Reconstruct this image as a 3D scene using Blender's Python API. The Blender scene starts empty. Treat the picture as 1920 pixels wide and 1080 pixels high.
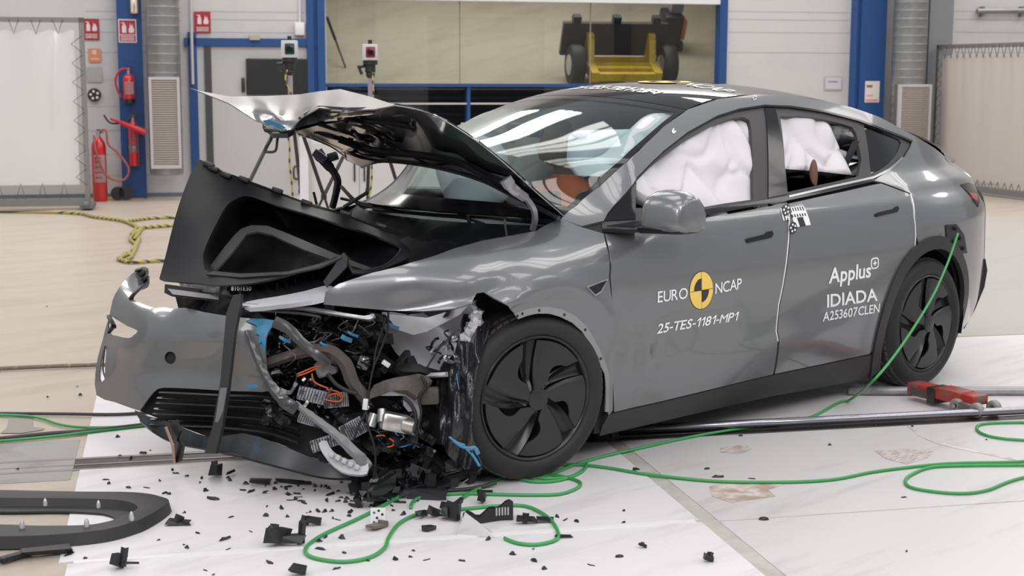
import bpy, bmesh, math, random
import numpy as np
from mathutils import Vector, Matrix
from mathutils.geometry import delaunay_2d_cdt

SC = bpy.context.scene
COL = SC.collection
R = random.Random(7)

# ---------------------------------------------------------------- camera
CAM = np.array([-4.078, -5.290, 1.675])
YAW, PIT, ROL, FPX = 0.7362, -0.1424, 0.003, 2784.4
_fw = np.array([math.sin(YAW) * math.cos(PIT), math.cos(YAW) * math.cos(PIT), math.sin(PIT)])
_r = np.array([math.cos(YAW), -math.sin(YAW), 0.0])
_u = np.cross(_r, _fw)
_rt = _r * math.cos(ROL) + _u * math.sin(ROL)
_up = -_r * math.sin(ROL) + _u * math.cos(ROL)
cd = bpy.data.cameras.new('camera')
cam = bpy.data.objects.new('camera', cd)
COL.objects.link(cam)
cam.matrix_world = Matrix(((_rt[0], _up[0], -_fw[0], CAM[0]), (_rt[1], _up[1], -_fw[1], CAM[1]),
                           (_rt[2], _up[2], -_fw[2], CAM[2]), (0, 0, 0, 1)))
cd.sensor_width = 36.0
cd.lens = 36.0 * FPX / 1920.0
cd.dof.use_dof = True
cd.dof.focus_distance = 6.6
cd.dof.aperture_fstop = 5.0
cd.clip_end = 200
SC.camera = cam

# ---------------------------------------------------------------- world and light
SC.view_settings.view_transform = 'Standard'
SC.view_settings.look = 'None'
SC.view_settings.exposure = 0.10
SC.view_settings.gamma = 1.0
SC.view_settings.use_curve_mapping = False
SC.cycles.max_bounces = 10
SC.cycles.transparent_max_bounces = 16
w = bpy.data.worlds.new('hall_light')
SC.world = w
w.use_nodes = True
w.node_tree.nodes['Background'].inputs[0].default_value = (0.93, 0.95, 1.0, 1)
w.node_tree.nodes['Background'].inputs[1].default_value = 0.44

TX = np.array([0.872, -0.4895, 0.0])      # direction of the hall's track and walls
NX = np.array([0.4895, 0.872, 0.0])       # towards the back wall


def F(s, n, z=0.0):
    p = TX * s + NX * n
    return Vector((p[0], p[1], z))


def lamp(name, s, n, z, sx, sy, power, color=(1, 0.97, 0.93), tilt=None):
    l = bpy.data.lights.new(name, 'AREA')
    l.shape = 'RECTANGLE'
    l.size = sx
    l.size_y = sy
    l.energy = power
    l.color = color
    o = bpy.data.objects.new(name, l)
    COL.objects.link(o)
    o.location = F(s, n, z)
    o.rotation_euler = tilt or (0, 0, math.atan2(TX[1], TX[0]))
    return o


for n in (-9.0, -4.5, 0.0, 4.5, 9.0, 13.5):
    for s in (-6.0, 0.5, 7.0, 13.5):
        for k in (-1, 0, 1):
            lamp('hall_lamp', s, n + k * .85, 7.5, 3.2, 0.68, 27 if n < 6 else 56)


def add_fill(name, loc, target, size, power):
    o = lamp(name, 0, 0, 0, size, size, power, (1, .98, 1.0))
    o.location = loc
    o.rotation_euler = (Vector(target) - Vector(loc)).to_track_quat('-Z', 'Y').to_euler()


# added fill lights, unseen, brightening the car's side, airbags and wreck
add_fill('fill_light', (-7.5, -7.0, 5.5), (0, 0, .6), 2.2, 200)
add_fill('fill_light', (-2.0, -9.5, 6.5), (1.2, 0, .8), 2.2, 150)

# ---------------------------------------------------------------- helpers


def ray(px, py):
    return _fw + _rt * (px - 960) / FPX - _up * (py - 540) / FPX


def U(px, py, d):
    return Vector(CAM + ray(px, py) * d)


def UA(px, py, axis, val):
    r = ray(px, py)
    i = 'xyz'.index(axis)
    return Vector(CAM + r * (val - CAM[i]) / r[i])


def G(px, py, z=0.0):
    return UA(px, py, 'z', z)


def FW(px, py, n):
    """(s, z) where the line of sight meets the hall plane at n"""
    r = ray(px, py)
    t = (n - CAM @ NX) / (r @ NX)
    p = CAM + r * t
    return float(p @ TX), float(p[2])


MATS = {}


def mat(name, col, rough=0.5, metal=0.0, coat=0.0, bump=0.0, bscale=40.0, dirt=None, dscale=3.0, dlo=0.5, dhi=0.7,
        spec=0.5, sub=0.0, aniso=None, emit=None, estr=0.0, coatr=0.03):
    if name in MATS:
        return MATS[name]
    m = bpy.data.materials.new(name)
    m.use_nodes = True
    nt = m.node_tree
    b = nt.nodes['Principled BSDF']
    c = tuple(col) + (1,)
    b.inputs['Base Color'].default_value = c
    b.inputs['Roughness'].default_value = rough
    b.inputs['Metallic'].default_value = metal
    b.inputs['Coat Weight'].default_value = coat
    b.inputs['Coat Roughness'].default_value = coatr
    b.inputs['Specular IOR Level'].default_value = spec
    if emit:
        b.inputs['Emission Color'].default_value = tuple(emit) + (1,)
        b.inputs['Emission Strength'].default_value = estr
    tc = nt.nodes.new('ShaderNodeTexCoord')
    if dirt:
        n = nt.nodes.new('ShaderNodeTexNoise')
        n.inputs['Scale'].default_value = dscale
        n.inputs['Detail'].default_value = 6
        n.inputs['Roughness'].default_value = 0.65
        mp = nt.nodes.new('ShaderNodeMapping')
        if aniso:
            mp.inputs['Scale'].default_value = aniso[0]
            mp.inputs['Rotation'].default_value = (0, 0, aniso[1])
        nt.links.new(tc.outputs['Object'], mp.inputs[0])
        nt.links.new(mp.outputs[0], n.inputs['Vector'])
        r = nt.nodes.new('ShaderNodeValToRGB')
        r.color_ramp.elements[0].position = dlo
        r.color_ramp.elements[1].position = dhi
        r.color_ramp.elements[0].color = c
        r.color_ramp.elements[1].color = tuple(dirt) + (1,)
        nt.links.new(n.outputs[0], r.inputs[0])
        nt.links.new(r.outputs[0], b.inputs['Base Color'])
    if bump:
        n2 = nt.nodes.new('ShaderNodeTexNoise')
        n2.inputs['Scale'].default_value = bscale
        n2.inputs['Detail'].default_value = 4
        nt.links.new(tc.outputs['Object'], n2.inputs['Vector'])
        bp = nt.nodes.new('ShaderNodeBump')
        bp.inputs['Strength'].default_value = bump
        bp.inputs['Distance'].default_value = 0.01
        nt.links.new(n2.outputs[0], bp.inputs['Height'])
        nt.links.new(bp.outputs[0], b.inputs['Normal'])
    MATS[name] = m
    return m


def glass_mat(name, tint, refl=0.08, rough=0.0):
    if name in MATS:
        return MATS[name]
    m = bpy.data.materials.new(name)
    m.use_nodes = True
    nt = m.node_tree
    nt.nodes.remove(nt.nodes['Principled BSDF'])
    out = nt.nodes['Material Output']
    t = nt.nodes.new('ShaderNodeBsdfTransparent')
    t.inputs[0].default_value = tuple(tint) + (1,)
    g = nt.nodes.new('ShaderNodeBsdfGlossy')
    g.inputs['Roughness'].default_value = rough
    fr = nt.nodes.new('ShaderNodeFresnel')
    ge = nt.nodes.new('ShaderNodeNewGeometry')
    io = nt.nodes.new('ShaderNodeMapRange')      # same reflectance on both faces of a thin pane
    io.inputs['To Min'].default_value = 1.5
    io.inputs['To Max'].default_value = 1 / 1.5
    nt.links.new(ge.outputs['Backfacing'], io.inputs['Value'])
    nt.links.new(io.outputs[0], fr.inputs[0])
    ad = nt.nodes.new('ShaderNodeMath')
    ad.operation = 'ADD'
    ad.inputs[1].default_value = refl
    ad.use_clamp = True
    mx = nt.nodes.new('ShaderNodeMixShader')
    nt.links.new(fr.outputs[0], ad.inputs[0])
    nt.links.new(ad.outputs[0], mx.inputs[0])
    nt.links.new(t.outputs[0], mx.inputs[1])
    nt.links.new(g.outputs[0], mx.inputs[2])
    nt.links.new(mx.outputs[0], out.inputs['Surface'])
    MATS[name] = m
    return m


def link_mesh(name, me, m, parent=None, smooth=None):
    ms = m if isinstance(m, (list, tuple)) else [m]
    for k in ms:
        me.materials.append(k)
    o = bpy.data.objects.new(name, me)
    COL.objects.link(o)
    if parent is not None:
        o.parent = parent
        # a part keeps its world place: the parent is never rotated or scaled
        o.matrix_parent_inverse = Matrix.Translation(-wloc(parent))
    return o


WL = {}


def wloc(o):
    return WL.get(o.name, Vector((0, 0, 0)))


def obj(name, bm, m, parent=None, smooth=40):
    bmesh.ops.recalc_face_normals(bm, faces=bm.faces)
    me = bpy.data.meshes.new(name)
    bm.to_mesh(me)
    bm.free()
    if smooth:
        me.polygons.foreach_set('use_smooth', [True] * len(me.polygons))
        if smooth < 180:
            me.set_sharp_from_angle(angle=math.radians(smooth))
    return link_mesh(name, me, m, parent)


def tag(o, label, cat, group=None, kind=None):
    o['label'] = label
    o['category'] = cat
    if group:
        o['group'] = group
    if kind:
        o['kind'] = kind
    return o


def struct(o):
    o['kind'] = 'structure'
    return o


def thing(name, label, cat, loc, group=None):
    o = bpy.data.objects.new(name, None)
    o.empty_display_size = 0.1
    COL.objects.link(o)
    o.location = loc
    WL[o.name] = Vector(loc)
    return tag(o, label, cat, group)


def B():
    return bmesh.new()


def hexa(bm, p):
    """8 corners: bottom 4 then top 4, same order"""
    v = [bm.verts.new(q) for q in p]
    for f in ((0, 1, 2, 3), (4, 5, 6, 7), (0, 1, 5, 4), (1, 2, 6, 5), (2, 3, 7, 6), (3, 0, 4, 7)):
        bm.faces.new([v[i] for i in f])
    return v


def bevel(bm, w_, seg=2):
    bmesh.ops.bevel(bm, geom=list(bm.edges), offset=w_, segments=seg, affect='EDGES', profile=0.5, clamp_overlap=True)


def fbox(bm, s0, s1, n0, n1, z0, z1):
    return hexa(bm, [F(s0, n0, z0), F(s1, n0, z0), F(s1, n1, z0), F(s0, n1, z0),
                     F(s0, n0, z1), F(s1, n0, z1), F(s1, n1, z1), F(s0, n1, z1)])


def fpx(bm, x0, y0, x1, y1, n, th, floor=False):
    """hall-aligned box whose front face at n fills that part of the view; th = thickness behind the face"""
    ym = (y0 + y1) / 2
    s0 = FW(x0, ym, n)[0]
    s1 = FW(x1, ym, n)[0]
    xm = (x0 + x1) / 2
    z1 = FW(xm, y0, n)[1]
    z0 = 0.0 if floor else FW(xm, y1, n)[1]
    fbox(bm, s0, s1, n, n + th, z0, z1)
    return s0, s1, z0, z1


def tube(bm, pts, rad, seg=8, cap=True, taper=None):
    pts = [Vector(p) for p in pts]
    n = len(pts)
    rings = []
    prev = None
    for i, p in enumerate(pts):
        t = (pts[min(i + 1, n - 1)] - pts[max(i - 1, 0)])
        if t.length < 1e-9:
            t = Vector((0, 0, 1))
        t.normalize()
        if prev is None:
            a = Vector((0, 0, 1)) if abs(t.z) < 0.9 else Vector((1, 0, 0))
            x = t.cross(a).normalized()
        else:
            x = prev - t * prev.dot(t)
            if x.length < 1e-6:
                x = t.orthogonal()
            x.normalize()
        prev = x
        y = t.cross(x)
        rr = rad if not isinstance(rad, (list, tuple)) else rad[i]
        rings.append([bm.verts.new(p + (x * math.cos(2 * math.pi * k / seg) + y * math.sin(2 * math.pi * k / seg)) * rr)
                      for k in range(seg)])
    for a, b in zip(rings, rings[1:]):
        for k in range(seg):
            bm.faces.new((a[k], a[(k + 1) % seg], b[(k + 1) % seg], b[k]))
    if cap:
        bm.faces.new(rings[0])
        bm.faces.new(rings[-1])


def smooth_path(pts, n=8):
    """Catmull-Rom through points"""
    pts = [Vector(p) for p in pts]
    out = []
    for i in range(len(pts) - 1):
        p0 = pts[max(i - 1, 0)]
        p1, p2 = pts[i], pts[i + 1]
        p3 = pts[min(i + 2, len(pts) - 1)]
        for k in range(n):
            t = k / n
            out.append(0.5 * ((2 * p1) + (p2 - p0) * t + (2 * p0 - 5 * p1 + 4 * p2 - p3) * t * t
                              + (3 * p1 - p0 - 3 * p2 + p3) * t ** 3))
    out.append(pts[-1])
    return out


def lathe(bm, c, ax, prof, seg=32, up=None, closed=False):
    """prof: (radius, offset along axis)"""
    ax = Vector(ax).normalized()
    x = (Vector(up) - ax * ax.dot(Vector(up))).normalized() if up else ax.orthogonal().normalized()
    y = ax.cross(x)
    c = Vector(c)
    rings = []
    for r, h in prof:
        if r < 1e-6:
            rings.append([bm.verts.new(c + ax * h)])
        else:
            rings.append([bm.verts.new(c + ax * h + (x * math.cos(2 * math.pi * k / seg) + y * math.sin(2 * math.pi * k / seg)) * r)
                          for k in range(seg)])
    prs = list(zip(rings, rings[1:]))
    if closed:
        prs.append((rings[-1], rings[0]))
    for a, b in prs:
        if len(a) == 1 and len(b) == 1:
            continue
        for k in range(seg):
            if len(a) == 1:
                bm.faces.new((a[0], b[k], b[(k + 1) % seg]))
            elif len(b) == 1:
                bm.faces.new((a[k], a[(k + 1) % seg], b[0]))
            else:
                bm.faces.new((a[k], a[(k + 1) % seg], b[(k + 1) % seg], b[k]))


def ball(bm, c, r, sx=1, sy=1, sz=1, sub=2):
    m4 = Matrix.Translation(Vector(c)) @ Matrix.Diagonal((r * sx, r * sy, r * sz, 1))
    bmesh.ops.create_icosphere(bm, subdivisions=sub, radius=1, matrix=m4)


def cyl(bm, a, b, r, seg=16, r2=None):
    a, b = Vector(a), Vector(b)
    tube(bm, [a, b], [r, r if r2 is None else r2], seg)


def text_bm(s, size, bold=0.0, ext=0.0, align='LEFT', spacing=1.0):
    """flat letters in their own xy plane as a bmesh (built-in font)"""
    cu = bpy.data.curves.new('lettering', 'FONT')
    cu.body = s
    cu.size = size
    cu.offset = bold
    cu.align_x = align
    cu.space_character = spacing
    cu.resolution_u = 3
    t = bpy.data.objects.new('lettering', cu)
    COL.objects.link(t)
    dg = bpy.context.evaluated_depsgraph_get()
    me = bpy.data.meshes.new_from_object(t.evaluated_get(dg))
    bm = bmesh.new()
    bm.from_mesh(me)
    bpy.data.objects.remove(t)
    bpy.data.meshes.remove(me)
    bpy.data.curves.remove(cu)
    return bm
# ---------------------------------------------------------------- hall: floor
M_beige = mat('beige_floor_paint', (0.47, 0.405, 0.335), 0.36, dirt=(0.30, 0.255, 0.21), dscale=3.2, dlo=0.47, dhi=0.9, bump=0.05, bscale=15,
              aniso=((0.35, 1.6, 1), math.radians(29)))
M_white = mat('white_floor_paint', (0.74, 0.715, 0.735), 0.36, dirt=(0.42, 0.38, 0.37), dscale=2.6, dlo=0.52, dhi=0.95, bump=0.06, bscale=25,
              aniso=((0.3, 2.2, 1), math.radians(29)))
M_white2 = mat('scuffed_white_floor_paint', (0.61, 0.588, 0.592), 0.36, dirt=(0.34, 0.29, 0.265), dscale=2.2, dlo=0.53, dhi=0.9, bump=0.06, bscale=25,
               aniso=((0.4, 2.6, 1), math.radians(29)))
M_conc = mat('grey_concrete', (0.30, 0.285, 0.27), 0.6, dirt=(0.20, 0.19, 0.18), dscale=3, bump=0.15, bscale=30)
M_slot = mat('dark_track_steel', (0.055, 0.045, 0.045), 0.45, metal=0.5, dirt=(0.16, 0.11, 0.09), dscale=6)
M_seam = mat('floor_seam_filler', (0.50, 0.475, 0.45), 0.6, dirt=(0.35, 0.31, 0.28), dscale=9, dlo=0.4, dhi=0.8)
M_tape = mat('white_floor_tape', (0.80, 0.79, 0.79), 0.3)
M_scuff = mat('brown_scuff', (0.40, 0.29, 0.23), 0.6, dirt=(0.62, 0.56, 0.53), dscale=9, dlo=0.42, dhi=0.6)


def slab(name, rects, z0, z1, m):
    bm = B()
    for s0, s1, n0, n1 in rects:
        fbox(bm, s0, s1, n0, n1, z0, z1)
    return struct(obj(name, bm, m, None, 0))


slab('floor', [(-40, 40, -30, 30)], -0.3, -0.004, M_beige)
# white painted plates around the sled track, with open joints between them
slab('floor.001', [(-1.39, 0.95, -1.43, -0.185), (-1.36, 0.95, -4.5, -1.455)], -0.1, 0.0, M_white)
slab('floor.002', [(1.02, 9.0, -1.46, -0.185), (1.02, 9.0, -4.5, -1.47)], -0.1, 0.0, M_white2)
slab('floor.003', [(-1.39, 0.95, 0.03, 2.2), (1.02, 5.2, 0.03, 2.0)], -0.1, 0.0, M_white)
slab('floor.004', [(5.25, 26, 0.03, 2.0), (1.2, 26, 2.03, 9.5)], -0.1, -0.001, mat('worn_pale_floor_paint', (.44, .415, .395), .4, dirt=(.33, .30, .28), dscale=1.5, dlo=.5, dhi=.9, aniso=((.4, 2.6, 1), math.radians(29))))
slab('floor.005', [(-16, -1.42, -0.33, 0.38)], -0.1, -0.002, M_conc)
slab('trim_1', [(0.95, 1.02, -4.5, -0.185), (0.95, 1.02, 0.03, 2.2)], -0.1, -0.0025, M_seam)
slab('trim_2', [(-1.42, 20, -0.185, 0.03)], -0.1, -0.0035, M_slot)
slab('trim_3', [(-16, 20, -0.185, -0.16), (-16, 20, 0.005, 0.03), (-16, 20, -0.098, -0.082)], -0.1, -0.001,
     mat('worn_rail_steel', (0.30, 0.28, 0.29), 0.35, metal=0.8))
slab('trim_4', [(-1.34, 0.93, -1.457, -1.428)], -0.05, 0.003, M_tape)

# ---------------------------------------------------------------- hall: walls
NW = float(np.array(U(250, 400, 20.5)) @ NX)
M_wall = mat('white_wall_panels', (0.55, 0.535, 0.53), 0.55, bump=0.04, bscale=3, dirt=(0.49, 0.48, 0.485), dscale=0.7)
M_groove = mat('panel_joint_shadow', (0.40, 0.39, 0.40), 0.8)
M_blue = mat('blue_painted_steel', (0.020, 0.068, 0.215), 0.5, spec=.3)
M_navy = mat('dark_blue_steel', (0.008, 0.022, 0.08), 0.4)
M_white_p = mat('white_plastic', (0.68, 0.68, 0.69), 0.4)
M_dark = mat('black_plastic', (0.012, 0.012, 0.014), 0.42)
M_red = mat('red_paint', (0.50, 0.015, 0.02), 0.3, coat=0.5)
M_cream = mat('cream_card', (0.70, 0.68, 0.60), 0.6)
M_lgrey = mat('light_grey_board', (0.46, 0.455, 0.455), 0.5)

ws0 = FW(612, 80, NW)[0]
ws1 = FW(1358, 80, NW)[0]
wz0 = FW(985, 159, NW)[1]
wz1 = FW(985, 1, NW)[1]
dz0 = FW(985, 292, NW)[1]
bm = B()
fbox(bm, -30, ws0, NW, NW + 0.3, 0, 9)
fbox(bm, ws1, 40, NW, NW + 0.3, 0, 9)
fbox(bm, ws0, ws1, NW, NW + 0.3, wz1, 9)
fbox(bm, ws0, ws1, NW, NW + 0.3, 0, dz0)
struct(obj('wall_back', bm, M_wall, None, 0))
bm = B()
for y in (21, 36, 60, 98):          # horizontal joints of the wall cladding
    for x0, x1 in ((160, 340), (376, 570), (1366, 1600), (1790, 1920)):
        s0, z = FW(x0, y, NW)
        s1, _ = FW(x1, y, NW)
        fbox(bm, s0, s1, NW - 0.002, NW, z - 0.006, z + 0.006)
for y in (150, 200, 245, 290, 330):
    s0, z = FW(160, y, NW)
    s1, _ = FW(345, y, NW)
    fbox(bm, s0, s1, NW - 0.002, NW, z - 0.005, z + 0.005)
struct(obj('trim_5', bm, M_groove, None, 0))
bm = B()
fbox(bm, -30, FW(345, 365, NW)[0], NW - 0.01, NW, -0.004, 0.05)
struct(obj('baseboard_back', bm, mat('grey_skirting', (0.16, 0.16, 0.18), 0.6), None, 0))
bm = B()
fbox(bm, FW(183, 370, NW - .3)[0], FW(272, 370, NW - .3)[0], NW - 0.42, NW, -0.004, 0.004)
struct(obj('trim_6', bm, mat('ochre_floor_line', (0.50, 0.26, 0.06), 0.5), None, 0))

# unseen opposite wall; its dark doors and columns are added for flank reflections
bm = B()
fbox(bm, -14, 20, -14.3, -14, 0, 6.5)
struct(obj('wall_front', bm, M_wall, None, 0))
for k, (s0_, s1_, h_) in enumerate(((-1.0, 4.5, 4.2), (7.5, 11.5, 3.6))):
    bm = B()
    fbox(bm, s0_, s1_, -13.98, -13.9, 0, h_)
    struct(obj('door_%d' % (k + 2), bm, mat('dark_reflection_panel', (.05, .055, .07), .5), None, 0))
bm = B()
for s0_ in (-6.5, 5.2, 14.0):
    fbox(bm, s0_, s0_ + .5, -13.98, -13.6, 0, 6.5)
struct(obj('trim_16', bm, M_blue, None, 0))

# made-up bay behind glass, standing in for a tilted mirror's floor reflection
bm = B()
D1 = 4.3
zs = wz0 - 0.5
zt = wz0 + 1.75
hexa(bm, [F(ws0 - 1.5, NW + 0.3, zs - 0.4), F(ws1 + 1.5, NW + 0.3, zs - 0.4), F(ws1 + 1.5, NW + 0.3 + D1, zt - 0.4), F(ws0 - 1.5, NW + 0.3 + D1, zt - 0.4),
          F(ws0 - 1.5, NW + 0.3, zs), F(ws1 + 1.5, NW + 0.3, zs), F(ws1 + 1.5, NW + 0.3 + D1, zt), F(ws0 - 1.5, NW + 0.3 + D1, zt)])
struct(obj('floor.006', bm, mat('reflected_floor_beige', (0.43, 0.39, 0.325), 0.30, dirt=(0.31, 0.275, 0.21), dscale=1.6, dlo=0.45, dhi=0.85,
                                aniso=((0.5, 2, 1), 0.5)), None, 0))


def ramp(s, f, h=0.0):
    """point on the sloping deck: f along its depth (metres from the window), h above it"""
    k = math.atan2(zt - zs, D1)
    return Vector(F(s, NW + 0.3 + f * math.cos(k) - h * math.sin(k), zs + f * math.sin(k) + h * math.cos(k)))


bm = B()
for a, b in ((ws0 - 1.7, ws0 - 1.5), (ws1 + 1.5, ws1 + 1.7)):
    fbox(bm, a, b, NW + 0.3, NW + 0.3 + D1, 0, 9)
fbox(bm, ws0 - 1.7, ws1 + 1.7, NW + 0.3 + D1, NW + 0.5 + D1, 0, 9)
struct(obj('wall_reflection_bay', bm, mat('reflection_bay_wall', (0.45, 0.40, 0.30), 0.6), None, 0))
lamp('reflection_bay_fill', (ws0 + ws1) / 2, NW + 1.6, wz1 + 2.0, 5.5, 0.8, 125, (1, 0.95, 0.88))  # added light, unseen, that brightens the made-up bay
# dark observation room behind the lower glass band
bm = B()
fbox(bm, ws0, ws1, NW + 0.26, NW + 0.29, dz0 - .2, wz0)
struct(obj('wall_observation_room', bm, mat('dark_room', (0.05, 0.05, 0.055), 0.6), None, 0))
bm = B()
for k, (ya, yb, nn) in enumerate(((166, 176, .2), (180, 190, .19), (208, 222, .2))):
    z = FW(780, (ya + yb) / 2, NW)[1]
    tube(bm, [F(ws0 + .1, NW + nn, z), F(ws1 - .1, NW + nn, z)], 0.035, 10)
struct(obj('trim_7', bm, mat('grey_rail_tube', (0.10, 0.10, 0.105), 0.4, metal=.4), None, 60))


def pane(name, s0, s1, z0, z1, n, m):
    bm = B()
    fbox(bm, s0, s1, n, n + 0.008, z0, z1)
    return obj(name, bm, m, None, 0)


M_wglass = glass_mat('window_glass', (0.93, 0.95, 0.93), 0.0)
win = struct(pane('mirror_pane', ws0, ws1, wz0, wz1, NW + 0.12, M_wglass))  # clear pane in place of the tilted mirror
bm = B()
for x in (865, 1111):
    s, _ = FW(x, 80, NW)
    fbox(bm, s - 0.006, s + 0.006, NW + 0.11, NW + 0.135, wz0, wz1)
struct(obj('trim_8', bm, mat('glass_joint', (0.25, 0.23, 0.17), 0.5), None, 0))
struct(pane('window_2', ws0, ws1, dz0, wz0, NW + 0.12, glass_mat('dark_window_glass', (0.55, 0.57, 0.6), 0.03)))
bm = B()
fpx(bm, 1350, -30, 1364, 159, NW - 0.05, 0.2)
fpx(bm, 600, 157, 1364, 163, NW - 0.05, 0.2)
for x in (876,):
    fpx(bm, x, 160, x + 6, 292, NW - 0.03, 0.2)
struct(obj('trim_9', bm, M_navy if False else M_blue, None, 0))
bm = B()
fpx(bm, 605, 193, 1000, 196, NW - 0.02, 0.1)
struct(obj('trim_10', bm, mat('pale_handrail', (0.5, 0.49, 0.48), 0.4), None, 0))
bm = B()
fpx(bm, 605, -30, 1366, 3, NW - 0.04, 0.1)
struct(obj('trim_11', bm, M_white_p, None, 0))
# blue door surround and the grey partition in it
bm = B()
fpx(bm, 356, 60, 372, 366, NW - 0.08, 0.08, True)
fpx(bm, 345, 72, 600, 87, NW - 0.08, 0.08)
fpx(bm, 577, -40, 590, 366, NW - 0.10, 0.10, True)
fpx(bm, 597, -40, 611, 366, NW - 0.14, 0.14, True)
fpx(bm, 588, -40, 599, 366, NW - 0.07, 0.07, True)
struct(obj('trim_12', bm, M_blue, None, 0))
d1 = bm = B()
fpx(bm, 372, 84, 600, 368, NW - 0.035, 0.03, True)
dd = struct(obj('door_1', bm, M_lgrey, None, 0))
bm = B()
fpx(bm, 386, 84, 399, 366, NW - 0.06, 0.03, True)
fpx(bm, 398, 83, 603, 88, NW - 0.06, 0.03)
obj('door_frame', bm, mat('dark_grey_profile', (0.05, 0.05, 0.052), 0.4), dd, 0)
bm = B()
fpx(bm, 453, 146, 459, 173, NW - 0.085, 0.04)
bevel(bm, 0.01)
obj('door_handle', bm, M_dark, dd)
bm = B()
s, z = FW(551, 325, NW - .06)
tube(bm, smooth_path([F(s + .05, NW - .04, z + .1), F(s, NW - .09, z + .08), F(s, NW - .09, z - .06), F(s + .05, NW - .04, z - .08)], 5), 0.012, 8)
obj('pull_handle', bm, M_dark, dd)

# wall screen
t = thing('wall_screen', 'large black flat screen on the grey partition behind the white camera', 'screen', F(FW(520, 140, NW)[0], NW - .1, 1.5))
bm = B()
fpx(bm, 462, 110, 579, 178, NW - 0.10, 0.06)
bevel(bm, 0.012)
obj('bezel', bm, M_dark, t)
bm = B()
fpx(bm, 464, 112, 577, 176, NW - 0.103, 0.004)
obj('screen_panel', bm, mat('screen_black', (0.02, 0.02, 0.021), 0.25), t, 0)


def column(name, label, boxes, m, cat='column'):
    s, _ = FW(boxes[0][0], 300, NW)
    bm = B()
    for x0, y0, x1, y1, dn, th in boxes:
        fpx(bm, x0, y0, x1, y1, NW - dn, th, True)
    return tag(obj(name, bm, m, None, 0), label, cat)


column('steel_column', 'blue steel column carrying two red fire extinguishers', [(222, -90, 268, 365, .30, .3)], M_blue)
column('steel_column', 'blue steel column at right with a white notice on its face', [(1612, -90, 1658, 420, .30, .02), (1603, -90, 1612, 420, .22, .24), (1612, -90, 1650, 420, .26, .25)], M_blue)
column('square_column', 'grey square column beside the right-hand ventilation duct', [(1738, -90, 1782, 420, .45, .4)], mat('grey_column_paint', (0.21, 0.22, 0.23), 0.5))

# ventilation ducts with a louvred outlet
M_duct = mat('galvanised_duct', (0.27, 0.275, 0.275), 0.38, metal=0.55, dirt=(0.20, 0.205, 0.21), dscale=2)
M_slat = mat('louvre_slat', (0.40, 0.345, 0.30), 0.5)
M_lframe = mat('louvre_frame', (0.48, 0.46, 0.48), 0.4)


def duct(label, x0, x1, ytop, ybot, g):
    n = NW - 0.55
    xm = (x0 + x1) / 2
    s0, _ = FW(x0, 100, n)
    s1, _ = FW(x1, 100, n)
    r = (s1 - s0) / 2
    zb = FW(xm, ybot, n)[1]
    t = thing('ventilation_duct', label, 'duct', F((s0 + s1) / 2, n, zb))
    bm = B()
    c = F((s0 + s1) / 2, n, 0)
    prof = []
    z = zb
    while z < 4.2:
        prof += [(r, z), (r, z + .105), (r * 1.012, z + .11), (r * 1.012, z + .118), (r, z + .123)]
        z += .123
    lathe(bm, c, (0, 0, 1), prof, 32)
    obj('pipe', bm, M_duct, t, 60)
    gx0, gy0, gx1, gy1 = g
    bm = B()
    nf = n - r - 0.03
    a0 = FW(gx0, gy0, nf)
    a1 = FW(gx1, gy1, nf)
    s0, s1, z1, z0 = a0[0], a1[0], a0[1], a1[1]
    fbox(bm, s0, s0 + .035, nf, nf + .07, z0, z1)
    fbox(bm, s1 - .035, s1, nf, nf + .07, z0, z1)
    fbox(bm, s0 + .035, s1 - .035, nf, nf + .07, z0, z0 + .04)
    fbox(bm, s0 + .035, s1 - .035, nf, nf + .07, z1 - .04, z1)
    obj('frame', bm, M_lframe, t, 0)
    bm = B()
    k = 38
    for i in range(k):
        z = z0 + .04 + (z1 - z0 - .08) * (i + .5) / k
        h = (z1 - z0) / k
        hexa(bm, [F(s0 + .035, nf + .004, z - h * .46), F(s1 - .035, nf + .004, z - h * .46), F(s1 - .035, nf + .008, z - h * .46), F(s0 + .035, nf + .008, z - h * .46),
                  F(s0 + .035, nf + .022, z + h * .30), F(s1 - .035, nf + .022, z + h * .30), F(s1 - .035, nf + .026, z + h * .30), F(s0 + .035, nf + .026, z + h * .30)])
    obj('louvre', bm, M_slat, t, 0)
    bm = B()
    fbox(bm, s0 + .01, s1 - .01, nf + .06, nf + .075 + 0.12, z0, z1)
    obj('outlet_box', bm, mat('duct_dark', (0.12, 0.11, 0.10), .6), t, 0)


duct('grey round ventilation duct with louvred outlet beside the left blue column', 274, 338, 0, 326, (278, 144, 341, 316))
duct('grey round ventilation duct with louvred outlet beside the right-hand grey column', 1676, 1734, 0, 330, (1688, 158, 1742, 300))

# pipes and boxes on the wall
bm = B()
s, z = FW(358, 60, NW)
tube(bm, [F(FW(357, 0, NW)[0], NW - .1, 3.2), F(FW(357, 0, NW)[0], NW - .1, FW(360, 158, NW)[1])], 0.022, 10)
tag(obj('conduit_pipe', bm, M_lframe, None), 'grey vertical conduit running down past the red sign to the partition', 'pipe')
bm = B()
fpx(bm, 553, 42, 571, 66, NW - .1, .1)
bevel(bm, .01)
j = tag(obj('junction_box', bm, M_white_p, None), 'white electrical box on the wall left of the upper mirror', 'box')
bm = B()
tube(bm, [F(FW(562, 0, NW)[0], NW - .03, 3.2), F(FW(562, 42, NW)[0], NW - .03, FW(562, 44, NW)[1])], .015, 8)
obj('conduit', bm, M_white_p, j)
bm = B()
fpx(bm, 468, 66, 487, 75, NW - .12, .1)
tag(obj('cable_box', bm, mat('tan_box', (.4, .36, .32), .6)), 'small beige box standing on the blue door lintel', 'box')
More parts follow.
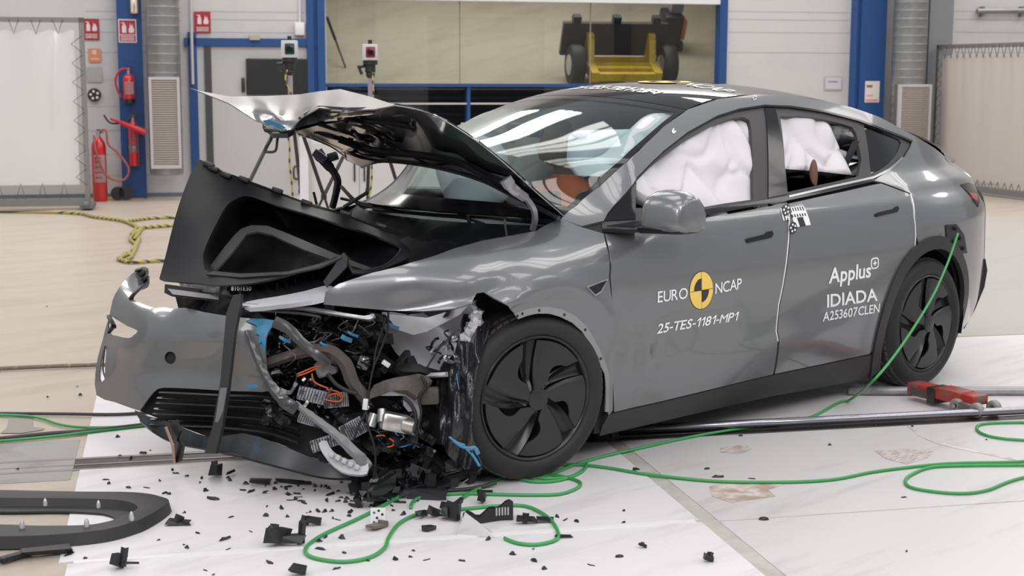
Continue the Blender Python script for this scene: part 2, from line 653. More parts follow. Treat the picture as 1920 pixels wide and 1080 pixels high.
t = thing('wall_rail', 'grey horizontal rail on brackets on the white wall at upper right', 'rail', F(FW(1870, 20, NW)[0], NW, 2))
bm = B()
a = FW(1832, 21, NW - .1)
b = FW(1960, 20, NW - .1)
tube(bm, [F(a[0], NW - .1, a[1]), F(b[0], NW - .1, b[1])], .04, 12)
obj('tube', bm, M_duct, t)
for x in (1842, 1916):
    bm = B()
    fpx(bm, x, 12, x + 5, 31, NW - .1, .1)
    obj('bracket', bm, M_duct, t, 0)
t = thing('wall_light', 'silver lamp fitting at the top of the left blue column', 'lamp', F(FW(251, 10, NW - .36)[0], NW - .33, 2.5))
bm = B()
fpx(bm, 243, -16, 259, 26, NW - .40, .09)
bevel(bm, .02)
obj('housing', bm, mat('brushed_silver', (.6, .52, .45), .25, metal=.9), t)
bm = B()
fpx(bm, 246, -10, 249, 22, NW - .408, .02)
fpx(bm, 253, -10, 256, 22, NW - .408, .02)
obj('tube', bm, mat('lamp_tube', (.8, .7, .6), .3), t)

# ---------------------------------------------------------------- signs
M_sign = mat('sign_red', (0.36, 0.012, 0.025), 0.45)
M_signw = mat('sign_white', (0.72, 0.62, 0.62), 0.5)


def sign(name, label, x0, y0, x1, y1, n, base, kind, cat='sign'):
    ym = (y0 + y1) / 2
    s0, s1 = FW(x0, ym, n)[0], FW(x1, ym, n)[0]
    xm = (x0 + x1) / 2
    z1, z0 = FW(xm, y0, n)[1], FW(xm, y1, n)[1]
    t = thing(name, label, cat, F((s0 + s1) / 2, n + .004, z0))
    bm = B()
    fbox(bm, s0, s1, n, n + .006, z0, z1)
    obj('plate', bm, base, t, 0)
    wd, ht = s1 - s0, z1 - z0

    def r(bm, a, b, c, d):
        fbox(bm, s0 + a * wd, s0 + c * wd, n - .003, n, z0 + b * ht, z0 + d * ht)
    return t, r, (s0, z0, wd, ht)


def fire_sign(label, x0, y0, x1, y1, n, border):
    t, r, (s0, z0, wd, ht) = sign('fire_sign', label, x0, y0, x1, y1, n, M_signw if border else M_sign, 0)
    if border:
        bm = B()
        r(bm, .06, .36, .94, .95)
        r(bm, .06, .05, .94, .32)
        obj('red_field', bm, M_sign, t, 0)
    bm = B()
    n2 = n - .004
    # extinguisher pictogram: body, shoulder, valve
    for a, b, c, d in ((.20, .42, .44, .72), (.24, .70, .40, .78), (.28, .78, .36, .86), (.16, .82, .32, .86)):
        fbox(bm, s0 + a * wd, s0 + c * wd, n2 - .002, n2, z0 + b * ht, z0 + d * ht)
    # flame pictogram
    pts = [(.58, .42), (.84, .42), (.88, .56), (.82, .66), (.78, .80), (.72, .68), (.66, .84), (.62, .66), (.56, .56)]
    vs = [bm.verts.new(F(s0 + a * wd, n2 - .002, z0 + b * ht)) for a, b in pts]
    bm.faces.new(vs)
    obj('pictogram', bm, M_signw, t, 0)
    bm = B()
    for k, yy in enumerate((.24, .16, .09)):
        xx = .14
        rr = random.Random(k)
        while xx < .84:
            wl = rr.uniform(.05, .14)
            fbox(bm, s0 + xx * wd, s0 + min(xx + wl, .86) * wd, n2 - .002, n2, z0 + yy * ht, z0 + (yy + .045) * ht)
            xx += wl + .03
    obj('caption', bm, M_signw, t, 0)


fire_sign('red fire extinguisher sign on the wall at the top corner of the left curtain', 156, 35, 186, 75, NW - .02, False)
fire_sign('white-bordered red fire extinguisher sign on the left blue column', 222, 36, 256, 80, NW - .31, True)
fire_sign('red fire sign high on the wall above the grey partition', 364, 22, 395, 62, NW - .02, False)
t, r, q = sign('orange_sign', 'small orange notice on the wall under the red sign by the left curtain', 166, 91, 189, 117, NW - .02,
               mat('orange_sign', (.62, .22, .12), .5), 0)
bm = B()
r(bm, .3, .55, .65, .9)
r(bm, .15, .2, .85, .3)
obj('pictogram', bm, mat('pale_orange', (.75, .45, .33), .5), t, 0)
t, r, q = sign('grey_notice', 'small grey plate on the wall under the orange notice', 163, 126, 191, 154, NW - .02, mat('grey_card', (.36, .36, .34), .5), 0)
t, r, q = sign('notice', 'white paper notice taped to the right blue column', 1622, 152, 1649, 192, NW - .31, M_signw, 0)
bm = B()
r(bm, .1, .7, .5, .82)
obj('heading', bm, mat('brown_ink', (.25, .15, .06), .6), t, 0)
bm = B()
r(bm, .05, .06, .92, .14)
r(bm, .1, .3, .55, .34)
obj('printed_line', bm, mat('red_ink', (.6, .25, .2), .6), t, 0)
t, r, q = sign('wall_plate', 'pale grey framed plate on the white wall left of the right blue column', 1546, 144, 1579, 169, NW - .02, mat('frame_grey', (.42, .41, .44), .5), 0)
bm = B()
r(bm, .06, .08, .94, .92)
obj('face', bm, mat('plate_face', (.55, .53, .57), .5), t, 0)
bm = B()
r(bm, .2, .58, .75, .68)
obj('printed_line', bm, mat('grey_ink', (.3, .3, .33), .6), t, 0)
# round target disc
a = FW(177, 178, NW - .03)
t = thing('target_disc', 'black disc with white dots mounted beside the left curtain edge', 'target', F(a[0], NW - .03, a[1]))
rr = FW(190, 178, NW)[0] - a[0]
bm = B()
lathe(bm, F(a[0], NW - .03, a[1]), -NX, [(0, 0), (rr, 0), (rr, .02), (0, .02)], 28)
obj('disc', bm, M_dark, t, 30)
for k in range(5):
    bm = B()
    an = .5 + k * 2 * math.pi / 5
    lathe(bm, F(a[0] + math.cos(an) * rr * .55, NW - .052, a[1] + math.sin(an) * rr * .55), -NX, [(0, 0), (rr * .2, 0), (rr * .2, .004), (0, .004)], 16)
    obj('dot', bm, M_white_p, t, 30)

# ---------------------------------------------------------------- fire extinguishers
M_label = mat('extinguisher_label', (.66, .55, .55), .45)
M_steel = mat('bare_steel', (.55, .55, .56), .3, metal=.9)
M_hose = mat('red_hose', (.45, .02, .03), .4)


def extinguisher(label, x0, x1, ytop, ybot, n, style):
    a, b = FW(x0, 200, n)[0], FW(x1, 200, n)[0]
    s = (a + b) / 2
    r = (b - a) / 2
    xm = (x0 + x1) / 2
    zb, zt_ = FW(xm, ybot, n)[1], FW(xm, ytop, n)[1]
    if style == 2:
        zb = -0.002
    t = thing('fire_extinguisher', label, 'fire extinguisher', F(s, n, zb), 'fire extinguishers by the blue column')
    h = zt_ - zb
    bm = B()
    lathe(bm, F(s, n, zb), (0, 0, 1), [(0, 0), (r * .9, 0), (r, .02), (r, h * .82), (r * .9, h * .9), (r * .5, h * .97), (r * .3, h), (0, h)], 24)
    obj('cylinder', bm, M_red, t, 50)
    bm = B()
    lathe(bm, F(s, n, zb + h), (0, 0, 1), [(0, 0), (r * .28, 0), (r * .28, .05), (r * .4, .055), (r * .4, .075), (0, .08)], 14)
    obj('valve', bm, M_steel, t, 40)
    bm = B()
    fbox(bm, s - .015, s + .09, n - .02, n + .0, zb + h + .08, zb + h + .095)
    fbox(bm, s - .015, s + .07, n - .02, n + .0, zb + h + .045, zb + h + .056)
    obj('handle', bm, M_dark, t, 0)
    # wrapped label
    bm = B()
    seg = 12
    lo, hi = zb + h * .3, zb + h * .72
    pv = None
    for k in range(seg + 1):
        an = -2.3 + 1.7 * k / seg
        p = F(s + math.cos(an) * r * 1.012, n + math.sin(an) * r * 1.012)
        v = (bm.verts.new((p.x, p.y, lo)), bm.verts.new((p.x, p.y, hi)))
        if pv:
            bm.faces.new((pv[0], v[0], v[1], pv[1]))
        pv = v
    bmesh.ops.solidify(bm, geom=list(bm.faces), thickness=.002)
    obj('label_sheet', bm, M_label if style != 1 else mat('dull_label', (.5, .2, .2), .5), t, 60)
    bm = B()
    for zz in (.36, .44, .52, .60, .66):
        fbox(bm, s - r * .55, s + r * .35, n - r * 1.03, n - r * .86, zb + h * zz, zb + h * (zz + .025))
    obj('printed_line', bm, M_red, t, 0)
    if style == 0:
        bm = B()
        lathe(bm, F(s, n, zb - .005), (0, 0, 1), [(0, 0), (r * 1.06, 0), (r * 1.06, .06), (r, .06)], 24)
        obj('base_ring', bm, M_dark, t)
        bm = B()
        tube(bm, smooth_path([F(s, n - .02, zb + h + .06), F(s - .1, n - .05, zb + h + .05), F(s - .17, n - .04, zb + h * .8), F(s - .15, n - .02, zb + h * .45), F(s - .10, n, zb + h * .2)], 6), .013, 8)
        obj('hose', bm, M_hose, t)
    if style == 1:
        p0 = F(*[FW(207, 222, n - .15)[0], n - .15, FW(207, 222, n - .15)[1]])
        q = FW(274, 249, n - .2)
        p1 = F(q[0], n - .2, q[1])
        bm = B()
        d = p1 - p0
        tube(bm, [p0, p0 + d * .25, p0 + d * .3, p1], [.018, .02, .03, .048], 14)
        obj('discharge_horn', bm, M_red, t)
        bm = B()
        q = FW(195, 216, n - .13)
        tube(bm, smooth_path([F(s, n - .02, zb + h + .07), F(s - .12, n - .08, zb + h - .02), p0 + Vector((0, 0, -.06)), F(q[0], n - .13, q[1])], 6), .012, 8)
        obj('hose', bm, M_dark, t)
        bm = B()
        lathe(bm, F(s, n, zb + h * .32), (0, 0, 1), [(r * 1.01, 0), (r * 1.03, .01), (r * 1.03, .08), (r * 1.01, .09)], 24)
        obj('bracket', bm, mat('bracket_grey', (.25, .25, .27), .4, metal=.6), t)
    if style == 2:
        bm = B()
        tube(bm, smooth_path([F(s, n, zb + h + .06), F(s + .1, n - .05, zb + h + .08), F(s + .13, n - .08, zb + h - .1), F(s + .25, n - .1, zb + h * .75), F(s + .38, n - .1, zb + h * .5), F(s + .3, n - .1, zb + h * .33), F(s + .1, n - .15, zb + h * .4), F(s - .02, n - .16, zb + h * .75), F(s - .05, n - .1, zb + h * 1.02)], 8), .016, 8)
        obj('hose', bm, mat('dull_red_hose', (.33, .09, .07), .5), t)
        for sg in (1,):
            bm = B()
            lathe(bm, F(s + .33, n + .06, .1), NX, [(0, 0), (.10, 0), (.10, .06), (0, .06)], 20)
            lathe(bm, F(s + .22, n + .06, .09), NX, [(0, 0), (.09, 0), (.09, .06), (0, .06)], 20)
            obj('wheel', bm, M_dark, t)


extinguisher('red fire extinguisher with black base ring hung high on the blue column', 232, 254, 138, 193, NW - .42, 0)
extinguisher('red fire extinguisher with large horn slung across it, lower on the blue column', 239, 258, 226, 311, NW - .42, 1)
extinguisher('big wheeled red fire extinguisher on the floor behind the left curtain edge', 168, 196, 256, 362, NW - .62, 2)

# ---------------------------------------------------------------- curtain screens
M_sheet = mat('white_pvc_sheet', (0.70, 0.68, 0.685), 0.3, coat=0.25)
M_sheet2 = mat('beige_pvc_sheet', (0.50, 0.455, 0.425), 0.5)
M_fr = mat('galvanised_frame', (0.24, 0.235, 0.23), 0.45, metal=.5)
M_cord = mat('dark_cord', (0.12, 0.115, 0.11), 0.7)
M_bar = mat('dark_bar', (.13, .13, .14), .5)


def curtain(label, P, Q, zt_, zb, m, mf, wr, amp, right_side, left_side, tiespan, seed):
    """P,Q ground points of the frame; sheet hung by cords inside the frame"""
    P, Q = Vector(P), Vector(Q)
    L = (Q - P).length
    e = (Q - P) / L
    nn = Vector((e.y, -e.x, 0))
    if nn.dot(Vector(CAM) - P) < 0:
        nn = -nn
    t = thing('curtain_screen', label, 'curtain', (P + Q) / 2)
    Z = Vector((0, 0, 1))

    def W3(a, z, o=0.0):
        return P + e * a + Z * z + nn * o

    def bx(bm, a0, a1, z0, z1, o0=-.03, o1=.03):
        hexa(bm, [W3(a0, z0, o0), W3(a1, z0, o0), W3(a1, z0, o1), W3(a0, z0, o1), W3(a0, z1, o0), W3(a1, z1, o0), W3(a1, z1, o1), W3(a0, z1, o1)])
    bm = B()
    bx(bm, 0, L, zt_ - .06, zt_)
    obj('top_rail', bm, mf, t, 0)
    bm = B()
    bx(bm, 0, L, .02, .11, -.06, .06)
    obj('bottom_rail', bm, mf, t, 0)
    ins0, ins1 = (.12 if left_side else 0), (.12 if right_side else 0)
    for yes, a in ((left_side, 0), (right_side, L - .06)):
        if yes:
            bm = B()
            bx(bm, a, a + .06, 0, zt_)
            obj('post', bm, mf, t, 0)
            bm = B()
            bx(bm, a - .05, a + .11, 0, .05, -.25, .25)
            lathe(bm, W3(a + .03, .045, .22), e, [(0, -.03), (.045, -.03), (.045, .03), (0, .03)], 14)
            obj('foot', bm, M_bar, t, 30)
    bm = B()
    nu, nv = 90, 60
    rr = random.Random(seed)
    ph = [rr.uniform(0, 6.28) for _ in range(8)]
    vs = []
    z0, z1 = zb, zt_ - .17
    for j in range(nv + 1):
        v = j / nv
        row = []
        for i in range(nu + 1):
            u = i / nu
            a = ins0 + u * (L - ins0 - ins1)
            o = amp * (math.sin(a * wr + ph[0]) * (.3 + .7 * v * v) + .6 * math.sin(a * wr * 2.3 + ph[1] + v * 1.5) * v ** 3 + .8 * math.sin(a * 1.3 + v * 2.2 + ph[2]))
            o += amp * 1.3 * math.exp(-((a - L * .78 - .1 * v) / .05) ** 2) * (v > .3) * math.sin((v - .3) * 4.4)
            zz = z0 + v * (z1 - z0) + (.018 * math.cos(a * 2 * math.pi / tiespan) if v > .97 else 0)
            row.append(bm.verts.new(W3(a, zz, o)))
        vs.append(row)
    for j in range(nv):
        for i in range(nu):
            bm.faces.new((vs[j][i], vs[j][i + 1], vs[j + 1][i + 1], vs[j + 1][i]))
    sh = obj('sheet', bm, m, t, 180)
    bm = B()
    a = ins0 + .1
    while a < L - ins1:
        for zz, z2 in ((zt_ - .03, z1 - .03), (.08, z0 + .03)):
            tube(bm, [W3(a - .06, zz, .034), W3(a, z2, .03), W3(a + .06, zz, .034)], .006, 5)
        a += tiespan
    for yes, a0, a1 in ((left_side, .03, .16), (right_side, L - .03, L - .16)):
        if yes:
            z = z0 + .1
            while z < z1:
                tube(bm, [W3(a0, z - .1, .034), W3(a1, z, .03), W3(a0, z + .1, .034)], .005, 5)
                z += tiespan * .9
    obj('lacing_cord', bm, M_cord, t, 60)
    return t


cp = G(-140, 392, 0.02)
cq = G(170, 388, 0.02)
dist = (cq - Vector(CAM)).dot(Vector(_fw))
ztop = U(155, 38, dist).z
curtain('tall white plastic curtain laced into a grey frame at the left wall', cp, cq, ztop, .28, M_sheet, M_fr, 5.0, .018, True, False, .26, 3)
cp = G(1748, 352, 0.0)
cq = G(1990, 383, 0.0)
dist = (cp - Vector(CAM)).dot(Vector(_fw))
ztop = U(1754, 85, dist).z
curtain('wide beige curtain laced into a frame at the right behind the car tail', cp, cq, ztop, .17, M_sheet2, M_fr, 12, .006, False, True, .16, 5)

# ---------------------------------------------------------------- mirrored yellow trolley in the made-up bay
M_yel = mat('yellow_paint', (0.56, 0.38, 0.02), 0.4, dirt=(.40, .26, .02), dscale=6)
M_tyre = mat('tyre_rubber', (0.016, 0.0155, 0.016), 0.62, bump=.05, bscale=60)
nb = NW + 0.3


def bay(px, py, h=0.0):
    """(s, f) on the sloping deck (raised h) in line with that spot of the view"""
    k = math.atan2(zt - zs, D1)
    o = np.array(ramp(0, 0, h))
    nrm = -math.sin(k) * NX + np.array([0, 0, math.cos(k)])
    rr = ray(px, py)
    t_ = ((o - CAM) @ nrm) / (rr @ nrm)
    p = CAM + rr * t_
    fd = math.cos(k) * NX + np.array([0, 0, math.sin(k)])
    return float((p - o) @ TX), float((p - o) @ fd)


ta = bay(1108, 152, 0.22)
tb = bay(1240, 152, 0.22)
ts0, ts1 = ta[0], tb[0]
tf = max(ta[1], 0.15)
tr = thing('crash_trolley', 'yellow steel trolley on rubber wheels in the upper mirror reflection', 'trolley', ramp((ts0 + ts1) / 2, tf + .6))


def rbox(bm, s0, s1, f0, f1, h0, h1):
    hexa(bm, [ramp(s0, f0, h0), ramp(s1, f0, h0), ramp(s1, f1, h0), ramp(s0, f1, h0), ramp(s0, f0, h1), ramp(s1, f0, h1), ramp(s1, f1, h1), ramp(s0, f1, h1)])


TL = .64
bm = B()
rbox(bm, ts0, ts0 + .12, tf, tf + TL, .2, .36)
rbox(bm, ts1 - .12, ts1, tf, tf + TL, .2, .36)
obj('side_rail', bm, M_yel, tr, 0)
for f, wd in ((.0, .07), (.19, .09), (.31, .09), (.53, .05)):
    bm = B()
    rbox(bm, ts0 + .12, ts1 - .12, tf + f, tf + f + wd, .22, .34)
    obj('cross_beam', bm, M_yel, tr, 0)
for s in (ts0 + .02, ts1 - .12):
    bm = B()
    rbox(bm, s, s + .1, tf + TL - .1, tf + TL, .36, .72)
    hexa(bm, [ramp(s, tf + TL - .3, .36), ramp(s + .1, tf + TL - .3, .36), ramp(s + .1, tf + TL - .1, .36), ramp(s, tf + TL - .1, .36),
              ramp(s, tf + TL - .13, .66), ramp(s + .1, tf + TL - .13, .66), ramp(s + .1, tf + TL - .1, .66), ramp(s, tf + TL - .1, .66)])
    obj('upright', bm, M_yel, tr, 0)
bm = B()
rbox(bm, ts0 - .35, ts1 + .2, tf + TL + .02, tf + TL + .1, .32, .86)
obj('front_plate', bm, mat('dark_plate', (.035, .03, .028), .5), tr, 0)
for f in (.12, .5, .88):
    bm = B()
    s = ts0 - .35 + (ts1 - ts0 + .55) * f
    rbox(bm, s - .06, s + .06, tf + TL + .0, tf + TL + .12, .86, .97)
    obj('plate_lug', bm, M_dark, tr, 0)
for s in (ts0 - .27, ts1 + .08):
    bm = B()
    lathe(bm, ramp(s, tf + .36, .31), TX, [(0, .0), (.17, .0), (.2, .01), (.28, .0), (.31, .03), (.31, .17), (.28, .2), (.2, .19), (.17, .2), (0, .2)], 28)
    obj('wheel', bm, M_tyre, tr, 50)
    bm = B()
    lathe(bm, ramp(s, tf + .36, .31), TX, [(0, -.01), (.16, -.01), (.16, .02), (0, .02)], 24)
    obj('hub', bm, M_steel, tr, 40)
# cleaning machine
p = bay(1262, 98)
t = thing('floor_scrubber', 'black and orange upright floor machine standing beyond the yellow trolley', 'machine', ramp(*p))
s, f = p
bm = B()
rbox(bm, s - .22, s + .10, f, f + .4, .08, .62)
bevel(bm, .04)
obj('body', bm, M_dark, t)
bm = B()
rbox(bm, s + .08, s + .17, f + .02, f + .3, .2, .55)
bevel(bm, .03)
obj('side_tank', bm, mat('orange_plastic', (.5, .17, .02), .4), t)
bm = B()
rbox(bm, s - .13, s + .10, f + .1, f + .3, .62, .85)
bevel(bm, .05)
obj('head', bm, mat('grey_tank', (.2, .2, .22), .4), t)
bm = B()
tube(bm, smooth_path([ramp(s - .1, f + .2, .82), ramp(s - .08, f + .1, 1.0), ramp(s + .08, f + .05, 1.05), ramp(s + .14, f + .1, .98), ramp(s + .12, f + .2, .8)], 5), .025, 8)
obj('handle', bm, M_dark, t)
for ds in (-.16, .08):
    bm = B()
    lathe(bm, ramp(s + ds, f + .05, .09), TX, [(0, 0), (.09, 0), (.09, .06), (0, .06)], 16)
    obj('wheel', bm, M_tyre, t)
# mirrored tripod leg, built into the bay
a = bay(614, 30)
b = bay(648, 128)
bm = B()
pa = ramp(b[0], b[1], 0.01)
q = U(613, 32, (Vector(pa) - Vector(CAM)).dot(Vector(_fw)) + .1)
tube(bm, [pa, pa.lerp(q, .55), pa.lerp(q, .55), q], [.012, .014, .022, .022], 8)
tag(obj('support_pole', bm, M_dark), 'thin black pole leaning at the left end of the upper mirror reflection', 'pole')

# ---------------------------------------------------------------- cameras on tripods
M_box = mat('camera_white', (0.62, 0.62, 0.63), 0.4)
M_tri = mat('tripod_black', (0.02, 0.02, 0.02), 0.4)
M_ybk = None


def striped(name, c1, c2, scale):
    m = mat(name, c1, .6)
    nt = m.node_tree
    b = nt.nodes['Principled BSDF']
    tc = nt.nodes.new('ShaderNodeTexCoord')
    wv = nt.nodes.new('ShaderNodeTexWave')
    wv.wave_type = 'BANDS'
    wv.bands_direction = 'DIAGONAL'
    wv.inputs['Scale'].default_value = scale
    nt.links.new(tc.outputs['Object'], wv.inputs['Vector'])
    r = nt.nodes.new('ShaderNodeValToRGB')
    r.color_ramp.interpolation = 'CONSTANT'
    r.color_ramp.elements[0].color = tuple(c1) + (1,)
    r.color_ramp.elements[1].color = tuple(c2) + (1,)
    r.color_ramp.elements[1].position = .72
    nt.links.new(wv.outputs[0], r.inputs[0])
    nt.links.new(r.outputs[0], b.inputs['Base Color'])
    return m


M_yb = striped('yellow_black_rope', (0.42, 0.37, 0.08), (0.06, 0.06, 0.05), 7)


def cam_tripod(label, cx, cy, w_, h_, d, ringcol, legs, seed):
    S_ = d / FPX
    c = U(cx, cy, d)
    gz = Vector((c.x, c.y, 0))
    t = thing('camera_tripod', label, 'camera', gz, 'video cameras on tripods')
    rt, up, fw = Vector(_rt), Vector((0, 0, 1)), Vector((_fw[0], _fw[1], 0)).normalized()
    W2, H2 = w_ * S_ / 2, h_ * S_ / 2
    bm = B()
    hexa(bm, [c + rt * a * W2 + fw * b * W2 - up * H2 for a, b in ((-1, -1), (1, -1), (1, 1), (-1, 1))] +
         [c + rt * a * W2 * .94 + fw * b * W2 + up * H2 for a, b in ((-1, -1), (1, -1), (1, 1), (-1, 1))])
    bevel(bm, .006)
    obj('camera_box', bm, M_box, t)
    lc = c - fw * W2 + rt * W2 * .15
    bm = B()
    hexa(bm, [lc + rt * a * W2 * .62 - fw * b + up * e * W2 * .7 for e in (-1, 1) for a, b in ((-1, .01), (1, .01), (1, -.004), (-1, -.004))])
    bevel(bm, .008)
    obj('lens_window', bm, mat('lens_ring_' + ringcol, {'green': (.01, .05, .045), 'red': (.3, .01, .02)}[ringcol], .3), t)
    bm = B()
    lathe(bm, lc - fw * .008, -fw, [(0, 0), (W2 * .42, 0), (W2 * .42, .02), (W2 * .3, .022), (0, .015)], 20)
    obj('lens', bm, mat('lens_black', (.01, .01, .014), .08), t, 40)
    bm = B()
    cyl(bm, c + up * H2, c + up * (H2 + 8 * S_), 4 * S_, 10)
    obj('top_knob', bm, M_tri, t)
    b0 = c - up * H2
    bm = B()
    cyl(bm, b0, b0 - up * 8 * S_, 14 * S_, 14)
    cyl(bm, b0 - up * 8 * S_, b0 - up * 22 * S_, 10 * S_, 12)
    ball(bm, b0 - up * 26 * S_, 9 * S_)
    tube(bm, [b0 - up * 10 * S_, b0 - up * 12 * S_ - rt * 24 * S_], 3 * S_, 8)
    tube(bm, [b0 - up * 10 * S_ - rt * 22 * S_, b0 - up * 26 * S_ - rt * 16 * S_], 3 * S_, 8)
    obj('pan_head', bm, M_tri, t)
    bm = B()
    cyl(bm, b0 - up * 26 * S_, b0 - up * 95 * S_, 5 * S_, 10)
    obj('center_column', bm, mat('mauve_post', (.35, .3, .4), .4), t)
    hub = b0 - up * 75 * S_
    bm = B()
    cyl(bm, hub + up * .02, hub - up * .06, 11 * S_, 12)
    obj('hub', bm, M_tri, t)
    for lx, ly, dd_ in legs:
        e = U(lx, ly, d + dd_)
        e = hub + (e - hub) * (hub.z / max(hub.z - e.z, .05))
        bm = B()
        m1 = hub.lerp(e, .55)
        tube(bm, [hub, m1], .016, 8)
        tube(bm, [hub.lerp(e, .52), e], .011, 8)
        ball(bm, e + Vector((0, 0, .012)), .018)
        cyl(bm, m1 - up * .02, m1 + up * .02, .022, 10)
        obj('leg', bm, M_tri, t)
    # cable down the tripod
    bm = B()
    rr = random.Random(seed)
    pts = [b0 - up * 5 * S_ + rt * 4 * S_]
    for k in range(1, 9):
        pts.append(b0 - up * (5 + 32 * k) * S_ + rt * (rr.uniform(-9, 6)) * S_ - fw * .05)
    pts = [p for p in pts if p.z > .02]
    tube(bm, smooth_path(pts, 5), .008, 6)
    obj('cable', bm, M_yb, t)


cam_tripod('white boxed camera with green lens on a tripod before the black wall screen', 543, 92, 29, 32, 12.0, 'green',
           ((470, 336, -.4), (598, 340, .3), (561, 330, .8)), 1)
cam_tripod('white boxed camera with red lens on a tripod below the upper mirror', 694, 98, 28, 30, 12.6, 'red',
           ((605, 372, -.1), (740, 330, .4), (690, 340, .5)), 2)
# aluminium post and its crossed sticks
p = U(569, 255, 12.6)
bm = B()
g0 = Vector((p.x, p.y, 0))
e1, e2 = Vector(_rt) * .033, Vector((_fw[0], _fw[1], 0)).normalized() * .033
hexa(bm, [g0 + e1 * a + e2 * b for a, b in ((-1, -1), (1, -1), (1, 1), (-1, 1))] + [Vector((0, 0, p.z)) + g0 + e1 * a + e2 * b for a, b in ((-1, -1), (1, -1), (1, 1), (-1, 1))])
t = tag(obj('aluminium_post', bm, mat('aluminium', (.86, .85, .88), .4), None, 0), 'white aluminium profile post standing behind the raised black trunk liner', 'post')
bm = B()
hexa(bm, [g0 + Vector((0, 0, p.z)) + e1 * a * 1.1 + e2 * b * 1.1 for a, b in ((-1, -1), (1, -1), (1, 1), (-1, 1))] + [Vector((0, 0, p.z + .02)) + g0 + e1 * a * 1.1 + e2 * b * 1.1 for a, b in ((-1, -1), (1, -1), (1, 1), (-1, 1))])
obj('end_cap', bm, M_dark, t, 0)

t = thing('low_cabinet', 'low white cabinet behind the tripods and the raised bonnet', 'cabinet', G(650, 440))
bm = B()
cs0, cs1 = FW(585, 300, NW - 4.2)[0], FW(760, 300, NW - 4.2)[0]
cz1 = FW(650, 262, NW - 4.2)[1]
fbox(bm, cs0, cs1, NW - 4.2, NW - 3.6, 0, cz1)
bevel(bm, .01)
obj('carcass', bm, mat('cabinet_white', (.58, .57, .57), .45), t)
cm_ = (cs0 + cs1) / 2
for a0_, a1_ in ((cs0 + .02, cm_ - .006), (cm_ + .006, cs1 - .02)):
    bm = B()
    fbox(bm, a0_, a1_, NW - 4.218, NW - 4.2, .08, cz1 - .04)
    dr = obj('door', bm, mat('cabinet_white', (.58, .57, .57), .45), t, 0)
    bm = B()
    xx = a1_ - .05 if a0_ < cm_ - .3 else a0_ + .05
    fbox(bm, xx - .008, xx + .008, NW - 4.24, NW - 4.218, cz1 * .5, cz1 * .72)
    obj('handle', bm, M_dark, dr, 0)
# ---------------------------------------------------------------- car: surfaces
def pchip(xs, ys):
    xs, ys = list(xs), list(ys)
    n = len(xs)
    d = [(ys[i + 1] - ys[i]) / (xs[i + 1] - xs[i]) for i in range(n - 1)]
    m = [d[0]] + [0.0 if d[i - 1] * d[i] <= 0 else 2 * d[i - 1] * d[i] / (d[i - 1] + d[i]) for i in range(1, n - 1)] + [d[-1]]

    def f(x):
        if x <= xs[0]:
            return ys[0] + m[0] * (x - xs[0])
        if x >= xs[-1]:
            return ys[-1] + m[-1] * (x - xs[-1])
        i = 0
        while x > xs[i + 1]:
            i += 1
        h = xs[i + 1] - xs[i]
        t = (x - xs[i]) / h
        return ((1 + 2 * t) * (1 - t) ** 2 * ys[i] + t * (1 - t) ** 2 * h * m[i]
                + t * t * (3 - 2 * t) * ys[i + 1] + t * t * (t - 1) * h * m[i + 1])
    return f


_prof = pchip((0.05, .12, .2, .3, .45, .6, .75, .88, .97, 1.03, 1.08, 1.2, 1.35, 1.5, 1.58, 1.7),
              (.80, .855, .885, .915, .945, .957, .955, .943, .926, .905, .872, .812, .735, .645, .58, .44))


def sstep(a, b, x):
    t = min(max((x - a) / (b - a), 0), 1)
    return t * t * (3 - 2 * t)


def S(x, z):
    y = _prof(z)
    if x < 0:
        y -= .28 * (min(-x, 1.2) / .95) ** 2.2
    if x < 1.0:
        y -= .065 * ((1.0 - x) / .7) ** 1.5 * sstep(.95, 1.06, z)
    if x < .75:
        y -= sstep(.75, .15, x) * 5.0 * max(0, z - .86) ** 2
    if x > 2.7:
        y -= .20 * ((x - 2.7) / 1.05) ** 2.6
        # shoulder over the rear wheel
        y -= .03 * sstep(2.7, 3.1, x) * sstep(.98, 1.06, z) - .012 * sstep(2.5, 2.9, x) * math.exp(-((z - .93) / .1) ** 2)
    if x > 2.0 and z > 1.08:
        y -= .06 * ((x - 2.0) / 1.2) ** 1.5 * sstep(1.08, 1.2, z)
    # door scallop
    y -= .012 * math.exp(-((z - .50) / .12) ** 2) * sstep(.45, .9, x) * sstep(2.5, 2.0, x)
    return y


def Sn(x, z, e=.008):
    dx = (S(x + e, z) - S(x - e, z)) / (2 * e)
    dz = (S(x, z + e) - S(x, z - e)) / (2 * e)
    v = Vector((dx, 1.0, dz))   # normal of  -y - S = 0 on the left: (-dx,-1,-dz)
    return Vector((-dx, -1.0, -dz)).normalized()


def SL(px, py, off=0.0):
    """(x, z) where the line of sight meets the left body side"""
    y = -.9
    p = None
    for _ in range(40):
        p = UA(px, py, 'y', y)
        y = .5 * y + .5 * -(S(p.x, min(max(p.z, 0), 1.68)) + off)
    return p.x, p.z


def loop(pts, off=0.0):
    return [SL(a, b, off) for a, b in pts]


def dens(poly, step, closed=True):
    out = []
    n = len(poly)
    for i in range(n if closed else n - 1):
        a, b = poly[i], poly[(i + 1) % n]
        d = math.hypot(b[0] - a[0], b[1] - a[1])
        k = max(1, int(d / step))
        for j in range(k):
            out.append((a[0] + (b[0] - a[0]) * j / k, a[1] + (b[1] - a[1]) * j / k))
    if not closed:
        out.append(poly[-1])
    return out


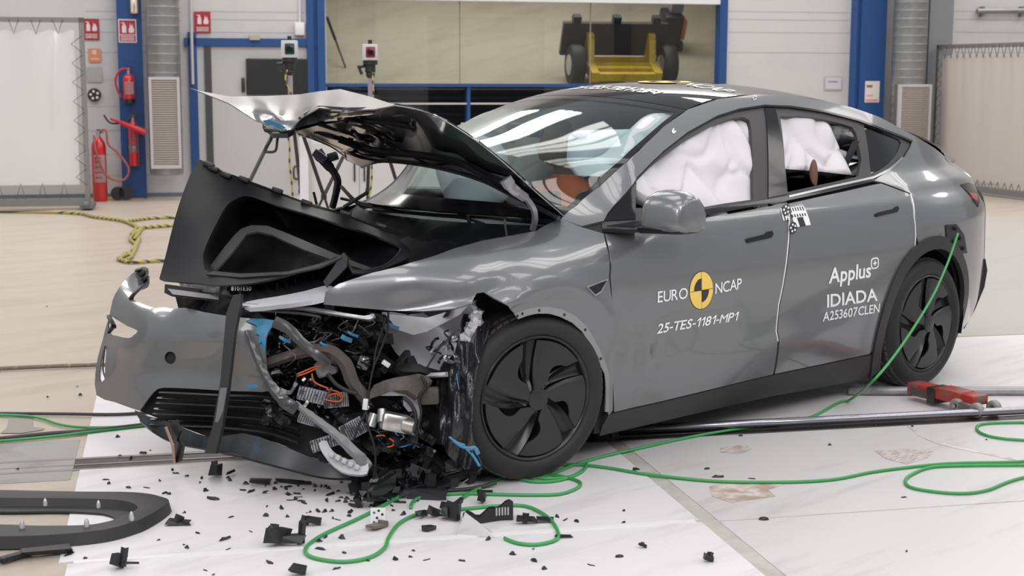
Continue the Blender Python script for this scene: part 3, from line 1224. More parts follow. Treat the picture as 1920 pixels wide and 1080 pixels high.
def rnd(poly, n=4, sharp=()):
    """Catmull-Rom smoothing of a closed outline; indices in sharp stay corners"""
    m = len(poly)
    out = []
    for i in range(m):
        p0, p1, p2, p3 = poly[i - 1], poly[i], poly[(i + 1) % m], poly[(i + 2) % m]
        if i in sharp:
            p0 = p1
        if (i + 1) % m in sharp:
            p3 = p2
        for k in range(n):
            t = k / n
            out.append(tuple(.5 * (2 * b + (c - a) * t + (2 * a - 5 * b + 4 * c - d) * t * t + (3 * b - a - 3 * c + d) * t ** 3)
                             for a, b, c, d in zip(p0, p1, p2, p3)))
    return out


def inside(p, poly):
    x, y = p
    c = False
    j = len(poly) - 1
    for i in range(len(poly)):
        a, b = poly[i], poly[j]
        if (a[1] > y) != (b[1] > y) and x < (b[0] - a[0]) * (y - a[1]) / (b[1] - a[1]) + a[0]:
            c = not c
        j = i
    return c


def edist(p, poly):
    m = 1e9
    for i in range(len(poly)):
        a, b = poly[i], poly[(i + 1) % len(poly)]
        vx, vy = b[0] - a[0], b[1] - a[1]
        L = vx * vx + vy * vy or 1e-12
        t = min(max(((p[0] - a[0]) * vx + (p[1] - a[1]) * vy) / L, 0), 1)
        m = min(m, math.hypot(p[0] - a[0] - vx * t, p[1] - a[1] - vy * t))
    return m


def cdt(poly, step, holes=()):
    """triangulated flat region: points and triangles"""
    loops = [dens(poly, step)] + [dens(h, step) for h in holes]
    pts, edges = [], []
    for lp in loops:
        k = len(pts)
        pts += lp
        edges += [(k + i, k + (i + 1) % len(lp)) for i in range(len(lp))]
    x0, x1 = min(p[0] for p in poly), max(p[0] for p in poly)
    y0, y1 = min(p[1] for p in poly), max(p[1] for p in poly)
    j = 0
    y = y0 + step * .5
    while y < y1:
        x = x0 + (step * .5 if j % 2 else 0)
        while x < x1:
            q = (x, y)
            if inside(q, loops[0]) and not any(inside(q, h) for h in loops[1:]) and min(edist(q, l) for l in loops) > step * .45:
                pts.append(q)
            x += step
        y += step * .87
        j += 1
    r = delaunay_2d_cdt([Vector(p) for p in pts], edges, [], 0, 1e-6)
    vs, fs = [tuple(v) for v in r[0]], []
    for f in r[2]:
        if len(f) < 3:
            continue
        c = (sum(vs[i][0] for i in f) / len(f), sum(vs[i][1] for i in f) / len(f))
        if inside(c, loops[0]) and not any(inside(c, h) for h in loops[1:]):
            a = sum(vs[f[i]][0] * vs[f[(i + 1) % len(f)]][1] - vs[f[(i + 1) % len(f)]][0] * vs[f[i]][1] for i in range(len(f)))
            fs.append(list(f) if a > 0 else list(f)[::-1])
    return vs, fs


def shell(name, vs, fs, pos, nrm, m, parent, thick, fmat=None):
    """skin over a flat triangulation: pos(u,v) and nrm(u,v) give the outer face; thick goes inward"""
    P = [pos(*v) for v in vs]
    N = [nrm(*v) for v in vs]
    n = len(P)
    verts = [tuple(p) for p in P] + [tuple(p - q * thick) for p, q in zip(P, N)]
    flip = False
    if fs:
        f = fs[len(fs) // 2]
        g = (P[f[1]] - P[f[0]]).cross(P[f[2]] - P[f[0]])
        flip = g.dot(N[f[0]]) < 0
    faces, norms, mi = [], [], []
    cnt = {}
    for f in fs:
        f = f[::-1] if flip else f
        faces.append(f)
        norms += [N[i] for i in f]
        mi.append(fmat([vs[i] for i in f]) if fmat else 0)
        for a, b in zip(f, f[1:] + f[:1]):
            cnt[(a, b)] = 1
    nf = len(faces)
    for f in faces[:nf]:
        g = [i + n for i in f[::-1]]
        faces.append(g)
        norms += [-N[i - n] for i in g]
        mi.append(mi[len(faces) - nf - 1] if fmat else 0)
    for a, b in list(cnt):
        if (b, a) not in cnt:
            q = [b, a, a + n, b + n]
            e = (Vector(verts[a]) - Vector(verts[b])).cross(Vector(verts[a + n]) - Vector(verts[a]))
            e = e.normalized() if e.length > 1e-12 else Vector((0, 0, 1))
            faces.append(q)
            norms += [e] * 4
            mi.append(0)
    me = bpy.data.meshes.new(name)
    me.from_pydata(verts, [], faces)
    me.polygons.foreach_set('use_smooth', [True] * len(faces))
    me.polygons.foreach_set('material_index', mi)
    me.normals_split_custom_set([tuple(v) for v in norms])
    me.update()
    return link_mesh(name, me, m, parent)


def panel(name, poly, m, parent, side=-1, off=0.0, thick=.012, step=.05, holes=(), disp=None):
    vs, fs = cdt(poly, step, holes)

    def dd(x, z):
        return off + (disp(x, z) if disp else 0.0)

    def pos(x, z):
        return Vector((x, side * (S(x, z) + dd(x, z)), z))

    def nrm(x, z):
        if disp:
            e = .006
            dx = (S(x + e, z) + dd(x + e, z) - S(x - e, z) - dd(x - e, z)) / (2 * e)
            dz = (S(x, z + e) + dd(x, z + e) - S(x, z - e) - dd(x, z - e)) / (2 * e)
            v = Vector((-dx, -1, -dz)).normalized()
        else:
            v = Sn(x, z)
        return v if side < 0 else Vector((v.x, -v.y, v.z))
    return shell(name, vs, fs, pos, nrm, m, parent, thick)


# ---------------------------------------------------------------- car: materials
M_paint = mat('grey_metallic_paint', (0.178, 0.184, 0.193), 0.30, metal=0.42, coat=1.0, coatr=.07)
M_black = mat('gloss_black_trim', (0.009, 0.009, 0.011), 0.14, coat=0.15, spec=.35)
M_clad = mat('matte_black_cladding', (0.028, 0.027, 0.028), 0.5, bump=.05, bscale=300)
M_rub = mat('grey_window_rubber', (0.055, 0.052, 0.055), 0.5)
M_inner = mat('dark_inner_shell', (0.010, 0.010, 0.011), 0.7)
M_chrome = mat('bright_edge', (.55, .55, .55), .25, metal=.9)
M_roofg = glass_mat('dark_roof_glass', (.13, .14, .16), 0.03)
M_wind = glass_mat('windscreen_glass', (.86, .92, .91), 0.0)
M_sideg = glass_mat('dark_side_glass', (.18, .21, .18), 0.02)
M_bag = mat('white_airbag_fabric', (0.84, 0.82, 0.85), 0.75, bump=.08, bscale=120)
for _m, _f in ((M_bag, .15),):          # thin woven fabric lets light through
    nt_ = _m.node_tree
    tr_ = nt_.nodes.new('ShaderNodeBsdfTranslucent')
    tr_.inputs[0].default_value = (.8, .78, .8, 1)
    mx_ = nt_.nodes.new('ShaderNodeMixShader')
    mx_.inputs[0].default_value = _f
    nt_.links.new(nt_.nodes['Principled BSDF'].outputs[0], mx_.inputs[1])
    nt_.links.new(tr_.outputs[0], mx_.inputs[2])
    nt_.links.new(mx_.outputs[0], nt_.nodes['Material Output'].inputs['Surface'])
M_lin = mat('black_liner_plastic', (0.011, 0.012, 0.015), 0.5, bump=.10, bscale=500)
M_alu = mat('bare_aluminium', (.52, .52, .54), .3, metal=.85, dirt=(.36, .36, .38), dscale=9)
M_galv = mat('painted_inner_steel', (.40, .40, .44), .35, metal=.3)
M_decal = mat('white_decal', (.92, .92, .94), .45)
M_bluep = mat('blue_transfer_paint', (.02, .22, .42), .45, dirt=(.12, .13, .14), dscale=45, dlo=.5, dhi=.62)

car = thing('crashed_car', 'grey electric hatchback with crushed front corner, buckled hood and airbags out, standing across the track', 'car', (1.45, 0, 0))

# ---- outlines of the left side
UP_EDGE = [(1052, 410), (1082, 385), (1123, 351), (1165, 312), (1207, 273), (1245, 237), (1290, 205), (1345, 186), (1413, 177.5), (1470, 177), (1514, 183.6), (1555, 191), (1596, 201),
           (1650, 220), (1691, 242), (1735, 267), (1768, 290.7), (1790, 306), (1806, 322), (1826, 341)]
DLO_UP = [(1132, 414), (1163, 373), (1195, 332), (1220, 306), (1245, 282), (1290, 247), (1345, 216.5), (1387, 203), (1434, 196), (1483, 198), (1546, 207), (1609, 223), (1659, 242), (1691, 254), (1711, 263)]
DLO_END = [(1707, 276), (1698, 291), (1684, 307), (1659, 325), (1637, 339)]
BELT = [(1560, 357), (1475, 376), (1390, 390), (1310, 405), (1210, 420), (1134, 432)]
AR_X, AR_Z = 2.90, .356
rail_x = loop(UP_EDGE)
tail_top = rail_x[-1]


def arc(cx, cz, r, a0, a1, n=18, rz=None):
    return [(cx + r * math.cos(math.radians(a0 + (a1 - a0) * i / n)), cz + (rz or r) * math.sin(math.radians(a0 + (a1 - a0) * i / n))) for i in range(n + 1)]


ARCH_R = arc(AR_X, AR_Z, .43, -28, 208, 26)        # from rear round the top to the front
rear_low = [(3.74, .86), (3.765, .75), (3.775, .62), (3.74, .45), (3.62, .30), (3.38, .22)]
quarter = (rail_x + [(3.69, 1.03), (3.71, .95)] + rear_low + [p for p in ARCH_R if p[0] > 2.735]
           + loop([(1719, 443), (1716, 405.6), (1706.5, 362), (1655, 342)])
           + loop(DLO_END[::-1]) + loop(DLO_UP[::-1]) + loop([(1090, 424)]))
rdoor = (loop([(1478, 382), (1560, 364), (1640, 346), (1652, 344), (1703.5, 363), (1713, 406), (1716, 443)])
         + [p for p in ARCH_R if p[0] <= 2.725 and p[1] > .28]
         + loop([(1629, 664), (1540, 683), (1453, 701), (1462, 640), (1458, 620), (1463, 570), (1476, 500), (1482, 440), (1478, 400)]))
fdoor = loop([(1134, 438), (1210, 427), (1310, 411), (1390, 397), (1474, 381), (1474, 400), (1478, 440), (1472, 500), (1459, 570), (1454, 620), (1458, 640), (1449, 702), (1300, 738), (1153, 773),
              (1151, 700), (1148, 650), (1149, 600), (1145, 520), (1140, 460)])
rocker = loop([(1140, 778), (1153, 775), (1300, 740), (1450, 703.5), (1540, 685), (1629, 666), (1642, 664), (1636, 690), (1628, 715), (1600, 715), (1450, 742), (1300, 776), (1123, 817), (1128, 800)])
fender = loop([(1052, 410), (1090, 426), (1131, 438), (1136, 460), (1141, 520), (1145, 600), (1144, 650), (1147, 700), (1148, 770), (1140, 780), (1137, 740), (1136, 700), (1121, 656), (1097, 613), (1078, 595),
               (1053, 582), (1030, 577), (1007, 577), (985, 582), (966, 590), (950, 579), (930, 564), (905, 547), (888, 549), (872, 568), (840, 577), (790, 583), (735, 583), (670, 577), (608, 571), (613, 548), (640, 533),
               (700, 512), (770, 490), (850, 466), (905, 452), (960, 441), (1005, 433)])


def crumple(x, z):
    """buckles near the damaged front corner"""
    k = sstep(.25, -.45, x)
    o = k * (.016 * math.sin(x * 9 + z * 6) + .004 * math.sin(x * 19 - z * 14 + 1))
    o += .035 * k * math.exp(-((z - .80 - .10 * x) / .03) ** 2)
    o += .012 * math.exp(-((x - .40) / .035) ** 2) * sstep(.85, .6, z)
    o += .016 * math.exp(-(((x - .03) ** 2 + (z - .36) ** 2) ** .5 - .48) ** 2 / .0025) * sstep(.3, .5, z)
    return o


def dent(x, z):
    return (.010 * math.exp(-((x - .62) / .09) ** 2 - ((z - .46) / .08) ** 2) * math.sin((x - .62) * 40)
            - .008 * math.exp(-((x - .48) / .05) ** 2) * sstep(.9, .5, z)
            + .004 * math.sin(x * 14 + z * 9) * sstep(1.1, .5, x) * sstep(.75, .4, z))


def cutf(poly, x0):
    """outline kept behind x0"""
    return [(max(x, x0 + .004 * math.sin(z * 40)), z) for x, z in poly]


for side in (-1, 1):
    dm = side < 0
    panel('body_side', quarter, M_paint, car, side, 0, .02, .045)
    rd = panel('rear_door', rdoor, M_paint, car, side, 0, .02, .05)
    fd = panel('front_door', fdoor, M_paint, car, side, 0, .02, .04 if dm else .06, disp=dent if dm else None)
    panel('rocker_trim', rocker, M_clad, car, side, .004, .03, .05)
    if dm:
        panel('front_fender', fender, M_paint, car, side, 0.002, .008, .03, disp=crumple)
    else:
        panel('front_fender', cutf(fender, -.12), M_paint, car, side, 0.002, .008, .05)
    # handles
    for par, pts in ((fd, [(1397, 449), (1400, 446.5), (1432, 439), (1437, 434), (1446, 432.5), (1448.5, 438), (1445, 445), (1400, 455.5)]),
                     (rd, [(1639, 400.5), (1642, 398.5), (1670, 392), (1676, 387.5), (1682, 386), (1684, 391), (1681, 397), (1641, 406.5)])):
        panel('door_handle', loop(pts), M_black, par, side, .007, .012, .02)
    # rear wheel arch cladding
    clad = arc(AR_X, AR_Z, .475, -30, 214, 28) + arc(AR_X, AR_Z, .405, 214, -30, 28)
    panel('wheel_arch_trim', clad, M_clad, car, side, .012, .025, .035)
    # window surround, pillar cover and belt strip
    wf = loop([(1196, 390), (1196.5, 340), (1220, 316), (1245, 296), (1290, 263), (1343, 233), (1380, 221), (1398, 219.5), (1408, 225), (1412, 240), (1417, 374), (1360, 382), (1304, 392)])
    wr_ = loop([(1466, 218), (1500, 218), (1540, 222), (1585, 233), (1602, 239), (1609, 250), (1619, 300), (1613, 331), (1545, 346), (1478, 361)])
    wq = loop([(1623, 233), (1655, 245), (1690, 262), (1693, 268), (1687, 285), (1672, 304), (1656, 317), (1637, 327), (1632, 285)])
    dlo = loop(DLO_UP + DLO_END + BELT)
    panel('window_frame', dlo, M_rub, car, side, -.012, .02, .035, holes=(wf, wr_, wq))
    edge = loop(DLO_UP) + loop([(a - 1.2, b + 3.2) for a, b in DLO_UP[::-1]])
    panel('window_edge_strip', edge, M_black, car, side, .002, .012, .04)
    panel('pillar_cover', loop([(1436, 203), (1456, 203), (1479, 363), (1443, 371)]), M_black, car, side, -.006, .01, .04)
    panel('belt_strip', loop([(1136, 423), (1210, 411), (1304, 395), (1390, 382), (1475, 367), (1560, 347), (1637, 330), (1639, 339), (1560, 358), (1475, 376), (1390, 391), (1310, 406), (1210, 421), (1136, 433)]), M_black, car, side, .003, .012, .03)
    panel('belt_molding', loop([(1478, 366), (1560, 347), (1637, 330), (1664, 316), (1690, 293), (1692, 296), (1666, 320), (1638, 334), (1560, 351), (1478, 370)]), M_chrome, car, side, .006, .006, .03)
    panel('mirror_sail', loop([(1136, 414), (1166, 376), (1195, 341), (1194, 411)]), M_black, car, side, -.006, .01, .04)
    if dm:
        panel('window_glass', loop([(1477, 317), (1545, 322), (1613, 330), (1613, 333), (1545, 348), (1477, 363)]), M_sideg, car, side, -.028, .004, .05)
    else:
        panel('window_glass', wf, M_wind, car, side, -.028, .004, .06)
        panel('window_glass', wr_, M_sideg, car, side, -.028, .004, .06)
    panel('quarter_glass', wq, M_sideg, car, side, -.018, .004, .05)
    # inner shell behind the panels keeps the cabin closed and the joints dark
    inner = ([(-.05, .84), (.35, .98), (.45, 1.0)] + loop([(1210, 424), (1310, 409), (1475, 380), (1560, 362), (1637, 345)]) + [(3.05, 1.25), (3.45, 1.10), (3.66, .95), (3.66, .35), (3.32, .33)]
             + [p for p in arc(AR_X, AR_Z, .40, 0, 180, 20)] + [(2.40, .14), (.50, .14), (.45, .5), (.3, .68), (0.0, .78)])
    panel('inner_panel', inner if dm else cutf(inner, .1), M_inner, car, side, -.035, .01, .08)

fo = [(962, 588), (985, 580), (1007, 575.5), (1030, 575.5), (1054, 580), (1079, 593), (1099, 612), (1123, 655), (1137, 700), (1141, 772)]
fi = [(1133, 772), (1129, 700), (1114, 660), (1090, 621), (1072, 605), (1050, 594), (1030, 588), (1007, 588), (988, 592), (970, 598)]
fg = panel('arch_flange', loop(fo + fi), mat('pale_grey_flange', (.30, .30, .31), .4, metal=.3), car, -1, .004, .006, .02, disp=crumple)
for px, py in ((968, 592), (978, 588), (1011, 582), (1057, 590), (1096, 618), (1124, 672)):
    x_, z_ = SL(px, py)
    panel('bolt_hole', arc(x_, z_, .006, 0, 324, 9), M_dark, fg, -1, .006, .003, .01, disp=crumple)

# white joint highlights painted in between the doors as thin white strips
fl = [(1474.5, 383), (1478.5, 440), (1472.5, 500), (1459.5, 570), (1454.5, 620), (1458.2, 640)]
panel('door_edge_highlight', loop(fl + [(a + 1.5, b) for a, b in fl[::-1]]), M_decal, car, -1, .0005, .006, .03)
fl = [(1706.5, 363), (1713.8, 406), (1716.6, 443), (1714, 472)]
panel('door_edge_highlight', loop(fl + [(a + 1.2, b) for a, b in fl[::-1]]), M_decal, car, -1, .0005, .006, .03)

panel('pillar_gusset', loop([(1052, 411), (1082, 398), (1140, 412), (1142, 446), (1100, 440), (1064, 424)]), M_inner, car, -1, -.02, .01, .03)

# ---- roof, windscreen and tailgate as one loft between the rails
RX = [p[0] for p in rail_x] + [3.70, 3.735, 3.75, 3.76]
RZ = [p[1] for p in rail_x] + [1.0, .86, .74, .62]
RT = [0.0]
for i in range(1, len(RX)):
    RT.append(RT[-1] + math.hypot(RX[i] - RX[i - 1], RZ[i] - RZ[i - 1]))


def cspline(xs, ys):
    """natural cubic spline"""
    n = len(xs)
    A, r_ = np.eye(n), np.zeros(n)
    for i in range(1, n - 1):
        h0, h1 = xs[i] - xs[i - 1], xs[i + 1] - xs[i]
        A[i, i - 1:i + 2] = (h0 / 6, (h0 + h1) / 3, h1 / 6)
        r_[i] = (ys[i + 1] - ys[i]) / h1 - (ys[i] - ys[i - 1]) / h0
    m = np.linalg.solve(A, r_)

    def f(x):
        i = min(max(int(np.searchsorted(xs, x)) - 1, 0), n - 2)
        h = xs[i + 1] - xs[i]
        p, q = (xs[i + 1] - x) / h, (x - xs[i]) / h
        return float(p * ys[i] + q * ys[i + 1] + ((p ** 3 - p) * m[i] + (q ** 3 - q) * m[i + 1]) * h * h / 6)
    return f


KN = [0, 1, 2, 3, 4, 6, 8, 11, 14, 17, 19, 21, 23]
fx, fz = cspline([RT[i] for i in KN], [RX[i] for i in KN]), cspline([RT[i] for i in KN], [RZ[i] for i in KN])
t_head = RT[6] - .01          # windscreen header
t_r1 = RT[13]                 # roof glass rear edge
t_spoil = RT[17]
T_END = RT[-1]
crown = cspline((0, t_head * .55, t_head + .25, t_r1, t_spoil, T_END), (.02, .05, .062, .055, .035, .0))
bowf = cspline((0, t_head * .55, t_head + .25, t_r1, t_spoil, T_END), (.33, .23, .10, -.01, -.06, -.08))


def roof_pt(t, v):
    x, z = fx(t), fz(t)
    y = S(x, z) - .004
    k = 1 - abs(v) ** 2.2
    return Vector((x - bowf(t) * k, v * y, z + crown(t) * k))


def roof_n(t, v):
    e = .01
    a = roof_pt(t + e, v) - roof_pt(t - e, v)
    b = roof_pt(t, min(v + e, 1)) - roof_pt(t, max(v - e, -1))
    n = a.cross(b)
    return n.normalized()


def roof_piece(name, t0, t1, m, thick, nt=24, nv=28, fmat=None, v0=-1, v1=1):
    vs = [(t0 + (t1 - t0) * i / nt, v0 + (v1 - v0) * j / nv) for i in range(nt + 1) for j in range(nv + 1)]
    fs = [[i * (nv + 1) + j, i * (nv + 1) + j + 1, (i + 1) * (nv + 1) + j + 1, (i + 1) * (nv + 1) + j] for i in range(nt) for j in range(nv)]
    sg = 1 if roof_n((t0 + t1) / 2, 0).z > 0 or t0 > RT[19] else -1
    if t0 > RT[19]:
        sg = 1 if roof_n((t0 + t1) / 2, 0).x > 0 else -1
    return shell(name, vs, fs, roof_pt, lambda t, v: roof_n(t, v) * sg, m, car, thick, fmat)


def frit(q):
    t = sum(p[0] for p in q) / len(q)
    v = sum(p[1] for p in q) / len(q)
    return 1 if abs(v) > .955 or t < .10 or t > t_head - .06 else 0


roof_piece('windscreen', 0.0, t_head, [M_wind, M_black], .005, 40, 60, frit)
roof_piece('roof_glass', t_head + .006, t_r1, M_roofg, .01, 40, 30)
roof_piece('tailgate_glass', t_r1 + .006, t_spoil, M_roofg, .01, 16, 24)
roof_piece('tailgate', t_spoil + .004, T_END, M_paint, .01, 24, 24)
bm = B()
prev = None
for i in range(33):
    v = -1 + 2 * i / 32
    p = roof_pt(RT[16] + .01, v * .985)
    q = roof_pt(RT[17] - .01, v * .985)
    ring = [bm.verts.new(u_) for u_ in (p, p.lerp(q, .6) + Vector((0, 0, .018)), q + Vector((.055, 0, .022)), q + Vector((.055, 0, .008)), q + Vector((0, 0, -.02)))]
    if prev:
        for a in range(5):
            bm.faces.new((prev[a], prev[(a + 1) % 5], ring[(a + 1) % 5], ring[a]))
    else:
        bm.faces.new(ring)
    prev = ring
bm.faces.new(prev)
obj('tail_spoiler', bm, M_paint, car, 40)
# rear bumper
bm = B()
prev = None
for i in range(25):
    v = -1 + 2 * i / 24
    ring = []
    for x, z in ((3.76, .62), (3.79, .55), (3.785, .45), (3.70, .32), (3.5, .24)):
        y = S(min(x, 3.74), z)
        ring.append(bm.verts.new((x + .10 * (1 - abs(v) ** 2.2), v * y, z)))
    if prev:
        for a in range(4):
            bm.faces.new((prev[a], prev[a + 1], ring[a + 1], ring[a]))
    prev = ring
bmesh.ops.solidify(bm, geom=list(bm.faces), thickness=.01)
obj('rear_bumper', bm, M_paint, car, 50)
# tail lamps
for side in (-1, 1):
    tl = loop([(1799, 346), (1813, 342), (1826, 346), (1831, 360), (1833, 388), (1824, 374), (1811, 358)])
    l = panel('tail_lamp', tl, M_black, car, side, .006, .02, .02)
    panel('red_lens', loop([(1814, 360), (1829, 363), (1831, 378), (1822, 371)]), mat('red_lens', (.45, .01, .015), .15, coat=1), l, side, .009, .006, .02)
# dark torn plate and charge port on the rear quarter
pl = panel('fender_plate', loop([(1772, 422), (1792, 420), (1806, 440), (1812, 474), (1800, 476), (1775, 462)]), M_dark, car, -1, .006, .01, .02)
bm = B()
for px, py in ((1788, 428), (1796, 446), (1802, 465), (1783, 452)):
    x, z = SL(px, py)
    lathe(bm, (x, -S(x, z) - .006, z), Sn(x, z), [(0, .0), (.012, 0), (.012, .014), (.006, .018), (0, .018)], 10)
obj('connector', bm, M_lin, pl, 40)

# underbody, firewall, floor pan
bm = B()
hexa(bm, [(-.30, -.72, .17), (3.55, -.72, .17), (3.55, .72, .17), (-.30, .72, .17), (-.30, -.70, .30), (3.45, -.70, .34), (3.45, .70, .34), (-.30, .70, .30)])
hexa(bm, [(.42, -.86, .13), (2.42, -.86, .13), (2.42, .86, .13), (.42, .86, .13), (.42, -.86, .30), (2.42, -.86, .30), (2.42, .86, .30), (.42, .86, .30)])
obj('underbody', bm, M_inner, car, 0)
bm = B()
hexa(bm, [(.36, -.86, .3), (.42, -.86, .3), (.42, .86, .3), (.36, .86, .3), (.36, -.84, .94), (.42, -.84, .94), (.42, .84, .94), (.36, .84, .94)])
obj('firewall', bm, M_inner, car, 0)
# dashboard, screen, seats
bm = B()
prof = [(.20, .96), (.45, 1.00), (.75, .98), (.88, .93), (.90, .80), (.80, .62), (.44, .5)]
prev = None
for i in range(13):
    y = -.80 + 1.6 * i / 12
    ring = [bm.verts.new((x - .08 * (1 - (y / .8) ** 2), y, z)) for x, z in prof]
    if prev:
        for a in range(len(prof) - 1):
            bm.faces.new((prev[a], prev[a + 1], ring[a + 1], ring[a]))
    prev = ring
obj('dashboard', bm, mat('dashboard_vinyl', (.022, .022, .024), .45), car, 60)
q = UA(1022, 355, 'y', -.02)
bm = B()
cc = Vector((.86, -.02, 1.02))
hexa(bm, [cc + Vector((a, b, c)) for c in (-.105, .105) for a, b in ((-.012 - c * .15, -.17), (.012 - c * .15, -.17), (.012 - c * .15, .17), (-.012 - c * .15, .17))])
bevel(bm, .006)
obj('centre_screen', bm, M_black, car)
M_seat = mat('black_seat_vinyl', (.018, .018, .019), .5)


def seat(x, y):
    bm = B()
    sec = [(.0, .45, .24), (.12, .50, .25), (.3, .75, .25), (.42, 1.0, .24), (.47, 1.12, .20)]
    hexa(bm, [(x - .5, y - .25, .42), (x + .05, y - .25, .38), (x + .05, y + .25, .38), (x - .5, y + .25, .42), (x - .5, y - .24, .56), (x + .05, y - .24, .52), (x + .05, y + .24, .52), (x - .5, y + .24, .56)])
    bevel(bm, .04)
    s = obj('seat', bm, M_seat, car)
    bm = B()
    hexa(bm, [(x - .02, y - .25, .45), (x + .14, y - .25, .45), (x + .14, y + .25, .45), (x - .02, y + .25, .45), (x + .20, y - .20, 1.12), (x + .31, y - .20, 1.12), (x + .31, y + .20, 1.12), (x + .20, y + .20, 1.12)])
    bevel(bm, .04)
    obj('backrest', bm, M_seat, s)
    bm = B()
    hexa(bm, [(x + .22, y - .13, 1.15), (x + .32, y - .13, 1.15), (x + .32, y + .13, 1.15), (x + .22, y + .13, 1.15), (x + .25, y - .11, 1.33), (x + .34, y - .11, 1.33), (x + .34, y + .11, 1.33), (x + .25, y + .11, 1.33)])
    bevel(bm, .04)
    obj('headrest', bm, M_seat, s)


seat(1.33, .37)
seat(1.33, -.37)
seat(2.30, .36)
seat(2.30, -.36)
# rear-view mirror
bm = B()
hexa(bm, [(.80 + a_, b_, 1.415 + c_) for c_ in (-.035, .03) for a_, b_ in ((-.02, -.12), (.02, -.12), (.02, .12), (-.02, .12))])
bevel(bm, .018)
obj('rear_view_mirror', bm, M_dark, car)
p = UA(915, 252, 'x', 1.12)  # pale green slab with yellow blotches behind the windscreen
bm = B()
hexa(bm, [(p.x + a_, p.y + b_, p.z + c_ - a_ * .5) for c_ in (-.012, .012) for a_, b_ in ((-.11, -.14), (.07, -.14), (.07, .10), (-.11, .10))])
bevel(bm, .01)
obj('green_slab', bm, mat('pale_green_slab', (.40, .50, .36), .5, dirt=(.55, .60, .15), dscale=9, dlo=.55, dhi=.65), car)
bm = B()
for k_ in range(9):
    pass
bm.free()
bm = B()
hexa(bm, [(x_, y_, z_) for z_ in (1.255, 1.425) for x_, y_ in ((.70, -.47), (1.45, -.55), (1.45, -.45), (.70, -.37))])
bevel(bm, .045, 4)
for v in bm.verts:
    v.co += Vector((0, .012 * math.sin(v.co.x * 22 + v.co.z * 9), 0))
obj('side_airbag', bm, mat('blue_grey_bag', (.74, .80, .86), .7), car, 60)
# steering wheel
bm = B()
c = Vector((.98, -.37, .98))
ax = Vector((.87, 0, .5)).normalized()
lathe(bm, c, ax, [(.175 + .016 * math.cos(a), .016 * math.sin(a)) for a in [k * math.pi / 4 for k in range(8)]], 36, closed=True)
lathe(bm, c, ax, [(0, -.03), (.07, -.03), (.08, 0), (.07, .02), (0, .025)], 20)
for k in (0, math.pi, -math.pi / 2):
    y2 = Vector((0, math.cos(k), 0)) + ax.cross(Vector((0, 1, 0))) * math.sin(k)
    cyl(bm, c + y2 * .06, c + y2 * .17, .016, 8)
obj('steering_wheel', bm, M_dark, car)

# ---- airbags: curtain bags billowing in the side windows
def curtain_bag(name, side, x0, x1, zlo, off, seed, front_cut=0.0):
    rr = random.Random(seed)
    cells = [(rr.uniform(x0, x1), rr.uniform(.95, 1.5), rr.uniform(.10, .2)) for _ in range(26)]

    def ztop(x):
        # underside of the rail
        zt2 = 1.50 - .22 * sstep(1.15, .55, x) - .25 * max(0, (x - 2.2)) ** 1.6
        return zt2

    def bulge(x, z):
        # quilted: valleys along cell borders
        ds = sorted(math.hypot((x - a) * 1.15, z - b) / c for a, b, c in cells)
        v = min(ds[1] - ds[0], .8)
        return .045 * (1 - math.exp(-v * 3.2)) + .010 * math.sin(x * 17 + z * 5) + .006 * math.sin(z * 31 + x * 9)
    nu, nv = 110, 48
    bm = B()
    lay = []
    for lay_side in (1, -1):
        g = []
        for j in range(nv + 1):
            v = j / nv
            row = []
            for i in range(nu + 1):
                u = i / nu
                x = x0 + (x1 - x0) * u
                zt2 = ztop(x)
                lo = zlo(x)
                z = lo + (zt2 - lo) * v
                rim = min(1, min(u, 1 - u) * 16, min(v * 7, 1), min((1 - v) * 9, 1)) ** .5
                y = S(x, min(z, 1.5)) - off - (.03 if lay_side > 0 else .06)
                y += lay_side * (.02 + bulge(x, z) * (1 if lay_side > 0 else .9)) * rim
                row.append(bm.verts.new((x, side * y, z)))
            g.append(row)
        for j in range(nv):
            for i in range(nu):
                bm.faces.new((g[j][i], g[j][i + 1], g[j + 1][i + 1], g[j + 1][i]))
        lay.append(g)
    a, b = lay
    for j in range(nv):
        for i in (0, nu):
            bm.faces.new((a[j][i], a[j + 1][i], b[j + 1][i], b[j][i]))
    for i in range(nu):
        for j in (0, nv):
            bm.faces.new((a[j][i], a[j][i + 1], b[j][i + 1], b[j][i]))
    return obj(name, bm, M_bag if side < 0 else M_bag_lit, car, 180)


def zl(x):
    return (.96 if x < 1.75 else 1.17 - .02 * math.sin(x * 9)) + .13 * sstep(1.0, .85, x) + .14 * sstep(.85, .62, x)


curtain_bag('curtain_airbag', -1, .60, 2.42, lambda x: zl(x), .055, 11)
M_bag_lit = mat('brightened_bag_fabric', (.9, .9, .9), .7)  # brighter, more translucent copy of the bag fabric, so the far curtain looks lit
nt_ = M_bag_lit.node_tree
tr_ = nt_.nodes.new('ShaderNodeBsdfTranslucent')
mx_ = nt_.nodes.new('ShaderNodeMixShader')
mx_.inputs[0].default_value = .45
nt_.links.new(nt_.nodes['Principled BSDF'].outputs[0], mx_.inputs[1])
nt_.links.new(tr_.outputs[0], mx_.inputs[2])
nt_.links.new(mx_.outputs[0], nt_.nodes['Material Output'].inputs['Surface'])
curtain_bag('curtain_airbag', 1, .62, 2.35, lambda x: zl(x) + .1, .055, 12)
# passenger and driver front bags
bm = B()
ball(bm, (.95, .55, 1.16), .2, .9, 1.1, 1.0, 4)
for v in bm.verts:
    v.co += Vector((math.sin(v.co.z * 30) * .01, 0, math.sin(v.co.y * 25 + v.co.x * 20) * .012))
obj('front_airbag', bm, M_bag, car, 180)
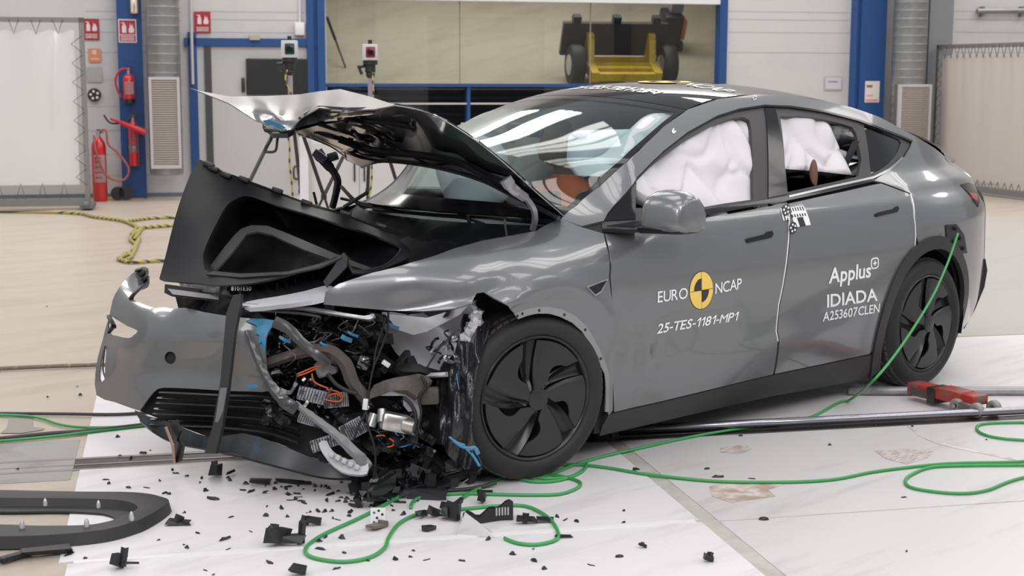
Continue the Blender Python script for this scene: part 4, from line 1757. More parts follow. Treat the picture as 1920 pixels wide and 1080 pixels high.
# seat belts
bm = B()
pts = [UA(1606, 265, 'y', -.74), UA(1578, 325, 'y', -.70), UA(1560, 370, 'y', -.66)]
for a, b in zip(pts, pts[1:]):
    w_ = Vector((.03, 0, .0))
    hexa(bm, [a - w_, a + w_, a + w_ + Vector((0, .004, 0)), a - w_ + Vector((0, .004, 0)), b - w_, b + w_, b + w_ + Vector((0, .004, 0)), b - w_ + Vector((0, .004, 0))])
obj('seat_belt', bm, mat('belt_webbing', (.03, .03, .035), .7), car, 0)

# ---- wing mirror
bm = B()
sect = []
o = UA(1250, 398, 'y', -1.06)
# cross sections along y, rounded box tapering outwards
outl = [(-.115, .0), (-.118, .05), (-.10, .11), (-.04, .148), (.04, .146), (.10, .11), (.125, .03), (.11, -.012), (0, -.018), (-.09, -.014)]
for y, sc in ((-.99, .8), (-1.0, .93), (-1.04, 1.0), (-1.10, .99), (-1.155, .9), (-1.175, .72)):
    sect.append([bm.verts.new((.63 + (x + .02) * sc * .88 + (-.99 - y) * .22, y, 1.035 + z * sc * 1.03)) for x, z in outl])
for a, b in zip(sect, sect[1:]):
    for k in range(len(outl)):
        bm.faces.new((a[k], a[(k + 1) % len(outl)], b[(k + 1) % len(outl)], b[k]))
bm.faces.new(sect[0])
bm.faces.new(sect[-1])
bmesh.ops.recalc_face_normals(bm, faces=bm.faces)
bmesh.ops.subdivide_edges(bm, edges=list(bm.edges), cuts=1, use_grid_fill=True, smooth=.6)
wm = obj('wing_mirror', bm, M_paint, car, 60)
bm = B()
hexa(bm, [(.47, -.84, 1.005), (.62, -.84, 1.005), (.66, -1.0, 1.012), (.55, -1.0, 1.012), (.48, -.84, 1.03), (.60, -.84, 1.03), (.66, -1.0, 1.03), (.55, -1.0, 1.03)])
hexa(bm, [(.55, -.985, 1.008), (.70, -.985, 1.008), (.74, -1.165, 1.012), (.62, -1.165, 1.012), (.53, -.985, 1.034), (.72, -.985, 1.034), (.76, -1.17, 1.034), (.60, -1.17, 1.034)])
bevel(bm, .006)
obj('mirror_arm', bm, M_black, wm)

# ---- fender repeater (small dark triangle)
cvx = loop([(1092, 536), (1138, 522), (1122, 547), (1108, 554)])
tri = panel('side_camera', cvx, M_chrome, car, -1, .012, .01, .02, disp=crumple)
cvx2 = loop([(1096, 537), (1134, 525), (1120, 544), (1108, 550)])
panel('lens_cover', cvx2, M_black, tri, -1, .015, .006, .02, disp=crumple)


# ---- wheels
def wheel(cx, cy, cz, ax, spin, parent, flat=0.0):
    ax = Vector(ax).normalized()
    upv = Vector((0, 0, 1))
    x = ax.cross(upv).normalized()
    z = x.cross(ax).normalized()
    c = Vector((cx, cy, cz))
    Rr = .356
    bm = B()
    # profile (radius, offset along outward axis); outer face at 0
    prof = [(.262, -.012), (.27, .002), (.29, .008), (.318, .004), (.338, -.012), (.350, -.030), (.356, -.055)]
    for k, o_ in enumerate((-.085, -.125, -.165)):
        prof += [(.356, o_ + .006), (.350, o_ + .004), (.350, o_ - .004), (.356, o_ - .006)]
    prof += [(.356, -.20), (.348, -.228), (.33, -.248), (.29, -.255), (.262, -.25), (.25, -.24), (.25, -.02)]
    lathe(bm, c, ax, prof, 72, up=upv, closed=True)
    bm.verts.ensure_lookup_table()
    for v in bm.verts:     # flattened where it stands
        if v.co.z < .006:
            v.co.z = .004
    t = obj('tyre', bm, M_tyre, parent, 50)
    # tread blocks: sipes across the shoulders as raised bars
    for o0, o1, sk in ((-.028, -.078, .010), (-.205, -.232, -.008)):
      bm = B()
      for k in range(64):
        a = 2 * math.pi * k / 64
        d = x * math.cos(a) + z * math.sin(a)
        tdir = x * -math.sin(a) + z * math.cos(a)
        if (c + d * Rr).z < .012:
            continue
        p0 = c + d * (.3455 if o0 > -.1 else .3525) + ax * o0
        p1 = c + d * (.3535 if o0 > -.1 else .344) + ax * o1 + tdir * sk
        hexa(bm, [p0 - tdir * .0135, p0 + tdir * .0135, p1 + tdir * .0135, p1 - tdir * .0135,
                  p0 - tdir * .0130 + d * .005, p0 + tdir * .0130 + d * .005, p1 + tdir * .0130 + d * .004, p1 - tdir * .0130 + d * .004])
      obj('tread', bm, mat('worn_tread', (.095, .082, .086), .7), t, 0)
    bm = B()
    lathe(bm, c, ax, [(.3562, -.082), (.3572, -.086), (.3572, -.122), (.3562, -.126)], 72, up=upv)
    lathe(bm, c, ax, [(.3562, -.128), (.3572, -.132), (.3572, -.162), (.3562, -.166)], 72, up=upv)
    bm.free()
    bm = B()
    lathe(bm, c, ax, [(.25, -.2), (.252, -.03), (.262, -.012), (.266, -.004), (.262, .0), (.254, -.002), (.246, -.016), (.235, -.05), (.235, -.2)], 60, up=upv, closed=True)
    rim = obj('rim', bm, mat('rim_black', (.014, .014, .015), .3), parent, 50)
    bm = B()
    lathe(bm, c, ax, [(0, -.075), (.245, -.075), (.245, -.085), (0, -.085)], 40, up=upv)
    obj('brake_backing', bm, mat('dark_hub', (.02, .02, .022), .5, metal=.5), rim, 0)
    # wheel cover: five blades with swept openings
    bm = B()
    NB = 5
    n_r, n_a = 14, 16
    for b in range(NB):
        a0 = spin + 2 * math.pi * b / NB
        rows = []
        for i in range(n_r + 1):
            r = .045 + (.243 - .045) * i / n_r
            q = (r - .045) / .198
            # blade spans from its leading edge to its trailing edge; the gap opens with swept teardrop
            sweep = .66 * q ** .45
            gap = .52 - .22 * q ** .5
            lo, hi = a0 + sweep + gap * .5, a0 + 2 * math.pi / NB + sweep - gap * .5 - (.24 * math.sin(math.pi * (q - .22) / .5) if .22 < q < .72 else 0)
            row = []
            for j in range(n_a + 1):
                w2 = j / n_a
                a = lo + (hi - lo) * w2
                hgt = .004 + .014 * (1 - q) - .010 * max(0, 1 - w2 * 6) ** 1.5
                row.append(bm.verts.new(c + (x * math.cos(a) + z * math.sin(a)) * r + ax * (hgt - .004)))
            rows.append(row)
        for i in range(n_r):
            for j in range(n_a):
                bm.faces.new((rows[i][j], rows[i][j + 1], rows[i + 1][j + 1], rows[i + 1][j]))
    bmesh.ops.recalc_face_normals(bm, faces=bm.faces)
    bmesh.ops.solidify(bm, geom=list(bm.faces), thickness=.007)
    obj('wheel_cover', bm, mat('satin_black_cover', (.022, .022, .023), .36), rim, 35)
    bm = B()
    lathe(bm, c, ax, [(0, .022), (.03, .021), (.046, .016), (.048, .004), (0, .0)], 28, up=upv)
    obj('hub_cap', bm, mat('satin_black_cover', (.022, .022, .023), .36), rim, 40)
    # recessed slot floor between the blades, open along one side
    bm = B()
    for b in range(NB):
        a0 = spin + 2 * math.pi * b / NB
        rows = []
        for i in range(n_r + 1):
            r = .040 + (.246 - .040) * i / n_r
            q = (r - .040) / .206
            sweep = .66 * q ** .45
            gap = .54 - .22 * q ** .5
            row = []
            for j in range(5):
                w2 = j / 4
                a = a0 + sweep - gap * .5 + gap * w2
                row.append(bm.verts.new(c + (x * math.cos(a) + z * math.sin(a)) * r + ax * (-.006 - .030 * math.sin(math.pi * min(w2 * .72 + .04, 1)) * min(1, q * 5))))
            rows.append(row)
        for i in range(n_r):
            for j in range(4):
                bm.faces.new((rows[i][j], rows[i][j + 1], rows[i + 1][j + 1], rows[i + 1][j]))
    bmesh.ops.recalc_face_normals(bm, faces=bm.faces)
    bmesh.ops.solidify(bm, geom=list(bm.faces), thickness=.004)
    obj('cover_slot', bm, mat('dark_slot', (.013, .013, .013), .3), rim, 40)
    return t


for nm, (cx, cy, cz), ax, sp in (('rear', (2.89, -.935, .356), (0, -1, 0), .77), ('rear', (2.89, .935, .356), (0, 1, 0), .2),
                                 ('front', (.022, -.918, .356), (-.19, -.98, -.03), .77), ('front', (.03, .90, .356), (.2, .98, 0), .3)):
    w_ = bpy.data.objects.new(nm + '_wheel', None)
    COL.objects.link(w_)
    w_.parent = car
    w_.matrix_parent_inverse = Matrix.Translation(-wloc(car))
    w_.location = (cx, cy, cz)
    WL[w_.name] = Vector((cx, cy, cz))
    wheel(cx, cy, cz, ax, sp, w_)
# wheel wells
for side in (-1, 1):
    bm = B()
    prev = None
    for k in range(19):
        a = math.radians(-15 + 210 * k / 18)
        px_, pz_ = AR_X + .415 * math.cos(a), AR_Z + .415 * math.sin(a)
        r_ = [bm.verts.new((px_, side * y, pz_)) for y in (.60, .90)]
        if prev:
            bm.faces.new((prev[0], prev[1], r_[1], r_[0]))
        prev = r_
    bmesh.ops.solidify(bm, geom=list(bm.faces), thickness=.006)
    obj('wheel_well', bm, M_inner, car, 60)
# ---------------------------------------------------------------- wrecked front: sheets traced at their own distances
def tps(ctrl):
    """smooth distance field through (px, py, d) points"""
    P = np.array([(a / 300.0, b / 300.0) for a, b, c in ctrl])
    v = np.array([c for a, b, c in ctrl])
    n = len(P)

    def k(r2):
        return np.where(r2 > 1e-12, .5 * r2 * np.log(np.maximum(r2, 1e-12)), 0)
    A = np.zeros((n + 3, n + 3))
    A[:n, :n] = k(((P[:, None] - P[None]) ** 2).sum(-1)) + np.eye(n) * 1e-4
    A[:n, n] = 1
    A[:n, n + 1:] = P
    A[n, :n] = 1
    A[n + 1:, :n] = P.T
    w_ = np.linalg.solve(A, np.concatenate([v, [0, 0, 0]]))

    def f(px, py):
        q = np.array([px / 300.0, py / 300.0])
        return float(k(((P - q) ** 2).sum(-1)) @ w_[:n] + w_[n] + q @ w_[n + 1:])
    return f


def sheet(name, poly, ctrl, m, parent, thick=.006, step=9, holes=(), crump=None, fold=None):
    d0 = tps(ctrl) if len(ctrl) > 2 else (lambda a, b: ctrl[0][2])
    rr = random.Random(hash(poly[0]) % 1000 + len(poly))
    waves = []
    if crump:
        for _ in range(7):
            a = rr.uniform(0, 6.28)
            fq = rr.uniform(.5, 1.6) * crump[1]
            waves.append((math.cos(a) * fq, math.sin(a) * fq, rr.uniform(0, 6.28), rr.uniform(.4, 1)))

    def d(a, b):
        o = d0(a, b)
        for wx, wy, p, am in waves:
            s_ = math.sin(a * wx + b * wy + p)
            o += crump[0] * am * (1 - abs(s_) * 2 if crump[2] else s_)
        if fold:
            o += fold(a, b)
        return o

    def pos(a, b):
        return U(a, b, d(a, b))

    def nrm(a, b):
        e = .7
        u_, v_ = pos(a + e, b) - pos(a - e, b), pos(a, b + e) - pos(a, b - e)
        n = u_.cross(v_).normalized()
        return n if n.dot(Vector(CAM) - pos(a, b)) > 0 else -n
    vs, fs = cdt(poly, step, holes)
    return shell(name, vs, fs, pos, nrm, m, parent, thick)


def strip(name, path, wpx, m, parent, th=.01, n=5, twist=0.0):
    """bent flat bar along (px,py,d) points, wpx wide in the view"""
    pts = smooth_path([U(a, b, c) for a, b, c in path], n)
    k = len(pts)
    bm = B()
    prev = None
    for i, p in enumerate(pts):
        t = (pts[min(i + 1, k - 1)] - pts[max(i - 1, 0)]).normalized()
        vdir = (p - Vector(CAM)).normalized()
        sd = t.cross(vdir).normalized()
        if twist:
            sd = Matrix.Rotation(twist * math.sin(i * 1.7), 3, t) @ sd
        bk = t.cross(sd)
        if bk.dot(vdir) < 0:
            bk = -bk
        wd = wpx[min(int(i / n), len(wpx) - 1)] if isinstance(wpx, (list, tuple)) else wpx
        h = wd * (p - Vector(CAM)).dot(Vector(_fw)) / FPX / 2
        ring = [bm.verts.new(q) for q in (p - sd * h, p - sd * h * .3 - bk * th * .5, p + sd * h * .5 - bk * th * .3, p + sd * h, p + sd * h + bk * th, p - sd * h + bk * th)]
        if prev:
            for a in range(6):
                bm.faces.new((prev[a], prev[(a + 1) % 6], ring[(a + 1) % 6], ring[a]))
        else:
            bm.faces.new(ring)
        prev = ring
    bm.faces.new(prev)
    return obj(name, bm, m, parent, 30)


def wire(name, path, r, m, parent, n=6, seg=6):
    bm = B()
    tube(bm, smooth_path([U(a, b, c) for a, b, c in path], n), r, seg)
    return obj(name, bm, m, parent, 180)


def gbox(name, px, py, d, w_, h_, dep, m, parent, rot=0.0, bev=.006, yaw=0.0):
    """bevelled box facing the view, size in metres"""
    c = U(px, py, d)
    a, b, f = Vector(_rt), Vector(_up), Vector(_fw)
    a, b = a * math.cos(rot) + b * math.sin(rot), b * math.cos(rot) - a * math.sin(rot)
    a, f = a * math.cos(yaw) + f * math.sin(yaw), f * math.cos(yaw) - a * math.sin(yaw)
    bm = B()
    hexa(bm, [c + a * i * w_ / 2 + b * k * h_ / 2 + f * j * dep / 2 for k in (-1, 1) for i, j in ((-1, -1), (1, -1), (1, 1), (-1, 1))])
    if bev:
        bevel(bm, bev)
    return obj(name, bm, m, parent)


M_hoodin = mat('black_hood_underside', (0.012, 0.012, 0.016), 0.18, coat=.8)
M_fold = mat('beige_facet_metal', (.46, .42, .36), .15, metal=.9)
M_folded = mat('polished_grey_paint', (.14, .142, .146), .22, metal=.35, coat=.3)
M_strip = mat('translucent_grey_strip', (.045, .045, .048), .25, coat=.4)
M_felt = mat('dusty_grey_felt', (.085, .072, .068), .9, bump=.3, bscale=80, dirt=(.14, .12, .12), dscale=14)
M_lip = mat('dark_scuffed_valance', (.035, .038, .042), .38, dirt=(.02, .085, .13), dscale=7, dlo=.60, dhi=.72)
M_hinge = mat('dark_hinge_steel', (.05, .05, .07), .25, metal=.7)
M_cast = mat('silver_casting', (.62, .60, .56), .28, metal=.85, dirt=(.42, .41, .40), dscale=12)
M_orange = mat('orange_cable', (.60, .10, .015), .4)
M_wirek = mat('black_wire', (.012, .012, .013), .45)
M_cg = mat('grey_wire', (.20, .20, .22), .4)
M_silv = mat('crumpled_silver_panel', (.62, .62, .66), .32, metal=.25, coat=.3)

# hood: buckled outer skin folded forward, dark underside arched over the bay
hood = thing('hood_root', '', '', (0, 0, 0)) if False else None
h_in = [(742, 199), (792, 209), (837, 230), (896, 268), (955, 316), (1005, 362), (1056, 405), (1047, 410), (955, 364), (896, 336), (807, 312), (718, 302), (677, 313), (650, 301),
        (630, 280), (590, 263), (548, 247), (565, 222), (598, 203), (650, 207), (700, 206)]
h_ctl = [(742, 199, 6.02), (837, 230, 6.02), (896, 268, 6.08), (955, 316, 6.2), (1056, 405, 6.38), (955, 364, 6.53), (896, 336, 6.66), (807, 312, 6.82), (718, 302, 7.05), (677, 313, 7.25),
         (630, 280, 7.0), (590, 263, 6.6), (548, 247, 6.2), (598, 203, 6.1), (650, 207, 6.1), (760, 260, 6.75), (860, 290, 6.55), (690, 250, 6.75), (640, 235, 6.5)]


def hfold(a, b):
    k = sstep(800, 640, a)
    return (k * (.040 * (1 - 2 * abs(math.sin(a * .024 + b * .055))) + .012 * math.sin(a * .06 - b * .08))
            + .03 * math.exp(-((b - 318 + .00075 * (a - 800) ** 2 - .25 * (a - 800)) / 9) ** 2) * sstep(640, 720, a))


hd = sheet('hood', h_in, h_ctl, M_hoodin, car, .012, 7, fold=hfold)
# outer skin
h_out = [(357, 165), (372, 170), (430, 181), (500, 180), (560, 177), (600, 171), (638, 167), (690, 180), (742, 197), (700, 205), (650, 206), (598, 202), (565, 221), (545, 243), (527, 246), (505, 236), (480, 226),
         (430, 194), (400, 182)]
o_ctl = [(357, 165, 6.66), (430, 181, 6.72), (560, 177, 6.95), (638, 167, 6.82), (742, 197, 6.0), (700, 205, 6.05), (650, 206, 6.08), (598, 202, 6.08), (565, 221, 6.12), (530, 245, 6.1), (505, 236, 6.16), (480, 226, 6.25),
         (430, 194, 6.48), (520, 212, 6.2), (500, 195, 6.42), (585, 185, 6.5), (660, 188, 6.4)]


def ofold(a, b):
    return (.045 * max(0, 1 - abs((a - 640) * .8 + (b - 190) * .9) / 30)
            - .035 * math.exp(-((a - 575 + (b - 200) * .9) / 20) ** 2)
            + .020 * math.exp(-((b - 200 - .30 * (a - 500)) / 9) ** 2) * sstep(420, 480, a) * sstep(600, 540, a))


sheet('hood_skin', h_out, o_ctl, M_folded, hd, .004, 6, fold=ofold)
d_ = tps(h_ctl)
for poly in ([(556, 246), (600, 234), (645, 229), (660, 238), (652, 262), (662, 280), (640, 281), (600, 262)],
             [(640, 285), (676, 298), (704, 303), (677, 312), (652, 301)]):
    sheet('underside_facet', poly, [(a, b, d_(a, b) + hfold(a, b) - .03) for a, b in poly], M_fold, hd, .004, 6)  # beige metallic facets, then slivers, laid over the black hood underside
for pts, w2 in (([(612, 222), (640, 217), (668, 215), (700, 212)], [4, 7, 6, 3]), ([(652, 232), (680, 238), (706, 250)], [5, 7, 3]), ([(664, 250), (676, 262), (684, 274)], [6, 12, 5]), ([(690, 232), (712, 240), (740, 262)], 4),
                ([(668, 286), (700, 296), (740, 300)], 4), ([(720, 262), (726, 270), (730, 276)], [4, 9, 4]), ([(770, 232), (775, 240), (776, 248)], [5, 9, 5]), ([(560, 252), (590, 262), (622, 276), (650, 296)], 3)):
    strip('underside_facet', [(a, b, d_(a, b) + hfold(a, b) - .05) for a, b in pts], w2, M_fold, hd, .004, 4, twist=.2)
for pts, w2 in (([(600, 236), (632, 246), (660, 256)], 3), ([(590, 250), (630, 262), (664, 270)], 2.5), ([(630, 240), (650, 250), (676, 262), (700, 266)], 5), ([(650, 222), (690, 228), (740, 232), (775, 240)], 9), ([(690, 246), (716, 262), (750, 280)], 7)):
    strip('inner_ridge', [(a, b, d_(a, b) + hfold(a, b) - .06) for a, b in pts], w2, M_hoodin, hd, .012, 4)
# bright rim along the near edge of the hood
strip('hood_edge', [(742, 198, 5.99), (792, 208, 5.99), (837, 229, 6.0), (896, 267, 6.05), (955, 315, 6.17), (1005, 361, 6.27), (1056, 404, 6.36)], 2.6, M_folded, hd, .012)
strip('hood_edge', [(677, 312, 7.2), (718, 301, 7.02), (807, 311, 6.8), (896, 335, 6.62), (955, 363, 6.5), (1047, 409, 6.35)], 9, mat('dark_edge_paint', (.03, .03, .04), .2, coat=1), hd, .012)
# inner frame ridge
strip('inner_ridge', [(640, 262, 6.62), (700, 282, 6.72), (780, 290, 6.66), (860, 305, 6.55), (930, 338, 6.4), (990, 375, 6.33)], 14, M_hoodin, hd, .02)
sheet('blue_smear', [(492, 226), (505, 224), (524, 231), (536, 240), (528, 243), (512, 236), (500, 234)], [(492, 226, 6.13), (510, 230, 6.10), (536, 240, 6.06)], M_bluep, hd, .002, 4)
sheet('latch_cover', [(492, 232), (512, 241), (532, 245), (552, 243), (540, 250), (512, 250)], [(492, 232, 6.2), (532, 246, 6.1), (552, 243, 6.13)], M_dark, hd, .02, 5)
bm = B()
for pts in ([(497, 285), (516, 283), (520, 262), (524, 247)], [(497, 285), (499, 276), (508, 262), (510, 248)]):
    tube(bm, smooth_path([U(a, b, 6.12) for a, b in pts], 5), .0055, 8)
obj('hood_striker', bm, M_dark, hd)
gbox('latch_plate', 516, 246, 6.12, .09, .016, .05, M_dark, hd, -.1)
# hinges
strip('hood_hinge', [(948, 336, 6.24), (958, 350, 6.26), (972, 362, 6.27), (988, 374, 6.29), (1000, 392, 6.31), (1003, 412, 6.34), (998, 432, 6.37)], [24, 20, 18, 12, 12, 12, 11], mat('grey_hinge_steel', (.34, .34, .37), .3, metal=.6), car, .012)
strip('hood_hinge', [(594, 284, 7.12), (604, 298, 7.13), (622, 318, 7.15), (633, 338, 7.17), (630, 362, 7.18), (623, 390, 7.2)], [22, 18, 14, 14, 13, 12], M_hinge, car, .02)
gbox('hinge_bracket', 600, 293, 7.1, .07, .04, .04, M_hinge, car, -.6)
gbox('hinge_bracket', 624, 294, 7.14, .05, .04, .04, M_dark, car, .3)
strip('gas_strut', [(946, 412, 6.28), (948, 428, 6.3), (951, 446, 6.32)], 4, M_alu, car, .006)
strip('gas_strut', [(588, 360, 7.0), (591, 372, 7.0), (594, 384, 7.0)], 5, M_lin, car, .006)

# ---- front trunk liner popped up out of the bay
tub_out = [(371, 299), (380, 301), (408, 320), (424, 326), (455, 340), (518, 363), (578, 384), (646, 405), (714, 431), (760, 443), (806, 452), (850, 424), (858, 428), (846, 452), (800, 470), (752, 490), (706, 508), (662, 512),
           (650, 486), (644, 473), (599, 495), (535, 517), (472, 531), (408, 535), (365, 531), (306, 526), (299, 521), (310, 481), (327, 412), (343, 362), (357, 327)]
tub_in = [(382, 500), (380, 476), (392, 444), (408, 412), (425, 384), (448, 369), (472, 367), (518, 384), (580, 402), (642, 422), (700, 440), (745, 460), (752, 472), (730, 494), (706, 504), (662, 508), (640, 480), (596, 500), (540, 513), (450, 518), (408, 515), (390, 509)]
t_ctl = [(371, 299, 6.55), (299, 521, 6.45), (340, 400, 6.48), (408, 535, 6.2), (535, 517, 6.06), (644, 473, 6.02), (455, 340, 6.6), (578, 384, 6.62), (714, 431, 6.6), (760, 443, 6.58), (850, 424, 6.72), (706, 508, 6.1),
         (382, 490, 6.36), (448, 369, 6.56), (410, 515, 6.24), (650, 500, 6.05)]
tub = sheet('trunk_liner', rnd(tub_out, 2, (0, 11, 18, 19, 26)), t_ctl, M_lin, car, .01, 10, holes=[rnd(tub_in, 2)])
td = tps(t_ctl)
bm = B()
inn = rnd(tub_in, 3)
ctr = (sum(a for a, b in inn) / len(inn), sum(b for a, b in inn) / len(inn))
V1 = Vector((_fw[0], _fw[1], 0)).normalized()
rings = []
for q, dz, sc in ((0, 0, 1.0), (.012, -.002, .985), (.10, -.012, .97), (.24, -.03, .95), (.36, -.05, .93), (.40, -.06, .86), (.41, -.06, .4)):
    rings.append([bm.verts.new(U(ctr[0] + (a - ctr[0]) * sc, ctr[1] + (b - ctr[1]) * sc, td(a, b)) + V1 * q + Vector((0, 0, dz))) for a, b in inn])
for a, b in zip(rings, rings[1:]):
    for k in range(len(inn)):
        bm.faces.new((a[k], a[(k + 1) % len(inn)], b[(k + 1) % len(inn)], b[k]))
bm.faces.new(rings[-1])
bmesh.ops.recalc_face_normals(bm, faces=bm.faces)
bmesh.ops.solidify(bm, geom=list(bm.faces), thickness=.004)
obj('trunk_tub', bm, mat('black_tub_plastic', (.012, .012, .014), .6), tub, 50)
bnd = [(391, 503), (420, 464), (440, 440), (452, 429), (471, 422), (501, 423), (540, 438), (578, 454), (655, 487), (706, 506), (690, 507), (642, 494), (570, 468), (530, 450), (510, 440), (482, 434), (463, 438), (433, 476), (404, 507)]
sheet('liner_ledge', bnd, [(a, b, td(a, b) + .10) for a, b in bnd], mat('grey_ledge', (.060, .060, .062), .5), tub, .01, 8)
sheet('liner_lip', [(386, 514), (450, 520), (540, 514), (600, 501), (640, 483), (648, 474), (600, 494), (540, 509), (450, 513), (400, 508)], [(a, b, td(a, b) - .012) for a, b in tub_in[:1] + [(450, 517), (540, 512), (640, 480)]], M_lin, tub, .008, 8)
for px, py in ((392, 309), (400, 316), (424, 328), (458, 336), (520, 357), (575, 380), (648, 400), (715, 424)):
    gbox('clip', px, py, td(px, py) - .01, .05, .022, .03, M_dark, tub, -.35, .006)
bm = B()
for a, b in (((330, 520), (470, 528)), ((470, 528), (600, 498))):
    pass
bm.free()
strip('rim_rail', [(a, b, td(a, b) + .01) for a, b in ((384, 303), (408, 319), (440, 332), (500, 354), (560, 377), (640, 402), (710, 428), (756, 440))], 6, M_dark, tub, .015)
# second flap of the liner, bent up at right
sheet('liner_flap', [(644, 473), (652, 483), (650, 500), (636, 515), (612, 538), (606, 528), (622, 505)], [(644, 473, 6.0), (652, 483, 5.98), (636, 515, 5.96), (612, 538, 5.95)], M_lin, tub, .006, 6)

# bay between liner and windscreen
bm = B()
prev = None
for i in range(31):
    y = -.74 + 1.48 * i / 30
    k = 1 - abs(y / .74) ** 2.2
    ring = [bm.verts.new((x - .26 * k * wgt, y, z + .012 * math.sin(i * 1.9 + n_ * 2) * (n_ % 2))) for n_, (x, z, wgt) in enumerate(
        ((.34, 1.035, 1), (.26, .985, 1), (.20, .955, 1), (.12, .965, .8), (.02, .93, .5), (-.10, .90, .3), (-.20, .86, .2), (-.30, .70, .1)))]
    if prev:
        for a in range(7):
            bm.faces.new((prev[a], prev[a + 1], ring[a + 1], ring[a]))
    prev = ring
bmesh.ops.solidify(bm, geom=list(bm.faces), thickness=.006)
cowl = obj('cowl_cover', bm, M_lin, car, 35)
for k, path in enumerate(([(640, 350, 7.1), (670, 380, 7.0), (700, 388, 6.95)], [(645, 388, 7.0), (690, 360, 7.02)], [(700, 392, 6.9), (800, 402, 6.75), (870, 408, 6.62), (905, 420, 6.5)],
                          [(800, 440, 6.55), (840, 446, 6.5), (900, 452, 6.4), (940, 446, 6.36)], [(770, 412, 6.7), (850, 420, 6.6)], [(860, 400, 6.6), (876, 405, 6.56), (880, 420, 6.52)])):
    strip('bay_rib', path, 7, M_lin, cowl, .02)
strip('bay_rail', [(806, 452, 6.5), (830, 438, 6.6), (852, 422, 6.66)], [14, 16, 14], M_lin, car, .02)
bm = B()
tube(bm, [UA(640, 372, 'y', .60), UA(760, 398, 'y', .1)], .008, 8)
tube(bm, [UA(760, 398, 'y', .05), UA(980, 412, 'y', -.6)], .008, 8)
obj('wiper', bm, M_dark, car)

# ---- bumper cover, torn off at the near corner
bump = [(256, 507), (265, 504), (273, 506), (276, 528), (266, 537), (254, 549), (247, 560), (266, 569), (288, 577), (305, 575), (322, 579), (347, 577), (381, 585), (432, 593), (458, 596), (516, 601), (507, 616), (499, 632), (497, 660),
        (499, 682), (503, 710), (505, 733), (470, 734), (424, 733), (364, 729), (306, 727), (292, 732), (283, 741), (272, 756), (262, 770), (251, 767), (215, 754), (181, 741), (179, 698), (184, 668), (192, 639), (198, 615), (205, 592), (209, 572), (215, 553), (234, 525)]
b_ctl = [(256, 507, 6.98), (276, 528, 6.92), (247, 560, 6.72), (205, 592, 6.84), (192, 639, 6.86), (179, 698, 6.80), (181, 741, 6.76), (215, 754, 6.62), (230, 650, 6.60), (262, 700, 6.47), (288, 577, 6.52), (347, 577, 6.38), (320, 671, 6.36),
         (262, 769, 6.46), (300, 727, 6.38), (424, 640, 6.12), (432, 593, 6.16), (424, 733, 6.14), (499, 632, 6.0), (499, 682, 5.97), (505, 733, 6.02), (516, 601, 6.03), (330, 620, 6.36)]
slot = [(206, 594), (220, 600), (240, 612), (258, 620), (250, 629), (241, 634), (220, 630), (203, 623)]
slit = [(196, 648), (199, 656), (197, 690), (196, 711), (188, 715), (186, 700), (190, 673)]
hole = [(319 + 11 * math.cos(k * .5236), 671 + 12 * math.sin(k * .5236)) for k in range(12)]


def bfold(a, b):
    o = -.035 * math.exp(-((b - 632 - .0 * a) / 26) ** 2) * sstep(215, 290, a) * .5
    o += .02 * math.exp(-((b - 700) / 22) ** 2) * sstep(230, 300, a)
    o += .012 * math.sin((a * .055 + b * .02)) * sstep(340, 420, a) * sstep(720, 600, b)
    return o


bmp = sheet('bumper_cover', rnd(bump, 2, (15, 29, 23)), b_ctl, M_paint, car, .006, 8, holes=[rnd(slot, 2), rnd(slit, 2), hole], fold=bfold)
sheet('tow_hole', [(319 + 14 * math.cos(k * .5236), 671 + 15 * math.sin(k * .5236)) for k in range(12)], [(319, 671, 6.40)], M_dark, bmp, .01, 6)
bx = tps(b_ctl)
sheet('blue_smear', rnd([(474, 597), (516, 601), (507, 616), (499, 632), (497, 660), (494, 655), (491, 640), (484, 646), (486, 628), (478, 626), (482, 612), (472, 606), (460, 603)], 2), [(a, b, bx(a, b) + bfold(a, b) - .004) for a, b in bump[12:20]], M_bluep, bmp, .002, 5)
sheet('blue_smear', [(458, 722), (480, 720), (486, 726), (470, 729)], [(470, 725, 6.0)] * 1, M_bluep, bmp, .002, 5)
strip('bumper_edge', [(256, 507, 6.97), (270, 506, 6.94), (276, 528, 6.90), (262, 541, 6.80), (250, 553, 6.73), (247, 560, 6.71)], 7, M_dark, bmp, .03)
for px, py in ((268, 512), (272, 522), (264, 534)):
    gbox('clip', px, py, 6.9, .04, .02, .03, M_dark, bmp, .8, .005)
strip('bumper_edge', [(204, 594, 6.80), (212, 610, 6.74), (205, 622, 6.76)], 8, M_dark, bmp, .03)
strip('bumper_edge', [(197, 650, 6.80), (193, 690, 6.78), (199, 712, 6.72)], 3, M_dark, bmp, .02)
sheet('energy_absorber', [(326, 546), (446, 558), (470, 574), (505, 604), (440, 600), (380, 592), (336, 584)], [(326, 546, 6.5), (446, 558, 6.3), (505, 604, 6.15), (336, 584, 6.5)], M_lin, car, .02, 8, crump=(.012, .06, 1))
